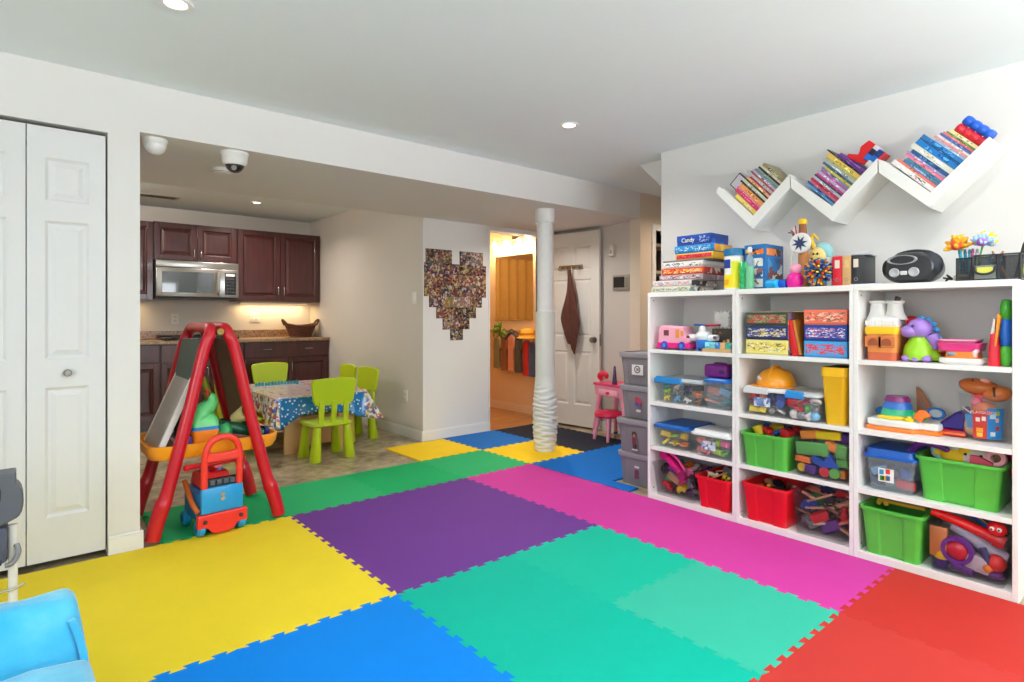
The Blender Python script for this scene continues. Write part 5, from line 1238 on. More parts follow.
fb('purple foam block at the right of the heap above the smoky rim', 'box', (84, 40, 120), BW*.33, .13, .205, .04, .04, .026, 8)
fb('blue foam block at the back of the heap in the smoky bin', 'box', (24, 66, 160), -BW*.1, .21, .225, .06, .03, .02, 3)
t, w = storage_bin('cloudy box with a blue lid and a block picture label in the near shelving unit', 863, 917, 3.10, ZS[1], .26, .155, CLOUD, cat='storage box', name='lidded_box')
lid(t, w, .26, .155, P((28, 90, 180), .3), .04)
lb = patch(t, -w*.23, w*.09, .045, .108, WHT, .002, 'picture_label')
for x, zc, c in ((-.16, .09, (30, 130, 170)), (-.03, .095, (206, 50, 40)), (-.15, .062, (60, 140, 60)), (-.03, .064, (40, 90, 150)), (-.10, .062, (240, 190, 50))):
    b = BM(); box(b, w*x-.009, w*x+.009, .0006, .0014, zc-.011, zc+.011); obj('block_picture', b, P(c, .5), lb)
fill(t, w, .26, ['navy block', 'grey block', 'red block', 'light blue block', 'grey cube', 'blue cube'], 'the cloudy blue lidded box', 'blocks in the cloudy box', cells=(3, 1, (.04, .09)), s=.028, seed=12)
t, w = storage_bin('large green bin heaped with soft toys on the third shelf of the near unit', 914, 1005, 3.10, ZS[1], .30, .195, GREEN, lob=.014)
BW, base = w, Matrix.Translation(t.location) @ Euler(t.rotation_euler).to_matrix().to_4x4()
GS = 'toys heaped in the large green bin'
b = BM(); box(b, -.17, .17, -.02, .02, -.10, .03, .01); solid('magenta_cushion', 'dark magenta cushion at the back of the large green bin', b, (190, 20, 90), BW*.05, .22, .222, group=GS, rough=.8)
b = BM(); tube(b, [(-.09, .02, .0), (-.04, 0, .05), (.02, 0, .05), (.07, .02, .02)], [.012, .016, .016, .008], 10, 4); solid('purple_ribbon_toy', 'purple curved toy over the left end of the large green bin', b, (110, 40, 140), -BW*.36, .06, .192, group=GS)
b = BM(); tube(b, [(-.03, 0, .07), (0, 0, .03), (.04, 0, -.02)], [.006, .012, .010], 8, 4); solid('lime_stalk', 'lime green stalk in the left corner of the large green bin', b, (150, 190, 50), -BW*.33, .12, .19, group=GS)
b = BM(); lathe(b, [(0, -.012), (.036, -.012), (.042, 0), (.036, .012), (0, .014)], 24, mtx=Matrix.Rotation(R(80), 4, 'X')); solid('light_blue_disc', 'round light blue mirror toy in the large green bin', b, (130, 190, 210), -BW*.27, .10, .212, group=GS)
b = BM(); ball(b, (0, 0, 0), .075, 20, (1, .6, .55)); ball(b, (.03, 0, .015), .042, 16); tube(b, [(-.06, 0, 0), (-.09, 0, .01)], .02, 8); solid('yellow_duck', 'yellow plush toy in the middle of the large green bin', b, (244, 200, 30), -BW*.05, .10, .198, group=GS, rough=.7)
pl = thing('plush_bear', 'off white plush animal lying on the yellow toy in the green bin', 'plush toy', at_bin(BW*.12, .10, .200), -PI/2, group=GS)
b = BM(); ball(b, (0, 0, 0), .058, 20, (1.25, .8, .8)); ball(b, (-.06, 0, .02), .032, 14); obj('body', b, P((222, 216, 206), .95, .1, 60, .5), pl, smooth=True)
for x in (-.02, .035):
    b = BM(); ball(b, (x, -.044, .02), .006, 8); obj('eye', b, INK, pl)
b = BM(); ball(b, (0, 0, 0), .05, 16, (1.2, .8, .8)); solid('brown_plush', 'brown plush toy behind the doll shoe in the green bin', b, (150, 110, 84), BW*.30, .14, .205, group=GS, rough=.9)
sh = obj('doll_shoe', toy_mesh('shoe', .042, 1), P((206, 60, 90), .5), loc=at_bin(BW*.24, .05, .20), rot=(0, 0, -PI/2), smooth=40); tag(sh, 'rose coloured doll shoe on the rim side of the green bin', 'doll shoe', GS)
b = BM(); lathe(b, [(.018, -.01), (.034, -.01), (.038, 0), (.034, .01), (.018, .01), (.018, -.01)], 22, mtx=Matrix.Rotation(R(75), 4, 'X')); solid('pink_ring', 'pale pink ring toy at the right end of the green bin', b, (236, 160, 170), BW*.39, .08, .215, group=GS)
# second row
def handle_box(label, u0, u1, xf, z, d, h, tint, group=None):
    t, w = storage_bin(label, u0, u1, xf, z, d, h, CL, cat='storage box', name='handled_box', rim=.006, taper=.94)
    lid(t, w, d, h, WHL if tint is None else P((190, 198, 202), .3), .02, rim=.010)
    b = BM(); prism(b, [(-w*.52, h-.012), (w*.10, h-.012), (w*.08, h+.022), (-w*.46, h+.030), (-w*.52, h+.012)], -.018, .0, 'xz'); obj('latch_handle', b, P((36, 134, 206), .35) if tint else P((214, 216, 218), .35), t, bevel=.004)
    return t, w
t, w = handle_box('clear box with a blue clip handle full of plastic animals in the far unit', 655.5, 703, 3.09, ZS[2], .27, .135, True)
fill(t, w, .27, ['yellow animal', 'light blue animal', 'white animal', 'brown animal', 'lime animal', 'grey animal', 'black animal', 'orange animal', 'teal animal', 'cream animal', 'navy animal', 'black block'], 'the animal box of the far unit', 'animals in the clear box', cells=(4, 1, (.03, .07, .105)), s=.025, seed=3, taper=.94)
t, w = storage_bin('clear box with a flat blue lid in the right half of the far unit', 702.5, 731.3, 3.085, ZS[2], .28, .155, CLOUD, cat='storage box', name='lidded_box', taper=.95)
lid(t, w, .28, .155, P((24, 104, 190), .35), .022)
fill(t, w, .28, ['salmon straight_track', 'teal straight_track', 'salmon block', 'light blue block'], 'the flat blue lidded box', 'pieces in the flat blue lidded box', cells=(2, 1, (.04, .10)), s=.03, seed=13, taper=.95)
t2, w2 = place('carry_case', 'purple plastic carry case standing on the blue lidded box', 'case', 703.5, 727, 3.12, ZS[2]+.178)
b = BM(); box(b, -w2/2, w2/2, 0, .13, 0, .078, .016, 4); obj('shell', b, P((124, 34, 130), .35), t2, smooth=True)
b = BM(); box(b, w2*.18, w2*.40, -.004, .004, .024, .048, .003); obj('clasp', b, P((90, 26, 110), .35), t2, smooth=True)
b = BM(); tube(b, [(-w2*.25, .06, .076), (-w2*.2, .06, .082), (w2*.2, .06, .082), (w2*.25, .06, .076)], .006, 8, 4); obj('handle', b, P((106, 28, 116), .35), t2, smooth=True)
t, w = handle_box('clear box with a white lid under the yellow hard hat', 744.5, 786, 3.085, ZS[2], .27, .130, None)
patch(t, -w*.28, w*.14, .05, .098, PRINT([(196, 210, 232), (120, 150, 200), (232, 234, 238), (90, 120, 180)], 36, seed=5), .0, 'paper_label')
fill(t, w, .27, ['yellow block', 'yellow cube', 'grey ball', 'white ring', 'red straight_track', 'yellow ring', 'navy block', 'blue cube', 'red block', 'orange ball', 'navy cube', 'blue block'], 'the clear box under the hard hat', 'toys in the clear box under the hat', cells=(4, 1, (.03, .07, .105)), s=.024, seed=14, taper=.94)
t3, w3 = place('hard_hat', 'yellow toy hard hat with a sticker on top of the clear box', 'hard hat', 746, 786, 3.10, ZS[2]+.153)
hw3 = w3/2*.92
b = BM(); prof = [(hw3*.98, 0), (hw3*.98, .02)]+[(hw3*.97*math.cos(R(a)), .02+.083*math.sin(R(a))) for a in range(10, 91, 10)]
lathe(b, prof+[(0, .104)], 34, c=(.0, .12, 0), mtx=Matrix.Diagonal((1, 1, 1, 1))); obj('shell', b, P((246, 160, 24), .3, coat=.3), t3, smooth=60)
b = BM(); tube(b, [(0, .12+hw3*.9, .04), (0, .12+hw3*.45, .096), (0, .12, .106), (0, .12-hw3*.45, .096), (0, .12-hw3*.9, .04)], .010, 8, 4); obj('crest', b, P((248, 168, 30), .3), t3, smooth=True)
b = BM(); prism(b, [(hw3*1.22*math.cos(R(a)), .12-hw3*1.0+hw3*1.0*math.sin(R(a))*.55+.05) for a in range(180, 361, 12)]+[(hw3*1.02, .12), (-hw3*1.02, .12)], 0.0, .007, 'xy'); obj('peak', b, P((232, 144, 20), .35), t3)
b = BM(); ball(b, (-hw3*.52, .12-hw3*.80, .042), .019, 14, (1, .16, .9), (.35, 0, -.55)); obj('sticker', b, WHT, t3, smooth=True)
t, w = handle_box('clear box with a blue clip handle beside the yellow tub', 785.5, 818.5, 3.06, ZS[2], .27, .128, True)
fill(t, w, .27, ['white ball', 'grey ball', 'white cup', 'light blue ball', 'red straight_track', 'red star', 'green ball', 'grey cup', 'red block', 'salmon track', 'magenta star', 'white ring'], 'the clear box beside the yellow tub', 'toys in the clear box beside the tub', cells=(4, 1, (.03, .07, .102)), s=.025, seed=15, taper=.94)
t, w = place('waste_tub', 'tall yellow plastic tub with a folded rim in the middle unit', 'tub', 820, 846.5, 3.085, ZS[2])
YT = P((244, 190, 18), .35)
b = BM(); loft(b, [rring(w*.74, .19, 0, .02, .02), rring(w*.92, .225, .235, .02, .004), rring(w*.99, .235, .240, .02, 0), rring(w*1.0, .235, .285, .02, 0), rring(w*.93, .222, .285, .02, .006), rring(w*.70, .18, .008, .02, .025)]); obj('tub', b, YT, t, smooth=35)
b = BM(); loft(b, [rring(w*.9, .21, .277, .02, .01), rring(w*.9, .21, .283, .02, .01)]); obj('inner_liner', b, P((40, 40, 44), .6), t)
# ================================================================ SINGLE TOYS ON THE SHELVES
# far unit, second shelf from the top
t, w = place('toy_camper', 'pink toy camper van with square windows on the upper shelf of the far unit', 'toy van', 657.5, 690, 3.10, ZS[3])
PK = P((242, 168, 190), .35)
b = BM(); prism(b, [(-w/2, .03), (w*.30, .03), (w*.48, .05), (w*.46, .075), (w*.34, .088), (w*.24, .145), (-w*.40, .152), (-w*.47, .13)], 0, .12, 'xz'); obj('body', b, PK, t, bevel=.010, smooth=40)
b = BM(); prism(b, [(-w*.51, .012), (w*.47, .012), (w*.50, .03), (w*.47, .045), (-w*.49, .045), (-w*.52, .028)], -.006, .126, 'xz'); obj('chassis', b, P((226, 30, 130), .35), t, bevel=.005)
for x0, x1, z0, z1 in ((-.30, -.14, .088, .122), (.07, .18, .075, .128), (.22, .30, .086, .12)):
    patch(t, w*x0, w*x1, z0, z1, P((110, 60, 60), .3) if x0 < 0 else P((236, 150, 60), .3), name='window')
for x in (-.26, .27):
    for y in (-.004, .124):
        b = BM(); lathe(b, [(.008, -.008), (.024, -.008), (.027, 0), (.024, .008), (.008, .008)], 20, mtx=Matrix.Translation((w*x, y, .0275)) @ Matrix.Rotation(PI/2, 4, 'X')); wl = obj('wheel', b, P((86, 60, 170), .35), t, smooth=40)
        b = BM(); cone(b, (w*x, y-.009, .0275), (w*x, y+.009, .0275), .012, n=14); obj('hub', b, P((60, 150, 220), .35), wl)
t, w = place('toy_plane', 'chubby white and blue toy plane next to the pink camper', 'toy plane', 688.5, 709, 3.085, ZS[3])
b = BM(); ball(b, (0, .07, .055), .05, 22, (.95, 1.3, .95)); obj('lower_body', b, P((40, 120, 210), .3), t, smooth=True)
b = BM(); ball(b, (0, .055, .088), .048, 22, (1.0, 1.2, .72)); obj('upper_body', b, P((228, 232, 236), .3), t, smooth=True)
b = BM(); tube(b, [(-.095, .05, .082), (-.03, .05, .078), (.03, .05, .078), (.095, .05, .082)], [.018, .022, .022, .018], 14, 3); obj('wing', b, P((230, 232, 236), .3), t, smooth=True)
for x in (-.09, .09):
    b = BM(); ball(b, (x, .026, .082), .011, 12); obj('engine_tip', b, P((120, 40, 80), .35), t, smooth=True)
b = BM(); lathe(b, [(.022, .10), (.02, .135), (.012, .15), (0, .152)], 16, c=(-.004, .05, 0)); obj('cockpit', b, P((236, 236, 238), .3), t, smooth=True)
for s in (-1, 1):
    b = BM(); prism(b, [(0, .0), (s*.08, .006), (s*.082, .016), (0, .014)], .14, .165, 'xz'); obj('tail_blade', b, P((40, 96, 190), .35) if s < 0 else P((196, 30, 60), .35), t, loc=(0, -.06, .145))
for x in (-.03, .03):
    b = BM(); lathe(b, [(0, -.009), (.016, -.009), (.018, 0), (.016, .009), (0, .009)], 14, mtx=Matrix.Translation((x, .05, .0185)) @ Matrix.Rotation(PI/2, 4, 'Y')); obj('wheel', b, P((40, 90, 180), .4), t, smooth=40)
t, w = place('block_tray', 'wooden tray with a row of coloured blocks at the right of the far unit', 'block tray', 702.5, 731, 3.08, ZS[3])
b = BM(); box(b, -w/2, w/2, 0, .16, 0, .020, .002); obj('tray', b, P((206, 166, 112), .5), t)
for i, c in enumerate([(90, 180, 200), (120, 200, 210), (60, 120, 190), (236, 190, 120), (70, 170, 160)]):
    x = -w/2+.012+i*(w-.016)/5; b = BM(); box(b, x, x+(w-.03)/5, .004, .05, .0202, .056, .003); obj('block', b, PRINT([c, c, [min(255, q+60) for q in c], c], 50, seed=i), t)
t, w = place('game_carton', 'dark brown carton behind the row of coloured blocks', 'carton', 712, 731, 3.16, ZS[3]+.0206)
b = BM(); box(b, -w/2, w/2, 0, .14, 0, .115, .002); obj('carton', b, P((58, 46, 40), .5), t)
patch(t, -w*.4, w*.4, .085, .105, PRINT([(160, 110, 60), (70, 60, 50), (140, 90, 50), (60, 50, 44)], 40, seed=1), name='title'); patch(t, w*.05, w*.42, .02, .055, PRINT([(190, 140, 80), (60, 50, 44), (60, 50, 44), (220, 180, 120)], 50, seed=6), name='artwork')
t2, w2 = place('white_foam_tile', 'white foam tile with toothed edges standing on the dark carton', 'foam tile', 713.5, 729.5, 3.20, ZS[3]+.136)
pts = []
S = w2/2
cor = [(-S, 0), (S, 0), (S, 2*S), (-S, 2*S)]
for i in range(4):
    p, q = Vector(cor[i]), Vector(cor[(i+1) % 4]); d = (q-p)/9; nn = Vector((d.y, -d.x)).normalized()
    for k in range(9): pts += [tuple(p+d*k-nn*(.008*(k % 2))), tuple(p+d*(k+1)-nn*(.008*(k % 2)))]
b = BM(); prism(b, [(x, z+.0) for x, z in pts], 0, .012, 'xz'); obj('tile', b, P((232, 230, 224), .7), t2)
# near unit, upper shelf
t, w = place('toy_ark', 'brown and white toy house boat with two white funnels and a yellow rim', 'toy boat', 863.5, 897.5, 3.10, ZS[3]); t.scale = (1.03, 1, 1.13)
BR = P((222, 138, 66), .45)
b = BM(); loft(b, [rring(w*.80, .15, 0, .02, .012), rring(w*.90, .165, .11, .02, .004)]); obj('hull', b, BR, t, smooth=35)
b = BM(); loft(b, [rring(w*.83, .157, .0005, .02, .008), rring(w*.85, .160, .034, .02, .006)]); obj('hull_base', b, P((196, 92, 56), .45), t, smooth=35)
b = BM(); loft(b, [rring(w*.94, .176, .110, .02, 0), rring(w*.96, .178, .114, .02, -.001), rring(w*.96, .178, .138, .02, -.001), rring(w*.9, .17, .141, .02, .003)]); obj('rim', b, P((250, 196, 24), .4), t, smooth=35)
b = BM(); loft(b, [rring(w*.90, .17, .141, .02, .003), rring(w*.93, .174, .148, .02, .001), rring(w*.86, .165, .176, .03, .006), rring(w*.5, .12, .186, .03, .03)]); obj('deck', b, P((236, 234, 230), .4), t, smooth=35)
b = BM()
for i in range(9): x = w*(-.4+.1*i); box(b, x-.006, x+.006, -.001, .01, .146, .166, .002)
obj('deck_ribs', b, P((240, 238, 234), .4), t)
for x, h in ((-.24, .25), (.25, .248)):
    b = BM(); lathe(b, [(.050, .17), (.040, .188), (.034, .205), (.030, h-.012), (.037, h-.008), (.037, h), (.029, h), (.027, h-.02), (0, h-.02)], 26, c=(w*x, .085, 0)); obj('funnel', b, P((236, 234, 230), .4), t, smooth=40)
for x in (-.21, .17):
    b = BM(); box(b, w*x-.034, w*x+.034, .001, .006, .054, .1, .003); wd = obj('window_frame', b, P((206, 116, 56), .45), t)
    b = BM(); prism(b, [(w*x+.020*math.cos(R(a)), .076+.016*math.sin(R(a))) for a in range(0, 181, 20)]+[(w*x-.020, .062), (w*x+.020, .062)], -.001, .0015, 'xz'); obj('arch_opening', b, P((150, 70, 36), .5), wd)
b = BM(); tube(b, [(w*.3, .085, .248), (w*.34, .085, .266)], .012, 10); obj('funnel_figure', b, P((60, 52, 48), .5), t, smooth=True)
t, w = place('dinosaur_toy', 'purple and lime sitting dinosaur toy beside the toy house boat', 'toy dinosaur', 899, 931, 3.10, ZS[3])
PU = P((160, 122, 206), .3)
b = BM(); lathe(b, [(0, .008), (.055, .008), (.062, .03), (.055, .07), (.038, .10), (.026, .12), (0, .125)], 26, c=(-.004, .07, 0)); obj('body', b, P((150, 206, 40), .3), t, smooth=True)
b = BM(); tube(b, [(.03, .075, .036), (.062, .08, .024), (.080, .085, .012)], [.034, .022, .008], 14, 4); obj('tail', b, P((150, 206, 40), .3), t, smooth=True)
b = BM(); ball(b, (0, .068, .152), .05, 22, (1, .95, .95)); ball(b, (-.034, .045, .138), .034, 18, (1.1, .9, .85)); hd = obj('head', b, PU, t, smooth=True)
for x, y in ((-.014, .024), (-.052, .045)):
    b = BM(); ball(b, (x, y, .164), .0065, 10); obj('eye', b, INK, hd)
b = BM(); tube(b, [(.04, .08, .125), (.052, .085, .09), (.045, .085, .06)], [.03, .03, .02], 14, 3); obj('neck', b, PU, t, smooth=True)
b = BM()
for i, (x, z) in enumerate(((.004, .200), (.03, .192), (.05, .172), (.062, .145), (.068, .115))): ball(b, (x, .08, z), .013, 10, (1, .6, 1))
obj('back_spikes', b, P((40, 140, 200), .35), t, smooth=True)
for x in (-.042, -.004, .036):
    b = BM(); ball(b, (x, .035, .016), .021, 14, (1, 1.2, .75)); obj('foot', b, PU, t, smooth=True)
t, w = place('red_ball', 'red toy ball half hidden behind the dinosaur', 'ball', 901, 914, 3.24, ZS[3])
b = BM(); lathe(b, [(0, 0), (.05, 0), (.045, .02), (.028, .06), (.024, .10), (0, .10)], 18, c=(0, .05, 0)); obj('stand', b, P((200, 40, 40), .4), t, smooth=True)
b = BM(); ball(b, (0, .05, .155), .055, 20); obj('ball', b, P((204, 22, 34), .3), t, smooth=True)
t, w = place('stacking_cup', 'teal and yellow and red toy drum between the dinosaur and the pink trays', 'toy drum', 928, 940, 3.20, ZS[3])
for z0, z1, r0, r1, c, nm in ((0, .045, .03, .045, (206, 60, 40), 'red_cup'), (.045, .075, .045, .05, (222, 200, 50), 'yellow_cup'), (.075, .10, .053, .05, (20, 140, 140), 'teal_cup')):
    b = BM(); lathe(b, [(0, z0), (r0, z0), (r1, z1-.001), (0, z1-.001)], 22, c=(0, .05, 0)); obj(nm, b, P(c, .35), t, smooth=40)
t, w = place('activity_base', 'white and orange flat activity toy under the pink trays', 'activity toy', 936, 983, 3.09, ZS[3])
b = BM(); loft(b, [rring(w*.92, .15, 0, .04, .01), rring(w, .165, .012, .045, 0), rring(w*.98, .16, .026, .045, .003)]); obj('base', b, P((234, 232, 228), .35), t, smooth=35)
b = BM(); loft(b, [rring(w*.74, .12, .0262, .03, .02), rring(w*.70, .11, .055, .03, .024)]); obj('deck', b, P((240, 120, 26), .35), t, smooth=35)
b = BM(); ball(b, (-w*.2, .022, .044), .012, 12, (1.4, .6, .7)); obj('blue_button', b, P((110, 150, 170), .35), t, smooth=True)
b = BM(); tube(b, [(w*.28, .04, .03), (w*.3, .03, .055), (w*.33, .04, .06)], .010, 10, 3); obj('white_lever', b, P((236, 220, 216), .35), t, smooth=True)
for i, (c, du, dz, nm) in enumerate((((232, 60, 140), 0, .0560, 'deep pink'), ((246, 160, 196), 1, .0925, 'pale pink'))):
    t, w = place('doll_tray', '%s plastic tray %s the other on the activity toy' % (nm, 'below' if i == 0 else 'stacked on'), 'tray', 936+du, 980-du*4, 3.11, ZS[3]+dz)
    hh = .036 if i == 0 else .014
    b = BM(); loft(b, [rring(w*.93, .13, 0, .02, .008), rring(w, .142, hh-.006, .025, 0), rring(w*1.02, .148, hh-.005, .025, -.003), rring(w*1.02, .148, hh, .025, -.003), rring(w*.95, .135, hh, .02, .004), rring(w*.9, .125, .004, .02, .01)]); obj('tray', b, P(c, .35), t, smooth=35)
t, w = place('toy_screwdriver', 'red toy tool with a white and orange top leaning in the near unit', 'toy tool', 986.5, 999.5, 3.085, ZS[3]); t.scale = (1, 1, 1.1)
b = BM(); loft(b, [rring(w*.95, .05, 0, .012, .01), rring(w*.9, .05, .06, .012, .01), rring(w*.62, .04, .125, .01, .014)]); obj('handle', b, P((214, 18, 44), .35), t, smooth=35)
b = BM(); prism(b, [(-w*.28, .12), (w*.05, .12), (w*.12, .172), (-w*.04, .182)], .014, .05, 'xz'); obj('white_jaw', b, P((230, 226, 224), .4), t, bevel=.003)
b = BM(); prism(b, [(w*.08, .075), (w*.22, .075), (w*.58, .19), (w*.30, .20)], .004, .04, 'xz'); obj('orange_lever', b, P((246, 150, 24), .35), t, bevel=.003)
for i, (u0, u1, nm) in enumerate(((999.5, 1008, 'one in front'), (1004, 1009, 'one behind, against the side panel'))):
    t, w = place('tube_toy', 'green and blue tube toy standing on end, the %s' % nm, 'toy', u0, u1, 3.09+.07*i, ZS[3]); w = .042
    b = BM(); lathe(b, [(0, 0), (w*.34, .004), (w*.48, .03), (w*.5, .06), (w*.36, .084)], 20, c=(0, .035, 0)); obj('lower_green', b, P((74, 176, 50), .35), t, smooth=True)
    b = BM(); lathe(b, [(w*.36, .084), (w*.42, .088), (w*.48, .12), (w*.48, .17), (w*.38, .196)], 20, c=(0, .035, 0)); obj('blue_middle', b, P((20, 100, 196), .35), t, smooth=True)
    b = BM(); lathe(b, [(w*.38, .196), (w*.42, .2), (w*.44, .25), (w*.3, .275), (0, .28)], 20, c=(0, .035, 0)); obj('upper_green', b, P((60, 160, 40), .35), t, smooth=True)
# near unit, second shelf: activity table top
t, w = place('train_table_toy', 'flat white and orange activity board with bright toy pieces in the near unit', 'activity toy', 864.5, 938, 3.115, ZS[2])
out = [(-w/2, .02), (-w*.36, 0), (w*.16, 0), (w*.24, .03), (w*.47, .03), (w*.5, .06), (w*.5, .22), (-w*.42, .22), (-w/2, .16)]
b = BM(); prism(b, out, 0, .018, 'xy'); obj('orange_base', b, P((244, 124, 36), .4), t, bevel=.004)
b = BM(); prism(b, [(x*.985, y*.96+.006) for x, y in out], .0182, .052, 'xy'); obj('white_board', b, P((234, 234, 230), .4), t, bevel=.008, smooth=40)
b = BM(); tube(b, [(-w*.34, .05, .058), (-w*.2, .035, .06), (-w*.06, .04, .06), (w*.02, .06, .058)], .010, 10, 4); obj('yellow_track', b, P((240, 208, 40), .4), t, smooth=True)
b = BM(); lathe(b, [(0, .0), (.018, .0), (.02, .012), (.010, .016), (.008, .024), (0, .026)], 16, c=(w*.1, .03, .052)); obj('yellow_knob', b, P((244, 206, 30), .35), t, smooth=True)
b = BM(); prism(b, [(-.034, .01), (-.01, .045), (.012, .045), (.034, .02), (.012, .012), (-.004, -.012)], -.012, .012, 'xz'); obj('orange_fin', b, P((246, 112, 30), .4), t, loc=(w*.27, .03, .066), bevel=.004)
b = BM(); ball(b, (w*.14, .12, .068), .024, 16, (1.6, 1, .8)); obj('lime_bug', b, P((110, 190, 60), .4), t, smooth=True)
b = BM(); ball(b, (w*.04, .12, .064), .016, 12); obj('orange_bead', b, P((226, 120, 60), .4), t, smooth=True)
for k, (rr_, z0, z1, c, nm) in enumerate(((.066, .053, .098, (40, 190, 140), 'green_ring'), (.058, .0985, .132, (40, 110, 200), 'blue_ring'), (.051, .1325, .158, (130, 30, 110), 'purple_ring'))):
    b = BM(); lathe(b, [(0, z0), (rr_*1.08, z0), (rr_*1.02, (z0+z1)/2), (rr_*.9, z1-.0005), (0, z1-.0005)], 28, c=(-w*.14, .11, 0)); obj(nm, b, P(c, .3, coat=.3), t, smooth=40)
b = BM(); ball(b, (-w*.36, .15, .072), .03, 16, (1.5, .8, .8)); obj('blue_bumper', b, P((30, 110, 170), .4), t, smooth=True)
mr = thing('toy_mirror', 'blue framed oval toy mirror behind the orange fin of the activity board', 'toy mirror', (3.30, ox(936, 400, 3.30).y, ZS[2]+.054), -PI/2, s=.72)
b = BM(); lathe(b, [(.036, -.008), (.05, -.008), (.054, 0), (.05, .008), (.036, .008), (.036, -.008)], 28, mtx=Matrix.Translation((0, 0, .04)) @ Matrix.Diagonal((1, 1, .72, 1)) @ Matrix.Rotation(PI/2, 4, 'X')); obj('frame', b, P((20, 110, 190), .35), mr, smooth=True)
b = BM(); cone(b, (0, -.003, .04), (0, .003, .04), .037, n=26); 
for v in b.verts: v.co.z = .04+(v.co.z-.04)*.72
obj('mirror_face', b, P((200, 206, 214), .15, .1, 30), mr)
b = BM(); box(b, -.02, .02, -.012, .012, 0, .012, .003); obj('foot', b, P((24, 100, 176), .35), mr)
sl = thing('toy_sail', 'brown curved wooden sail standing at the back of the near unit', 'toy sail', (3.39, ox(925, 380, 3.39).y, ZS[2]+.001), -PI/2, s=.8)
b = BM(); prism(b, [(-.04, .05), (-.042, .13), (-.046, .24), (-.03, .235), (.0, .19), (.03, .13), (.055, .06), (.05, .05)], -.008, .008, 'xz'); obj('sail', b, P((176, 110, 76), .5), sl, bevel=.003)
b = BM(); prism(b, [(-.018, .062), (-.024, .17), (-.02, .175), (.005, .13), (.028, .062)], -.0095, .0095, 'xz'); obj('sail_inlay', b, P((150, 126, 110), .5), sl)
b = BM(); box(b, -.07, .08, -.02, .02, 0, .05, .012); obj('hull', b, P((60, 50, 44), .5), sl, smooth=True)
t, w = place('toy_boat', 'dark blue toy boat with a red base beside the tub of brown toys', 'toy boat', 941, 956, 3.20, ZS[2])
b = BM(); prism(b, [(-.05, .03), (.06, .03), (.06, .11), (.03, .115), (-.03, .06)], 0, .09, 'xz'); obj('cabin', b, P((42, 22, 110), .3), t, bevel=.012, smooth=40)
b = BM(); box(b, -.055, .065, -.005, .095, .0, .0295, .010); obj('base', b, P((190, 30, 36), .35), t, smooth=True)
b = BM(); box(b, -.053, .063, -.0065, .0, .010, .018); obj('stripe', b, P((244, 120, 40), .4), t)
# bucket of toy heads
t, w = place('toy_bucket', 'clear round tub with a red and blue label full of brown toy heads', 'toy tub', 953, 1006, 3.16, ZS[2])
r0 = w/2
b = BM(); lathe(b, [(0, 0), (r0*.86, 0), (r0*.88, .006), (r0*.98, .185), (r0*1.0, .19), (r0*1.0, .198), (r0*.955, .198), (r0*.84, .01), (0, .01)], 44, c=(0, r0, 0)); obj('tub', b, CL, t, smooth=40)
LB = P((206, 52, 40), .4); LBB = P((40, 130, 200), .4)
def curved(nm, a0, a1, z0, z1, m, dr=0): 
    b = BM(); n = 14; A = [R(a0+(a1-a0)*i/n) for i in range(n+1)]
    def rad(z): return r0*(.88+.10*z/.19)+.0012+dr
    rows = []
    for z in (z0, z1): rows.append([(rad(z)*math.cos(a), r0+rad(z)*math.sin(a), z) for a in A])
    back = [[((rad(z)-.001)*math.cos(a), r0+(rad(z)-.001)*math.sin(a), z) for a in A] for z in (z0, z1)]
    loft(b, [rows[0]+back[0][::-1], rows[1]+back[1][::-1]]); return obj(nm, b, m, t, smooth=40)
curved('label', -105, -72, .012, .13, LB); curved('label', -72, -30, .012, .145, LBB)
curved('white_panel', -98, -62, .118, .132, P((220, 40, 40), .4), .0006)
for a0, z0, wd, c in ((-98, .085, 10, (236, 226, 220)), (-84, .09, 9, (240, 236, 230)), (-97, .04, 16, (250, 160, 40)), (-96, .02, 14, (250, 190, 60)), (-66, .10, 14, (190, 216, 236)), (-52, .05, 10, (196, 40, 40)), (-52, .085, 8, (236, 180, 150)), (-53, .115, 11, (150, 170, 60)), (-64, .025, 12, (220, 232, 240))):
    curved('label_art', a0, a0+wd, z0, z0+.018, P(c, .5), .0006)
tx = text(t, 'PLAYSKOOL', .017, (math.cos(R(-80))*r0*1.012, r0+math.sin(R(-80))*r0*1.012, .125), (PI/2, 0, R(10)), P((244, 240, 236), .5), sx=.95)
def spud(label, x, y, z, sc, rgb, rot=(0, 0, 0), bits=True):
    o = thing('spud_toy', label, 'toy', Matrix.Translation(t.location) @ Euler(t.rotation_euler).to_matrix().to_4x4() @ Vector((x, y, z)), rot=(rot[0], rot[1], rot[2]-PI/2), group='brown toy heads in the tub')
    b = BM(); ball(b, (0, 0, 0), .05, 24, sc); 
    for v in b.verts: v.co.x *= 1+.12*v.co.z/.05
    obj('shell', b, P(rgb, .3, .04), o, smooth=True)
    return o
o = spud('large brown egg shaped toy lying across the top of the tub', -r0*.16, r0*.9, .226, (1.5, .95, .76), (192, 104, 44), (0, R(8), 0))
b = BM(); ball(b, (.02, -.02, .036), .016, 12, (1.2, 1, .7)); obj('pink_patch', b, P((236, 176, 160), .4), o, smooth=True)
b = BM(); cone(b, (-.02, -.03, .026), (-.02, -.036, .03), .004, n=10); obj('socket_hole', b, P((70, 34, 16), .6), o)
o = spud('smaller orange brown egg shaped toy with a slot on the right of the tub', r0*.52, r0*.8, .203, (1.05, .9, .72), (206, 116, 50), (0, R(-6), 0))
b = BM(); box(b, -.004, .004, -.046, -.03, -.01, .032, .002); obj('slot', b, P((60, 30, 18), .6), o)
spud('peach coloured toy head inside the tub behind the label', r0*.05, r0*.62, .135, (.9, .8, .7), (230, 130, 90))
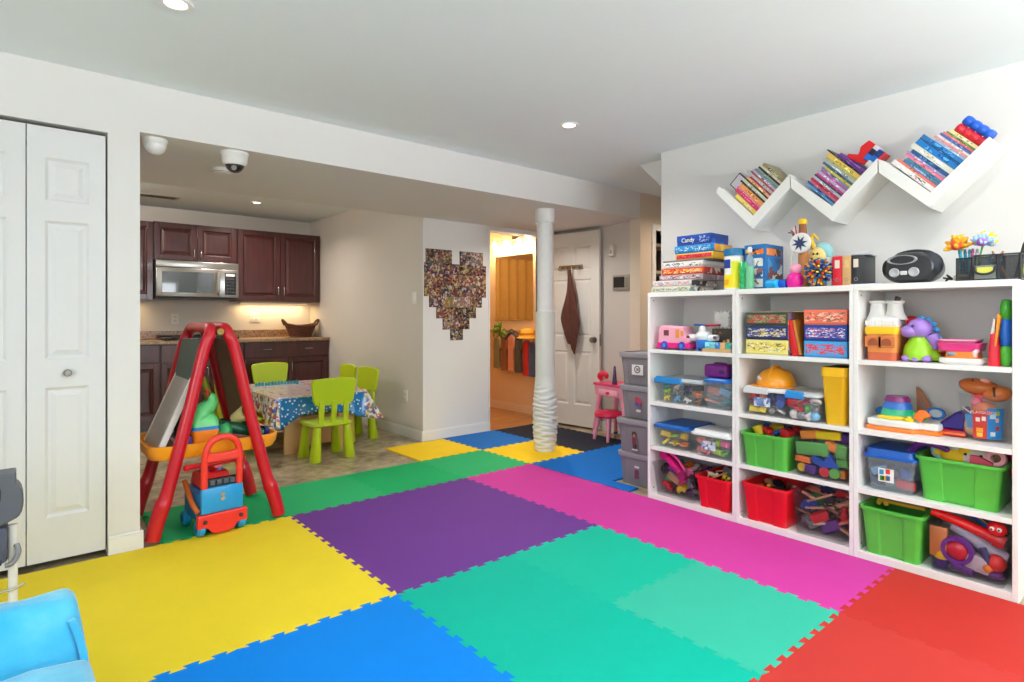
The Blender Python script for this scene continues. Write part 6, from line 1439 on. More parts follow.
spud('tan toy head low inside the tub on the left', -r0*.46, r0*.75, .055, (.6, .6, .8), (226, 170, 110))
for i, (c, nm, x, y, z, k, s, rot) in enumerate((((226, 40, 70), 'crimson lips piece', -.01, r0*.5, .183, 'star', .030, (R(60), 0, 0)), ((60, 140, 200), 'blue hat piece', -r0*.40, r0*.46, .08, 'block', .03, (0, R(80), 0)), ((240, 220, 190), 'cream arm piece', -r0*.48, r0*.42, .12, 'stick', .02, (0, R(40), 0)), ((236, 120, 150), 'pink piece', -r0*.2, r0*.4, .165, 'ball', .024, (0, 0, 0)), ((110, 80, 170), 'violet piece', -r0*.55, r0*.7, .12, 'cube', .022, (.4, .3, 0)))):
    ob = obj('toy_piece', toy_mesh(k, s, i), P(c, .4), loc=Matrix.Translation(t.location) @ Euler(t.rotation_euler).to_matrix().to_4x4() @ Vector((x, y, z)), rot=(rot[0], rot[1], rot[2]-PI/2), smooth=40)
    tag(ob, '%s inside the clear tub of brown toys' % nm, 'toy')
# ================================================================ ZIGZAG WALL SHELVES AND BOOKS
def yz(u, v): p = ox(u, v, 3.30); return Vector((p.y, p.z))
VS = [dict(B=(752.8, 228.9), Ro=(790.0, 187.5), Ri=(789.4, 174), I=(752.8, 215.7), Li=(723.5, 189), Lt=(718.6, 186.9), Lo=(715.6, 192.5)),
      dict(B=(832, 221), Ro=(877.2, 172.2), Ri=(877.0, 158.3), I=(832, 206.3), Li=(796, 181.5), Lt=(790.2, 175.5), Lo=(791.2, 188.5)),
      dict(B=(929.3, 207.7), Ro=(997, 143.6), Ri=(989.3, 136.4), I=(930.4, 192.4), Li=(884.5, 161), Lt=(878.3, 159.2), Lo=(878.8, 172.8))]
labs = ['left white V-shaped wall shelf holding mixed paperbacks', 'middle white V-shaped wall shelf with a red toy at its top end', 'right white V-shaped wall shelf with blue books']
WS = P((238, 237, 232), .45, .01, 5)
FR = []
for V, lb in zip(VS, labs):
    q = {k: yz(*p) for k, p in V.items()}
    t = thing('wall_shelf', lb, 'wall shelf', (3.30, q['I'].x, q['I'].y), group='white V-shaped wall shelves')
    org = q['I']
    rel = lambda k: tuple(q[k]-org)
    b = BM(); prism(b, [rel('I'), rel('Li'), rel('Lt'), rel('Lo'), rel('B')], 0, .209, 'yz'); obj('left_board', b, WS, t, bevel=.0012)
    b = BM(); prism(b, [rel('I'), rel('B'), rel('Ro'), rel('Ri')], 0, .209, 'yz'); obj('right_board', b, WS, t, bevel=.0012)
    e1 = (q['Ri']-org).normalized(); e2 = (q['Li']-org); e2 = (e2-e1*e2.dot(e1)).normalized()
    FR.append((org, e1, e2, (q['Ri']-org).length))
def book(fr, s, th, h, rgb, label, group, dep=.125, x0=3.325, lean=0, name='book', strip=None, pages=True):
    """book standing on the right board: thickness runs up the board, spine towards the room"""
    org, e1, e2, L = fr
    E1 = Vector((0, e1.x, e1.y)); E2 = Vector((0, e2.x, e2.y)); o3 = Vector((0, org.x, org.y))
    M = Matrix((( -1, 0, 0), (0, 0, 0), (0, 0, 0)))
    t = thing(name, label, 'book', (0, 0, 0), group=group)
    X = Vector((1, 0, 0))
    # local axes: x = thickness (E1), y = depth (+x world), z = height (E2)
    m = Matrix((E1, X, E2)).transposed().to_4x4()
    m = Matrix.Translation(o3+E1*(s+.0006)+E2*.0012+X*x0) @ m
    if lean: m = m @ Matrix.Rotation(lean, 4, 'Y')
    t.matrix_basis = m
    b = BM(); box(b, 0, th, 0, dep, 0, h, .0008, 1); obj('cover', b, P(rgb, .4, .06, 30), t)
    if pages and th > .007:
        b = BM(); box(b, .0012, th-.0012, .002, dep+.0008, .002, h+.0006); obj('pages', b, P((226, 220, 206), .8), t)
    if strip:
        b = BM(); box(b, th*.2, th*.8, -.0007, 0, h*.22, h*.78); obj('spine_print', b, strip, t)
    return t
CNAME = [('yellow', (232, 204, 90)), ('black and white spotted', (60, 54, 50)), ('magenta', (206, 40, 100)), ('rose', (230, 130, 150)), ('orange', (236, 150, 70)), ('dark brown', (70, 50, 44)), ('cream', (226, 216, 190)), ('grey', (150, 150, 152)), ('mustard', (206, 160, 60)), ('crimson', (190, 40, 50)), ('pale grey', (196, 196, 200)), ('steel blue', (110, 126, 160)), ('lavender', (176, 168, 200)), ('olive', (110, 110, 60)), ('beige', (214, 196, 150))]
def row(fr, specs, where, group, dep=.125, rs=1, front=(0, 0)):
    s = .0015; rr = random.Random(rs); seen = {}
    for bi, (nm, rgb, th, h, st) in enumerate(specs):
        cols = [rgb, rgb, [min(255, x+70) for x in rgb], [max(0, x-60) for x in rgb]] if st is None else st
        seen[nm] = seen.get(nm, 0)+1
        pre = ['', 'second ', 'third ', 'fourth '][seen[nm]-1]
        book(fr, s, th, h, rgb, '%s%s book, %s' % (pre, nm, where(s)), group, front[1] if bi < front[0] else dep, strip=PRINT(cols, 90, seed=rr.randint(0, 60), stretch=(1, 1, .5)))
        s += th+.0009
    return s
def W(nm): 
    return lambda s: 'in the %s wall shelf, %s' % (nm, 'low by the V point' if s < .09 else 'halfway up' if s < .19 else 'near the top end')
g = 'books in the left wall shelf'
row(FR[0], [('yellow patterned', (232, 206, 84), .024, .185, [(236, 210, 80), (150, 190, 90), (240, 170, 60), (40, 36, 36), (230, 210, 190)]), ('magenta', (206, 40, 100), .022, .21, None), ('rose', (226, 120, 140), .010, .215, None), ('orange', (236, 156, 84), .026, .205, None), ('dark brown', (62, 46, 42), .010, .225, None), ('pale green', (206, 210, 180), .016, .215, None), ('black', (40, 40, 44), .008, .20, None), ('peach', (236, 180, 130), .014, .20, None), ('crimson', (180, 44, 56), .009, .19, None), ('pale grey', (190, 188, 194), .016, .235, None), ('crimson', (196, 50, 60), .007, .21, None), ('silver', (176, 178, 186), .014, .21, None), ('steel blue', (120, 132, 166), .010, .20, None), ('sage', (150, 170, 140), .010, .19, None), ('charcoal', (58, 56, 60), .010, .19, None), ('ivory', (226, 218, 190), .012, .185, None), ('spotted', (150, 140, 100), .018, .18, [(226, 214, 170), (50, 46, 40), (200, 190, 140), (70, 70, 50)])], W('left'), g, .175, rs=2, front=(10, .115))
org, e1, e2, L = FR[0]; p = ox(739.2, 172.6, 3.45); q = Vector((p.y, p.z))-org
s1, h1 = q.dot(e1), q.dot(e2)
b0 = book(FR[0], .002, s1-.002, h1, (44, 52, 84), 'large white picture book with a navy edge behind the left wall shelf books', g, .012, x0=3.455, strip=None, pages=False)
b = BM(); box(b, .006, s1-.008, -.004, -.0005, .004, h1-.008, .001); obj('pages', b, P((230, 224, 232), .8), b0)
g = 'books in the middle wall shelf'
row(FR[1], [('sky blue', (90, 160, 214), .009, .205, None), ('navy', (50, 64, 110), .009, .21, None), ('dusty rose', (196, 110, 130), .010, .20, None), ('crimson', (190, 46, 70), .014, .205, None), ('pale blue', (186, 196, 216), .012, .20, None), ('dark grey', (76, 70, 76), .009, .205, None), ('magenta', (196, 60, 140), .009, .20, None), ('lilac', (190, 176, 206), .014, .205, None), ('orchid', (186, 90, 170), .009, .195, None), ('grey violet', (140, 136, 160), .013, .20, None), ('yellow green', (206, 206, 70), .010, .185, None), ('slate', (74, 96, 120), .012, .215, None), ('silver', (180, 186, 190), .013, .225, None), ('pale olive', (180, 180, 120), .012, .22, None), ('golden yellow', (232, 196, 90), .022, .225, None), ('black', (40, 40, 46), .007, .245, None), ('violet', (96, 50, 130), .013, .18, None), ('purple', (120, 70, 150), .009, .175, None)], W('middle'), g, .175, rs=3)
g = 'books in the right wall shelf'
send = row(FR[2], [('white', (232, 228, 226), .022, .245, [(236, 232, 230), (236, 232, 230), (60, 60, 66), (214, 120, 110), (232, 228, 226)]), ('coral', (226, 120, 104), .011, .235, None), ('steel blue', (84, 116, 160), .014, .21, None), ('teal', (60, 150, 170), .010, .205, None), ('pink', (236, 120, 150), .013, .225, None), ('lavender', (170, 160, 200), .009, .23, None), ('deep blue', (30, 84, 140), .016, .215, None), ('ivory', (226, 224, 206), .024, .235, None), ('bright blue', (14, 120, 196), .024, .23, None), ('petrol blue', (20, 84, 140), .008, .23, None), ('cerulean', (24, 120, 190), .016, .23, None), ('pale blue', (160, 180, 216), .011, .17, None), ('salmon', (232, 150, 150), .009, .185, None), ('white', (230, 226, 224), .009, .18, None), ('blue grey', (80, 100, 170), .011, .175, None), ('rose', (226, 110, 120), .009, .17, None), ('leaf green', (90, 140, 50), .007, .16, None), ('cream', (236, 216, 160), .014, .155, None)], W('right'), g, .175, rs=4)
# bumpy plastic toys at the right end
org, e1, e2, L = FR[2]; E1 = Vector((0, e1.x, e1.y)); E2 = Vector((0, e2.x, e2.y)); o3 = Vector((0, org.x, org.y))
for k, (c, nm) in enumerate((((206, 26, 50), 'red'), ((20, 90, 206), 'blue'))):
    t = thing('bead_rack', '%s row of plastic rings %s of the right wall shelf' % (nm, 'beside the books' if k == 0 else 'at the top end'), 'toy')
    m = Matrix((E1, Vector((1, 0, 0)), E2)).transposed().to_4x4(); t.matrix_basis = Matrix.Translation(o3+E1*(send+.020+.041*k)+E2*.002+Vector((3.36, 0, 0))) @ m
    for i in range(4):
        b = BM(); lathe(b, [(.010, -.018), (.019, -.018), (.0225, -.006), (.0225, .006), (.019, .018), (.010, .018)], 20, c=(0, 0, .0185+.0372*i)); obj('ring', b, P(c, .3, coat=.2), t, smooth=True)
    b = BM(); cone(b, (0, 0, 0), (0, 0, .15), .0095, n=12); obj('rod', b, P([x*.7 for x in c], .4), t)
org, e1, e2, L = FR[1]; E1 = Vector((0, e1.x, e1.y)); E2 = Vector((0, e2.x, e2.y)); o3 = Vector((0, org.x, org.y))
t = thing('toy_block_model', 'red, blue and white block toy at the top end of the middle wall shelf', 'toy')
t.matrix_basis = Matrix.Translation(o3+E1*.242+E2*.0015+Vector((3.34, 0, 0))) @ Matrix((E1, Vector((1, 0, 0)), E2)).transposed().to_4x4()
b = BM(); box(b, 0, .095, 0, .08, 0, .009, .002); obj('red_base', b, P((206, 24, 34), .35), t)
for i, (x0, x1, z0, z1, c, nm) in enumerate(((0.0, .03, .0095, .04, (232, 228, 226), 'white_brick'), (.0305, .058, .0095, .04, (24, 100, 196), 'blue_brick'), (.0585, .094, .0095, .04, (24, 50, 120), 'navy_brick'), (.02, .05, .0405, .07, (30, 110, 206), 'blue_brick'), (.0505, .08, .0405, .07, (20, 36, 70), 'dark_brick'), (.0805, .10, .0405, .07, (226, 226, 232), 'white_brick'))):
    b = BM(); box(b, x0, x1, 0, .07, z0, z1, .002); obj(nm, b, P(c, .35), t)
b = BM(); prism(b, [(0, .042), (.019, .042), (.019, .0706), (.10, .0706), (.10, .115), (.055, .125), (.02, .105), (-.005, .15), (-.02, .145), (-.014, .09)], .005, .06, 'xz'); obj('red_body', b, P((216, 22, 30), .35), t, bevel=.003)
# ================================================================ GREY LIDDED BINS
GY = P((128, 124, 130), .4, .03, 10); GYL = P((150, 147, 152), .4, .03, 10)
bz = 0.0005
names = ['bottom grey bin of the stack by the shelving with a small dark sticker', 'grey bin with a figure sticker, second from the floor in the stack', 'grey bin with a red and blue sticker, third from the floor in the stack', 'top grey bin of the stack with a white picture label']
GB_Y0, GB_Y1 = 2.325, 2.655
for i, lb in enumerate(names):
    jx = (.0, -.012, .01, .004)[i]; jy = (0, .004, -.006, -.006)[i]
    t = thing('grey_bin', lb, 'lidded bin', (3.225+jx, (GB_Y0+GB_Y1)/2+jy, bz), -PI/2, 'stack of grey lidded bins')
    w, d, h = .315, .255, .205
    obj('tub', bin_shell(w, d, h, .9, rim=.006), GY, t, smooth=35)
    b = BM(); o = d*.05; 
    loft(b, [rring(w*.60, .03, .012, .015, o*1-.006), rring(w*.66, .03, .17, .015, -.003), rring(w*.60, .03, .185, .015, .001)]); obj('front_panel', b, P((122, 118, 124), .4, .03, 10), t, smooth=35)
    b = BM(); loft(b, [rring(w+.022, d+.022, h-.012, .03, -.011), rring(w+.03, d+.03, h+.012, .03, -.015), rring(w+.026, d+.026, h+.020, .03, -.013), rring(w-.02, d-.02, h+.023, .03, .01), rring(w-.02, d-.02, h+.015, .03, .01)]); obj('lid', b, GYL, t, smooth=35)
    for s in (-1, 1):
        b = BM(); box(b, s*(w*.5+.0)-.012, s*(w*.5)+.012, d*.3, d*.7, h-.05, h-.012, .006); obj('clip', b, GYL, t, smooth=True)
    y = -.0085
    if i == 3:
        l = patch(t, -.05, .045, .075, .145, P((226, 224, 222), .5), y, 'picture_label')
        b = BM(); lathe(b, [(.018, 0), (.026, 0), (.026, .0008), (.018, .0008)], 20, mtx=Matrix.Translation((-.004, y, .112)) @ MFRONT); obj('drawing', b, P((90, 90, 96), .5), l)
        b = BM(); box(b, -.012, .008, y-.0012, y, .102, .122); obj('drawing', b, P((130, 130, 134), .5), l)
    elif i == 2:
        for x, zc, s, c in ((-.012, .135, .018, (196, 60, 70)), (.012, .128, .016, (206, 60, 80)), (-.014, .105, .015, (70, 80, 150)), (.010, .100, .014, (120, 70, 130))):
            b = BM(); prism(b, [(x+s*math.cos(R(a)), zc+s*math.sin(R(a))) for a in range(0, 360, 30)], y-.0007, y, 'xz'); obj('sticker', b, P(c, .5), t)
        patch(t, -.016, .02, .052, .068, P((216, 206, 216), .5), y, 'name_sticker')
    elif i == 1:
        st = patch(t, -.020, .014, .03, .062, P((60, 48, 56), .5), y, 'sticker')
        for x0, x1, z0, z1, c, nm in ((-.024, .010, .062, .110, (110, 44, 66), 'figure_top'), (-.030, -.024, .068, .105, (150, 106, 96), 'figure_arm'), (.010, .016, .064, .1, (150, 106, 96), 'figure_arm'), (-.026, .02, .022, .030, (226, 220, 222), 'name_strip')):
            b = BM(); box(b, x0, x1, y-.0008, y, z0, z1); obj(nm, b, P(c, .5), st)
        b = BM(); prism(b, [(-.008+.020*math.cos(R(a)), .128+.020*math.sin(R(a))) for a in range(0, 360, 24)], y-.0008, y, 'xz'); obj('figure_head', b, P((58, 38, 36), .5), st)
        b = BM(); prism(b, [(-.006+.012*math.cos(R(a)), .120+.012*math.sin(R(a))) for a in range(0, 360, 24)], y-.0014, y-.0008, 'xz'); obj('figure_face', b, P((166, 116, 100), .5), st)
    else:
        patch(t, -.018, .020, .128, .142, P((226, 216, 226), .5), y, 'name_sticker'); patch(t, -.016, .014, .055, .115, PRINT([(110, 40, 70), (60, 44, 60), (150, 60, 90), (80, 70, 80)], 70, seed=3), y, 'sticker')
    bz += h+.0235 if i == 3 else h+.0240
# ================================================================ PINK CHILD VANITY AND STOOL
VX, VY = 4.235, 3.555
v = thing('toy_vanity', 'pink and red child vanity table half hidden behind the grey bins', 'toy vanity', (VX, VY, .0125), -PI/2-R(8))
PKV = P((240, 156, 180), .4); RDV = P((214, 30, 76), .35)
for x in (-.19, .19):
    for y, s in ((-.02, -1), (.20, 1)):
        b = BM(); tube(b, [(x*1.12, y+s*.03, .0), (x*1.02, y+s*.012, .2), (x*.85, y, .40)], [.016, .020, .026], 10, 4); obj('leg', b, PKV, v, smooth=True)
        b = BM(); cone(b, (x*1.12, y+s*.03, 0), (x*1.10, y+s*.028, .022), .020, .018, 12); obj('foot', b, P((60, 60, 140), .5), v)
b = BM(); loft(b, [rring(.44, .26, .40, .04, -.04), rring(.46, .28, .47, .05, -.05), rring(.46, .28, .50, .05, -.05)]); obj('table_body', b, PKV, v, smooth=35)
b = BM(); loft(b, [rring(.48, .30, .5005, .05, -.06), rring(.48, .30, .52, .05, -.06)]); obj('table_top', b, P((226, 60, 110), .35), v, smooth=35)
b = BM(); box(b, -.13, .13, -.062, -.05, .415, .465, .012); dw = obj('drawer_front', b, P((246, 176, 190), .35), v, smooth=True)
b = BM(); ball(b, (0, -.064, .44), .02, 14, (1.3, .5, .7)); obj('drawer_knob', b, RDV, dw, smooth=True)
b = BM(); tube(b, [(-.17, .02, .535), (-.18, .0, .57), (-.15, .0, .60), (-.11, .02, .59), (-.12, .03, .56)], [.016, .026, .03, .024, .016], 12, 4); tag(obj('red_toy_pony', b, P((216, 40, 70), .4), loc=Matrix.Translation(v.location) @ Euler(v.rotation_euler).to_matrix().to_4x4() @ Vector((0, 0, .004)), rot=v.rotation_euler, smooth=True), 'curled red toy standing on the pink vanity table', 'toy')
b = BM(); cone(b, (0, 0, 0), (0, 0, .17), .024, .008, 14); tag(obj('dark_bottle', b, P((70, 50, 90), .3), loc=Matrix.Translation(v.location) @ Euler(v.rotation_euler).to_matrix().to_4x4() @ Vector((.05, -.02, .5215))), 'dark violet pointed bottle on the pink vanity table', 'bottle')
s = thing('toy_stool', 'red topped pink stool tucked under the child vanity', 'stool', (VX-.02, VY+.03, .0125), -PI/2-R(8))
b = BM(); lathe(b, [(0, .215), (.12, .215), (.135, .23), (.13, .255), (.10, .268), (0, .27)], 30); obj('seat', b, RDV, s, smooth=True)
for a in (45, 135, 225, 315):
    b = BM(); ca, sa = math.cos(R(a)), math.sin(R(a)); tube(b, [(.135*ca, .135*sa, 0), (.115*ca, .115*sa, .1), (.09*ca, .09*sa, .216)], [.014, .017, .024], 10, 4); obj('leg', b, PKV, s, smooth=True)

# ================================================================ RED EASEL
EP = P((190, 12, 34), .32, .05, 8, coat=.2)
X0, X1, YA_, YB_ = .535, 1.16, 3.435, 3.955
ea = thing('easel', 'red plastic double sided child easel with an orange tray', 'easel', ((X0+X1)/2-.012, YA_, .0135))
hwid = (X1-X0)/2; D = YB_-YA_; TOP = 1.085
def frame(s):
    """one side: front leg, rounded bar over the top, back leg, all one tube"""
    lo = [(hwid, .012), (hwid-.02, .10), (hwid-.046, .185), (hwid-.068, .25), (.154, .62), (.078, TOP-.12), (.050, TOP-.045)]
    rad = [.035, .037, .039, .032, .031, .030, .030]
    pts = [(s*x, 0, z) for x, z in lo]+[(s*.038, .035, TOP-.006), (s*.034, .10, TOP), (s*.034, D-.10, TOP), (s*.038, D-.035, TOP-.006)]+[(s*x, D, z) for x, z in reversed(lo)]
    b = BM(); tube(b, pts, rad+[.030]*4+rad[::-1], 16, 4)
    return obj('side_frame', b, EP, ea, smooth=True)
for s in (-1, 1): frame(s)
b = BM(); cone(b, (0, -.02, TOP-.02), (0, .012, TOP-.02), .018, n=18); obj('hinge_pin', b, P((120, 96, 40), .4, metal=.6), ea, smooth=40)
def board(s, z0, z1, th, m, name, off=0, y0=.04, y1=None):
    y1 = D-.04 if y1 is None else y1
    def xx(z): return s*(.085+(hwid-.075-.085)*(TOP-.05-z)/(TOP-.05-.24)+off)
    b = BM(); loft(b, [[(xx(z0), y0, z0), (xx(z0)+s*th, y0, z0), (xx(z0)+s*th, y1, z0), (xx(z0), y1, z0)], [(xx(z1), y0, z1), (xx(z1)+s*th, y0, z1), (xx(z1)+s*th, y1, z1), (xx(z1), y1, z1)]])
    return obj(name, b, m, ea, bevel=.003)
board(1, .50, 1.02, .014, P((112, 92, 60), .55), 'brown_board', -.012)
board(-1, .50, 1.02, .012, P((66, 84, 74), .6), 'chalk_board', -.012)
# orange tray shelf right round the middle
b = BM(); TZ = .43
def trg(w, d, z): return [(x, y, z) for x, y in rrect(-w, w, D/2-d, D/2+d, .09, 6)]
OT = P((248, 160, 36), .35)
loft(b, [trg(.310, .235, TZ-.03), trg(.326, .25, TZ), trg(.332, .256, TZ+.045), trg(.320, .244, TZ+.045), trg(.306, .23, TZ+.004)]); obj('tray', b, OT, ea, smooth=35)
b = BM(); box(b, -.255, .255, D/2-.19, D/2+.19, TZ+.006, TZ+.012); obj('tray_mat', b, P((150, 40, 40), .5), ea)
# a removed board leaning in the left end of the tray
EM = Matrix.Translation(ea.location)
wb = thing('white_board', 'grey white framed board leaning in the left end of the easel tray', 'board', EM @ Vector((-.272, .065, TZ+.0075)), rot=(0, R(23), 0))
b = BM(); box(b, -.012, .012, 0, .40, 0, .47, .003); obj('panel', b, P((170, 166, 160), .45), wb)
b = BM()
for y0, y1, z0, z1 in ((-.002, .022, 0, .47), (.38, .402, 0, .47), (.022, .38, .45, .472)): box(b, -.015, .015, y0, y1, z0, z1, .002)
obj('frame', b, P((226, 224, 218), .45), wb)
b = BM(); box(b, -.0165, .0165, .02, .12, .43, .462, .002); obj('clip', b, P((222, 210, 206), .5), wb, label='pale clip with red marks')
def ep(x, y, z): return EM @ Vector((x, y, z))
o = thing('toy_pot', 'orange toy bucket topped by a green squeeze toy on the easel tray', 'toy', ep(-.055, .10, TZ+.0128))
b = BM(); loft(b, [rring(.12, .10, 0, .02, -.05), rring(.14, .115, .09, .02, -.0575)]); obj('bucket', b, P((246, 136, 30), .35), o, smooth=35)
b = BM(); loft(b, [rring(.142, .118, .0905, .02, -.059), rring(.142, .118, .108, .02, -.059)]); obj('blue_band', b, P((30, 130, 200), .35), o, smooth=35)
b = BM(); tube(b, [(-.03, 0, .14), (-.01, 0, .18), (.025, 0, .215), (.035, 0, .25), (.02, 0, .262)], [.052, .05, .040, .032, .026], 14, 4); loft(b, [rring(.138, .112, .1085, .02, -.056), rring(.13, .10, .15, .03, -.05), rring(.08, .07, .18, .03, -.035)]); obj('green_top', b, P((96, 206, 120), .35), o, smooth=60)
b = BM(); tube(b, [(.02, 0, .262), (.02, 0, .285), (.008, 0, .30)], .008, 8, 3); obj('red_tip', b, P((216, 40, 40), .4), o, smooth=True)
def lay(name, label, cat, pts, rs, rgb, group=None, rough=.35, n=14):
    b = BM(); P0 = Vector(pts[0]); tube(b, [Vector(p)-P0 for p in pts], rs, n, 4)
    return tag(obj(name, b, P(rgb, rough), loc=ep(*P0), smooth=True), label, cat, group)
GE = 'things heaped on the easel tray'
lay('green_marker_tube', 'thick dark green tube lying across the easel tray', 'toy', [(.03, .12, TZ+.105), (.12, .10, TZ+.085), (.25, .09, TZ+.042)], [.030, .033, .026], (12, 84, 54), GE)
lay('green_toy_frog', 'bright green lump toy between the bucket and the dark tube', 'toy', [(.035, .05, TZ+.04), (.045, .055, TZ+.09), (.035, .06, TZ+.125)], [.034, .034, .02], (40, 150, 80), GE)
lay('black_tube_toy', 'black tube lying behind the dark green one on the easel tray', 'toy', [(.05, .20, TZ+.12), (.16, .19, TZ+.09), (.27, .18, TZ+.045)], [.016, .018, .016], (36, 40, 40), GE)
lay('red_marker', 'red marker at the right end of the easel tray', 'pen', [(.17, .24, TZ+.09), (.27, .22, TZ+.03)], .012, (206, 50, 40), GE)
lay('orange_marker', 'orange marker beside the red marker on the easel tray', 'pen', [(.13, .25, TZ+.10), (.235, .255, TZ+.03)], .011, (232, 120, 60), GE)
lay('pink_marker', 'thin pale red marker in the left part of the easel tray', 'pen', [(-.24, .12, TZ+.10), (-.17, .10, TZ+.03)], .010, (206, 150, 150), GE)
lay('grey_marker', 'thin grey marker near the leaning board in the easel tray', 'pen', [(-.21, .20, TZ+.12), (-.15, .16, TZ+.03)], .010, (180, 180, 186), GE)
lay('navy_ball_toy', 'dark blue rounded toy at the right rim of the easel tray', 'toy', [(.25, .10, TZ+.05), (.275, .11, TZ+.045)], .034, (24, 40, 110), GE)
lay('lime_stick', 'tall lime green plastic stick standing in the easel tray', 'toy', [(.07, .36, TZ+.02), (.04, .38, TZ+.20), (.01, .40, TZ+.36)], [.034, .026, .012], (190, 200, 40), GE)
lay('violet_block', 'dark violet toy beside the orange bucket', 'toy', [(-.15, .05, TZ+.035), (-.145, .06, TZ+.075)], .026, (80, 50, 130), GE)
o = thing('cream_cup', 'cream coloured cup lying on its side on top of the tray heap', 'cup', ep(.145, .13, TZ+.150), rot=(R(20), R(62), R(-30)))
b = BM(); lathe(b, [(0, -.05), (.03, -.05), (.048, .04), (.05, .05), (.043, .05), (.026, -.042), (0, -.042)], 26); obj('cup', b, P((232, 210, 140), .45), o, smooth=40)

# ================================================================ WALKER TOY CAR
wk = thing('push_walker', 'red and blue push-along toy truck standing in front of the easel', 'toy walker', (.832, 3.36, .0125), R(5))
RW = P((228, 44, 40), .35); BW_ = P((30, 150, 214), .35)
b = BM(); prism(b, [(-.125, .045), (-.125, .115), (.125, .115), (.125, .045), (.075, .045), (.055, .018), (.03, .008), (-.03, .008), (-.055, .018), (-.075, .045)], -.012, .02, 'xz'); f = obj('red_bumper', b, RW, wk, bevel=.006)
for x in (-.09, .09):
    b = BM(); cone(b, (x, -.013, .08), (x, -.018, .08), .011, n=14); obj('dark_screw', b, P((60, 30, 30), .5), f)
b = BM(); box(b, -.105, .105, -.004, .022, .116, .25, .008); f = obj('blue_panel', b, BW_, wk, smooth=True)
for z in (.185, .208):
    b = BM(); cone(b, (0, -.004, z), (0, -.009, z), .011, n=14); obj('metal_catch', b, P((176, 170, 160), .35, metal=.6), f)
b = BM(); box(b, -.10, .10, .0225, .30, .06, .22, .012); obj('truck_body', b, P((36, 120, 190), .4), wk, smooth=True)
b = BM(); prism(b, [(.06, .221), (.29, .221), (.25, .30), (.12, .30)], -.075, .075, 'yz'); obj('cab', b, RW, wk, bevel=.012)
b = BM(); prism(b, [(.026, .2205), (.055, .2205), (.05, .29), (.026, .285)], -.07, .085, 'yz'); c = obj('black_keyboard', b, P((30, 32, 36), .4), wk, bevel=.004)
for i in range(4):
    b = BM(); box(b, -.055+.034*i, -.030+.034*i, .019, .0262, .256, .28, .003); obj('button', b, P((90, 94, 100), .4), c)
b = BM(); prism(b, [(.14, .3005), (.23, .3005), (.21, .33), (.155, .33)], -.05, .05, 'yz'); obj('blue_roof', b, P((60, 130, 220), .4), wk, bevel=.006)
# loop handle
b = BM(); tube(b, [(-.088, .01, .25), (-.088, .006, .34), (-.086, .0, .42), (-.07, -.004, .475), (-.03, -.006, .508), (.03, -.006, .508), (.07, -.004, .475), (.086, .0, .42), (.088, .006, .34), (.088, .01, .25)], .017, 12, 4); h = obj('loop_handle', b, P((234, 58, 46), .35), wk, smooth=True)
b = BM(); prism(b, [(-.084, .385), (.084, .385), (.084, .44), (.03, .428), (-.03, .428), (-.084, .44)], -.012, .014, 'xz'); obj('cross_plate', b, P((234, 58, 46), .35), wk, bevel=.008)
b = BM(); tube(b, [(-.17, .045, .365), (-.10, .06, .362), (.02, .07, .362), (.10, .08, .362)], [.016, .014, .014, .014], 10, 3); obj('red_rod', b, P((200, 26, 36), .35), wk, smooth=True)
b = BM(); tube(b, [(0, .18, .325), (0, .12, .348), (0, .07, .362)], [.045, .034, .03], 12, 3); obj('red_column', b, P((200, 26, 36), .35), wk, smooth=True)
b = BM(); tube(b, [(-.115, .02, .13), (-.125, .08, .17), (-.12, .22, .255)], .013, 10, 4); obj('orange_rail', b, P((214, 110, 50), .35), wk, smooth=True)
for x in (-.102, .102):
    for y in (.03, .26):
        b = BM(); lathe(b, [(.014, -.02), (.034, -.02), (.042, -.012), (.042, .012), (.034, .02), (.014, .02)], 24, mtx=Matrix.Translation((x, y, .0425)) @ Matrix.Rotation(PI/2, 4, 'Y')); wl = obj('wheel', b, BW_, wk, smooth=40)
        b = BM(); cone(b, (x-.017, y, .0425), (x+.017, y, .0425), .016, n=14); obj('hub', b, P((20, 100, 170), .4), wl)

# ================================================================ CHILD TABLE, CLOTH, GREEN CHAIRS
TX0, TX1, TY0, TY1, TZ_ = 1.60, 2.42, 4.90, 6.02, .495
PINE = P((206, 160, 104), .5, .12, 9)
tb = thing('play_table', 'pale wooden child table with board legs under a plastic cloth', 'table', ((TX0+TX1)/2, (TY0+TY1)/2, 0))
tw, td = (TX1-TX0)/2, (TY1-TY0)/2
b = BM(); box(b, -tw, tw, -td, td, TZ_-.022, TZ_, .004); obj('table_top', b, PINE, tb)
for s in (-1, 1):
    for q in (-1, 1):
        b = BM(); xo = s*(tw-.175); yo = q*(td-.07)
        box(b, xo-.07, xo+.07, yo-.011, yo+.011, 0, TZ_-.023, .002); box(b, xo-s*.07-.010, xo-s*.07+.010, yo-q*.011-q*.06-.05, yo-q*.06+.05, 0, TZ_-.023, .002)
        obj('leg', b, P((210, 164, 106), .5, .12, 9), tb)
b = BM(); box(b, -tw+.26, tw-.26, -td+.13, -td+.15, .04, .30, .002); obj('modesty_board', b, P((196, 150, 96), .55, .12, 9), tb)
b = BM(); box(b, -tw+.26, tw-.26, td-.15, td-.13, .04, .30, .002); obj('modesty_board', b, P((196, 150, 96), .55, .12, 9), tb)
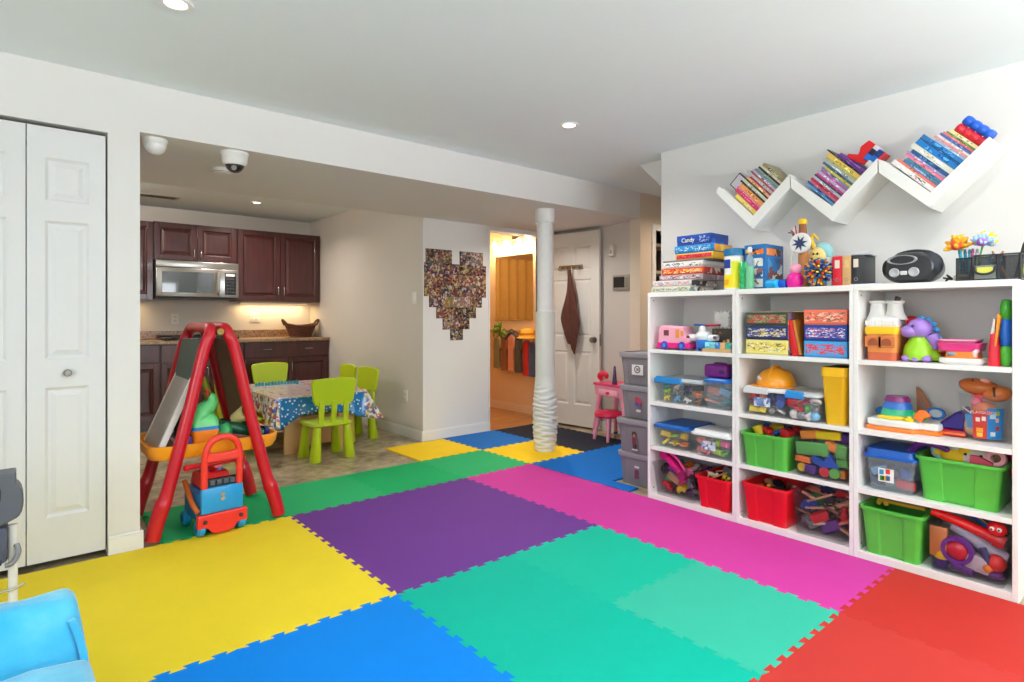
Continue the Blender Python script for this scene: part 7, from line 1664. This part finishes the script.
# tablecloth: printed plastic, drooping at the corners
def cloth_mat():
    m, nt, b, _ = newmat('party_cloth')
    tc = coords(nt, 'Generated'); ob = coords(nt)
    mp = nt.nodes.new('ShaderNodeMapping'); nt.links.new(ob, mp.inputs[0]); mp.inputs['Scale'].default_value = (1, .35, 1); mp.inputs['Rotation'].default_value = (0, 0, R(80))
    n1 = noise(nt, 14, 5, vec=mp.outputs[0])
    top = ramp(nt, n1.outputs['Fac'], [(.34, (180, 120, 130)), (.42, (230, 214, 214)), (.48, (190, 176, 214)), (.54, (236, 222, 206)), (.60, (206, 150, 110)), (.66, (226, 214, 226)), (.74, (150, 140, 190))])
    v = nt.nodes.new('ShaderNodeTexVoronoi'); v.inputs['Scale'].default_value = 34; nt.links.new(ob, v.inputs['Vector'])
    dots = ramp(nt, v.outputs['Distance'], [(.0, (236, 240, 244)), (.28, (236, 240, 244)), (.34, (12, 118, 186))])
    v2 = nt.nodes.new('ShaderNodeTexVoronoi'); v2.inputs['Scale'].default_value = 40; nt.links.new(ob, v2.inputs['Vector'])
    sp2 = nt.nodes.new('ShaderNodeSeparateColor'); nt.links.new(v2.outputs['Color'], sp2.inputs[0])
    conf = ramp(nt, sp2.outputs[0], [(0, (226, 222, 228)), (.3, (190, 90, 100)), (.42, (130, 150, 90)), (.54, (220, 190, 100)), (.66, (96, 90, 160)), (.78, (226, 218, 220)), (.9, (180, 150, 190))], 'CONSTANT')
    g = nt.nodes.new('ShaderNodeSeparateXYZ'); nt.links.new(ob, g.inputs[0])
    ax = nt.nodes.new('ShaderNodeMath'); ax.operation = 'ABSOLUTE'; nt.links.new(g.outputs[0], ax.inputs[0])
    side = nt.nodes.new('ShaderNodeMath'); side.operation = 'GREATER_THAN'; side.inputs[1].default_value = tw-.03; nt.links.new(ax.outputs[0], side.inputs[0])
    low = mixcol(nt, side.outputs[0], dots, conf)
    zz = nt.nodes.new('ShaderNodeMath'); zz.operation = 'LESS_THAN'; zz.inputs[1].default_value = TZ_-.012; nt.links.new(g.outputs[2], zz.inputs[0])
    nt.links.new(mixcol(nt, zz.outputs[0], top, low), b.inputs['Base Color'])
    b.inputs['Roughness'].default_value = .22; b.inputs['Coat Weight'].default_value = .3
    return m
def cloth():
    b = BM(); ov = .165; N = 64
    g = .006
    # inner outline on the table top then rings down the drop
    def outline(e, zf, n=N):
        pts = []
        per = []
        rct = rrect(-tw-e, tw+e, -td-e, td+e, .02+e, 8)
        return rct
    import itertools
    base = rrect(-tw, tw, -td, td, .03, 8)
    dense = []
    for i, p in enumerate(base):
        q = base[(i+1) % len(base)]; L = math.hypot(q[0]-p[0], q[1]-p[1]); k = max(1, int(L/.025))
        for j in range(k): dense.append((p[0]+(q[0]-p[0])*j/k, p[1]+(q[1]-p[1])*j/k))
    rings = []
    def corner(x, y): return max(0, 1-math.hypot(max(0, tw-abs(x)), max(0, td-abs(y)))/.20)
    M = 8
    for k in range(M+1):
        f = k/M; rg = []
        for i, (x, y) in enumerate(dense):
            c = corner(x, y); drop = ov+.11*c+.012*math.sin(i*.33)
            nx = max(-1, min(1, (x/tw)**9)); ny = max(-1, min(1, (y/td)**9)); l = math.hypot(nx, ny) or 1; nx /= l; ny /= l
            flare = (.010+.05*c)*f+.010*f*math.sin(i*.55)*(1-c)+.028*c*f*math.sin(i*1.25)
            if x > tw-.02 and y < 0: flare += .075*f; drop += .0
            rg.append((x+nx*(g+flare), y+ny*(g+flare), TZ_+.003-drop*f))
        rings.append(rg)
    loft(b, rings, True, False)
    return b
cl = obj('tablecloth', cloth(), cloth_mat(), loc=((TX0+TX1)/2, (TY0+TY1)/2, 0), smooth=60)
sd_ = cl.modifiers.new('thickness', 'SOLIDIFY'); sd_.thickness = .0015; sd_.offset = 1
tag(cl, 'glossy plastic tablecloth with a blue starry front draped over the child table', 'tablecloth')
ns = thing('alphabet_strip', 'teal strip cut into letter shapes lying near the back of the table', 'paper strip', (1.93, 5.80, TZ_+.0045))
rr = random.Random(3)
for i in range(14):
    hh = rr.choice((.026, .03, .034)); b = BM(); box(b, -.21+.030*i, -.187+.030*i, 0, .006, 0, hh, .001); obj('letter_shape', b, P((20, 150, 170), .5), ns)
b = BM(); box(b, -.215, .212, -.010, .016, -.0005, .004); obj('base_strip', b, P((30, 160, 180), .5), ns)

LIME = P((186, 208, 24), .38, .03, 8); LIMD = P((160, 184, 22), .4, .03, 8)
def make_chair(name, label):
    """moulded plastic child chair; back at y<0, sitter faces +y"""
    t = thing(name, label, 'chair', group='lime green child chairs')
    b = BM(); S = [(-.155, -.13), (.155, -.13), (.175, .15), (-.175, .15)]
    loft(b, [[(x*.94, y*.94, .272) for x, y in rrect(-.165, .165, -.135, .155, .04, 6)], [(x, y, .28) for x, y in rrect(-.172, .172, -.14, .16, .045, 6)], [(x, y, .298) for x, y in rrect(-.172, .172, -.14, .16, .045, 6)], [(x*.95, y*.95, .304) for x, y in rrect(-.165, .165, -.135, .155, .04, 6)]]); obj('seat', b, LIME, t, smooth=50)
    for sx in (-1, 1):
        for sy in (-1, 1):
            b = BM(); x, y = sx*.125, sy*.105; lathe(b, [(0, 0), (.042, 0), (.046, .006), (.030, .27), (0, .27)], 22, mtx=Matrix.Translation((x+sx*.022, y+sy*.014, 0)) @ Matrix(((1, 0, -sx*.075, 0), (0, 1, -sy*.05, 0), (0, 0, 1, 0), (0, 0, 0, 1)))); obj('leg', b, LIME, t, smooth=40)
    for x in (-.105, 0, .105):
        b = BM(); loft(b, [[(x-.022, -.118, .29), (x+.022, -.118, .29), (x+.022, -.142, .29), (x-.022, -.142, .29)], [(x-.024, -.135, .48), (x+.024, -.135, .48), (x+.024, -.157, .48), (x-.024, -.157, .48)]]); obj('back_slat', b, LIME, t, bevel=.006)
    b = BM(); out = [(-.135, .445), (.135, .445), (.16, .455), (.172, .48), (.192, .62), (.190, .645), (.17, .658), (.06, .668), (-.06, .668), (-.17, .658), (-.190, .645), (-.192, .62), (-.172, .48), (-.16, .455)]
    def bend(z): return -.125-.11*(z-.29)
    A = [(x, bend(z)-.018-.06*(x/.19)**2*-1*.35, z) for x, z in out]; B = [(x, y+.028, z) for x, y, z in A]
    loft(b, [A, B]); obj('backrest', b, LIME, t, bevel=.007, smooth=30)
    return t
ch = make_chair('child_chair', 'lime green child chair with its slatted back to the viewer in front of the table')
ch.location = (1.955, 4.69, 0); ch.rotation_euler = (0, 0, R(2))
for (x, y, rz, lb) in ((2.07, 6.32, 180, 'lime green child chair at the far side of the table by the cabinets'), (1.44, 5.28, -90, 'lime green child chair pushed in at the left end of the table behind the easel'), (2.475, 5.27, 93, 'lime green child chair at the right end of the table, the nearer of two'), (2.475, 5.73, 88, 'lime green child chair at the right end of the table, the farther of two')):
    c = copy_tree(ch); c.location = (x, y, 0); c.rotation_euler = (0, 0, R(rz)); c['label'] = lb

# ================================================================ LEFT FOREGROUND
def plush():
    m, nt, b, _ = newmat('blue_plush')
    n1 = noise(nt, 7, 4); n2 = noise(nt, 300, 3)
    nt.links.new(ramp(nt, n1.outputs['Fac'], [(.3, (44, 168, 214)), (.55, (78, 188, 226)), (.75, (112, 204, 234))]), b.inputs['Base Color'])
    b.inputs['Roughness'].default_value = .95; b.inputs['Sheen Weight'].default_value = .6; b.inputs['Sheen Roughness'].default_value = .4
    bumpto(nt, b, n2.outputs['Fac'], .5, .004)
    return m
PLU = plush()
so = thing('child_sofa', 'bright blue plush child sofa at the bottom left corner', 'child sofa', (-.22, 1.95, .0125), 0)
def cushion(x0, x1, y0, y1, z0, z1, nm, puff=.02, lean=0, seed=1):
    b = BM(); box(b, x0, x1, y0, y1, z0, z1, .030, 4)
    bmesh.ops.subdivide_edges(b, edges=[e for e in b.edges if e.calc_length() > .08], cuts=7, use_grid_fill=True)
    rr = random.Random(seed)
    for v in b.verts:
        fx = (v.co.x-x0)/(x1-x0)*2-1; fy = (v.co.y-y0)/(y1-y0)*2-1; fz = (v.co.z-z0)/(z1-z0)*2-1
        v.co += Vector((fx*puff*(1-fy*fy)*(1-fz*fz), fy*puff*(1-fx*fx)*(1-fz*fz), fz*puff*.6*(1-fx*fx)*(1-fy*fy)))
        v.co.z += .005*math.sin(v.co.x*34+v.co.y*21)*(v.co.z > z0+.02)
        v.co.z = max(v.co.z, z0); v.co.y += lean*(v.co.z-z0); v.co.x -= .10*max(0, v.co.z-.2)*(v.co.x > 0)
    return obj(nm, b, PLU, so, smooth=70)
cushion(-.42, .362, .005, .115, .0, .352, 'backrest', .012, .30, 2)
cushion(-.42, .372, -.46, -.002, .0, .243, 'seat_cushion', .012, 0, 3)
b = BM(); tube(b, [(.366, .03, .10), (.362, .055, .20), (.350, .078, .26), (.336, .085, .305)], .010, 8, 4); obj('side_seam', b, PLU, so, smooth=True)
hc = thing('toy_stroller', 'dark grey plastic and white framed toy at the left edge by the closet door', 'toy', (-.13, 2.88, .0125))
DG = P((88, 90, 98), .45, .05, 12); WF = P((230, 228, 224), .4)
for x, y in ((.062, 0), (.118, 0), (-.16, .08), (-.24, 0)):
    b = BM(); tube(b, [(x, y, 0), (x, y, .37)], .015, 12); obj('white_leg', b, WF, hc, smooth=40)
b = BM(); box(b, -.30, .104, -.045, .08, .24, .375, .015); obj('navy_seat', b, P((70, 74, 92), .6), hc, smooth=True)
b = BM(); box(b, -.30, .088, -.05, .0, .235, .262, .008); obj('navy_trim', b, P((30, 34, 70), .6), hc, smooth=True)
arc = [(.125+.024*math.cos(R(a)), .465+.062*math.sin(R(a))) for a in range(-80, 81, 20)]
b = BM(); prism(b, [(-.30, .385), (.06, .372)]+arc+[(.128, .532), (.128, .572), (-.30, .562)], -.055, .055, 'xz'); ar = obj('grey_arm', b, DG, hc, bevel=.006, smooth=40)
b = BM(); box(b, -.12, .085, -.060, -.05, .475, .52, .004); obj('dark_slot', b, P((16, 16, 20), .6), ar, smooth=True)
b = BM(); box(b, -.14, .075, -.059, -.05, .425, .455, .004); obj('pale_label', b, P((196, 196, 204), .5), ar, smooth=True)
b = BM(); tube(b, [(.128, -.02, .30), (.134, -.03, .27), (.118, -.03, .235), (.095, -.03, .23)], .009, 10, 4); obj('grey_hook', b, P((130, 130, 136), .4), hc, smooth=True)
b = BM(); tube(b, [(.06, -.015, .13), (.125, -.02, .135), (.152, -.02, .15)], .005, 8, 3); obj('latch', b, P((176, 172, 160), .3, metal=.6), hc, smooth=True)
b = BM(); box(b, -.24, .118, -.012, .012, .06, .085, .004); obj('white_crossbar', b, WF, hc, smooth=True)
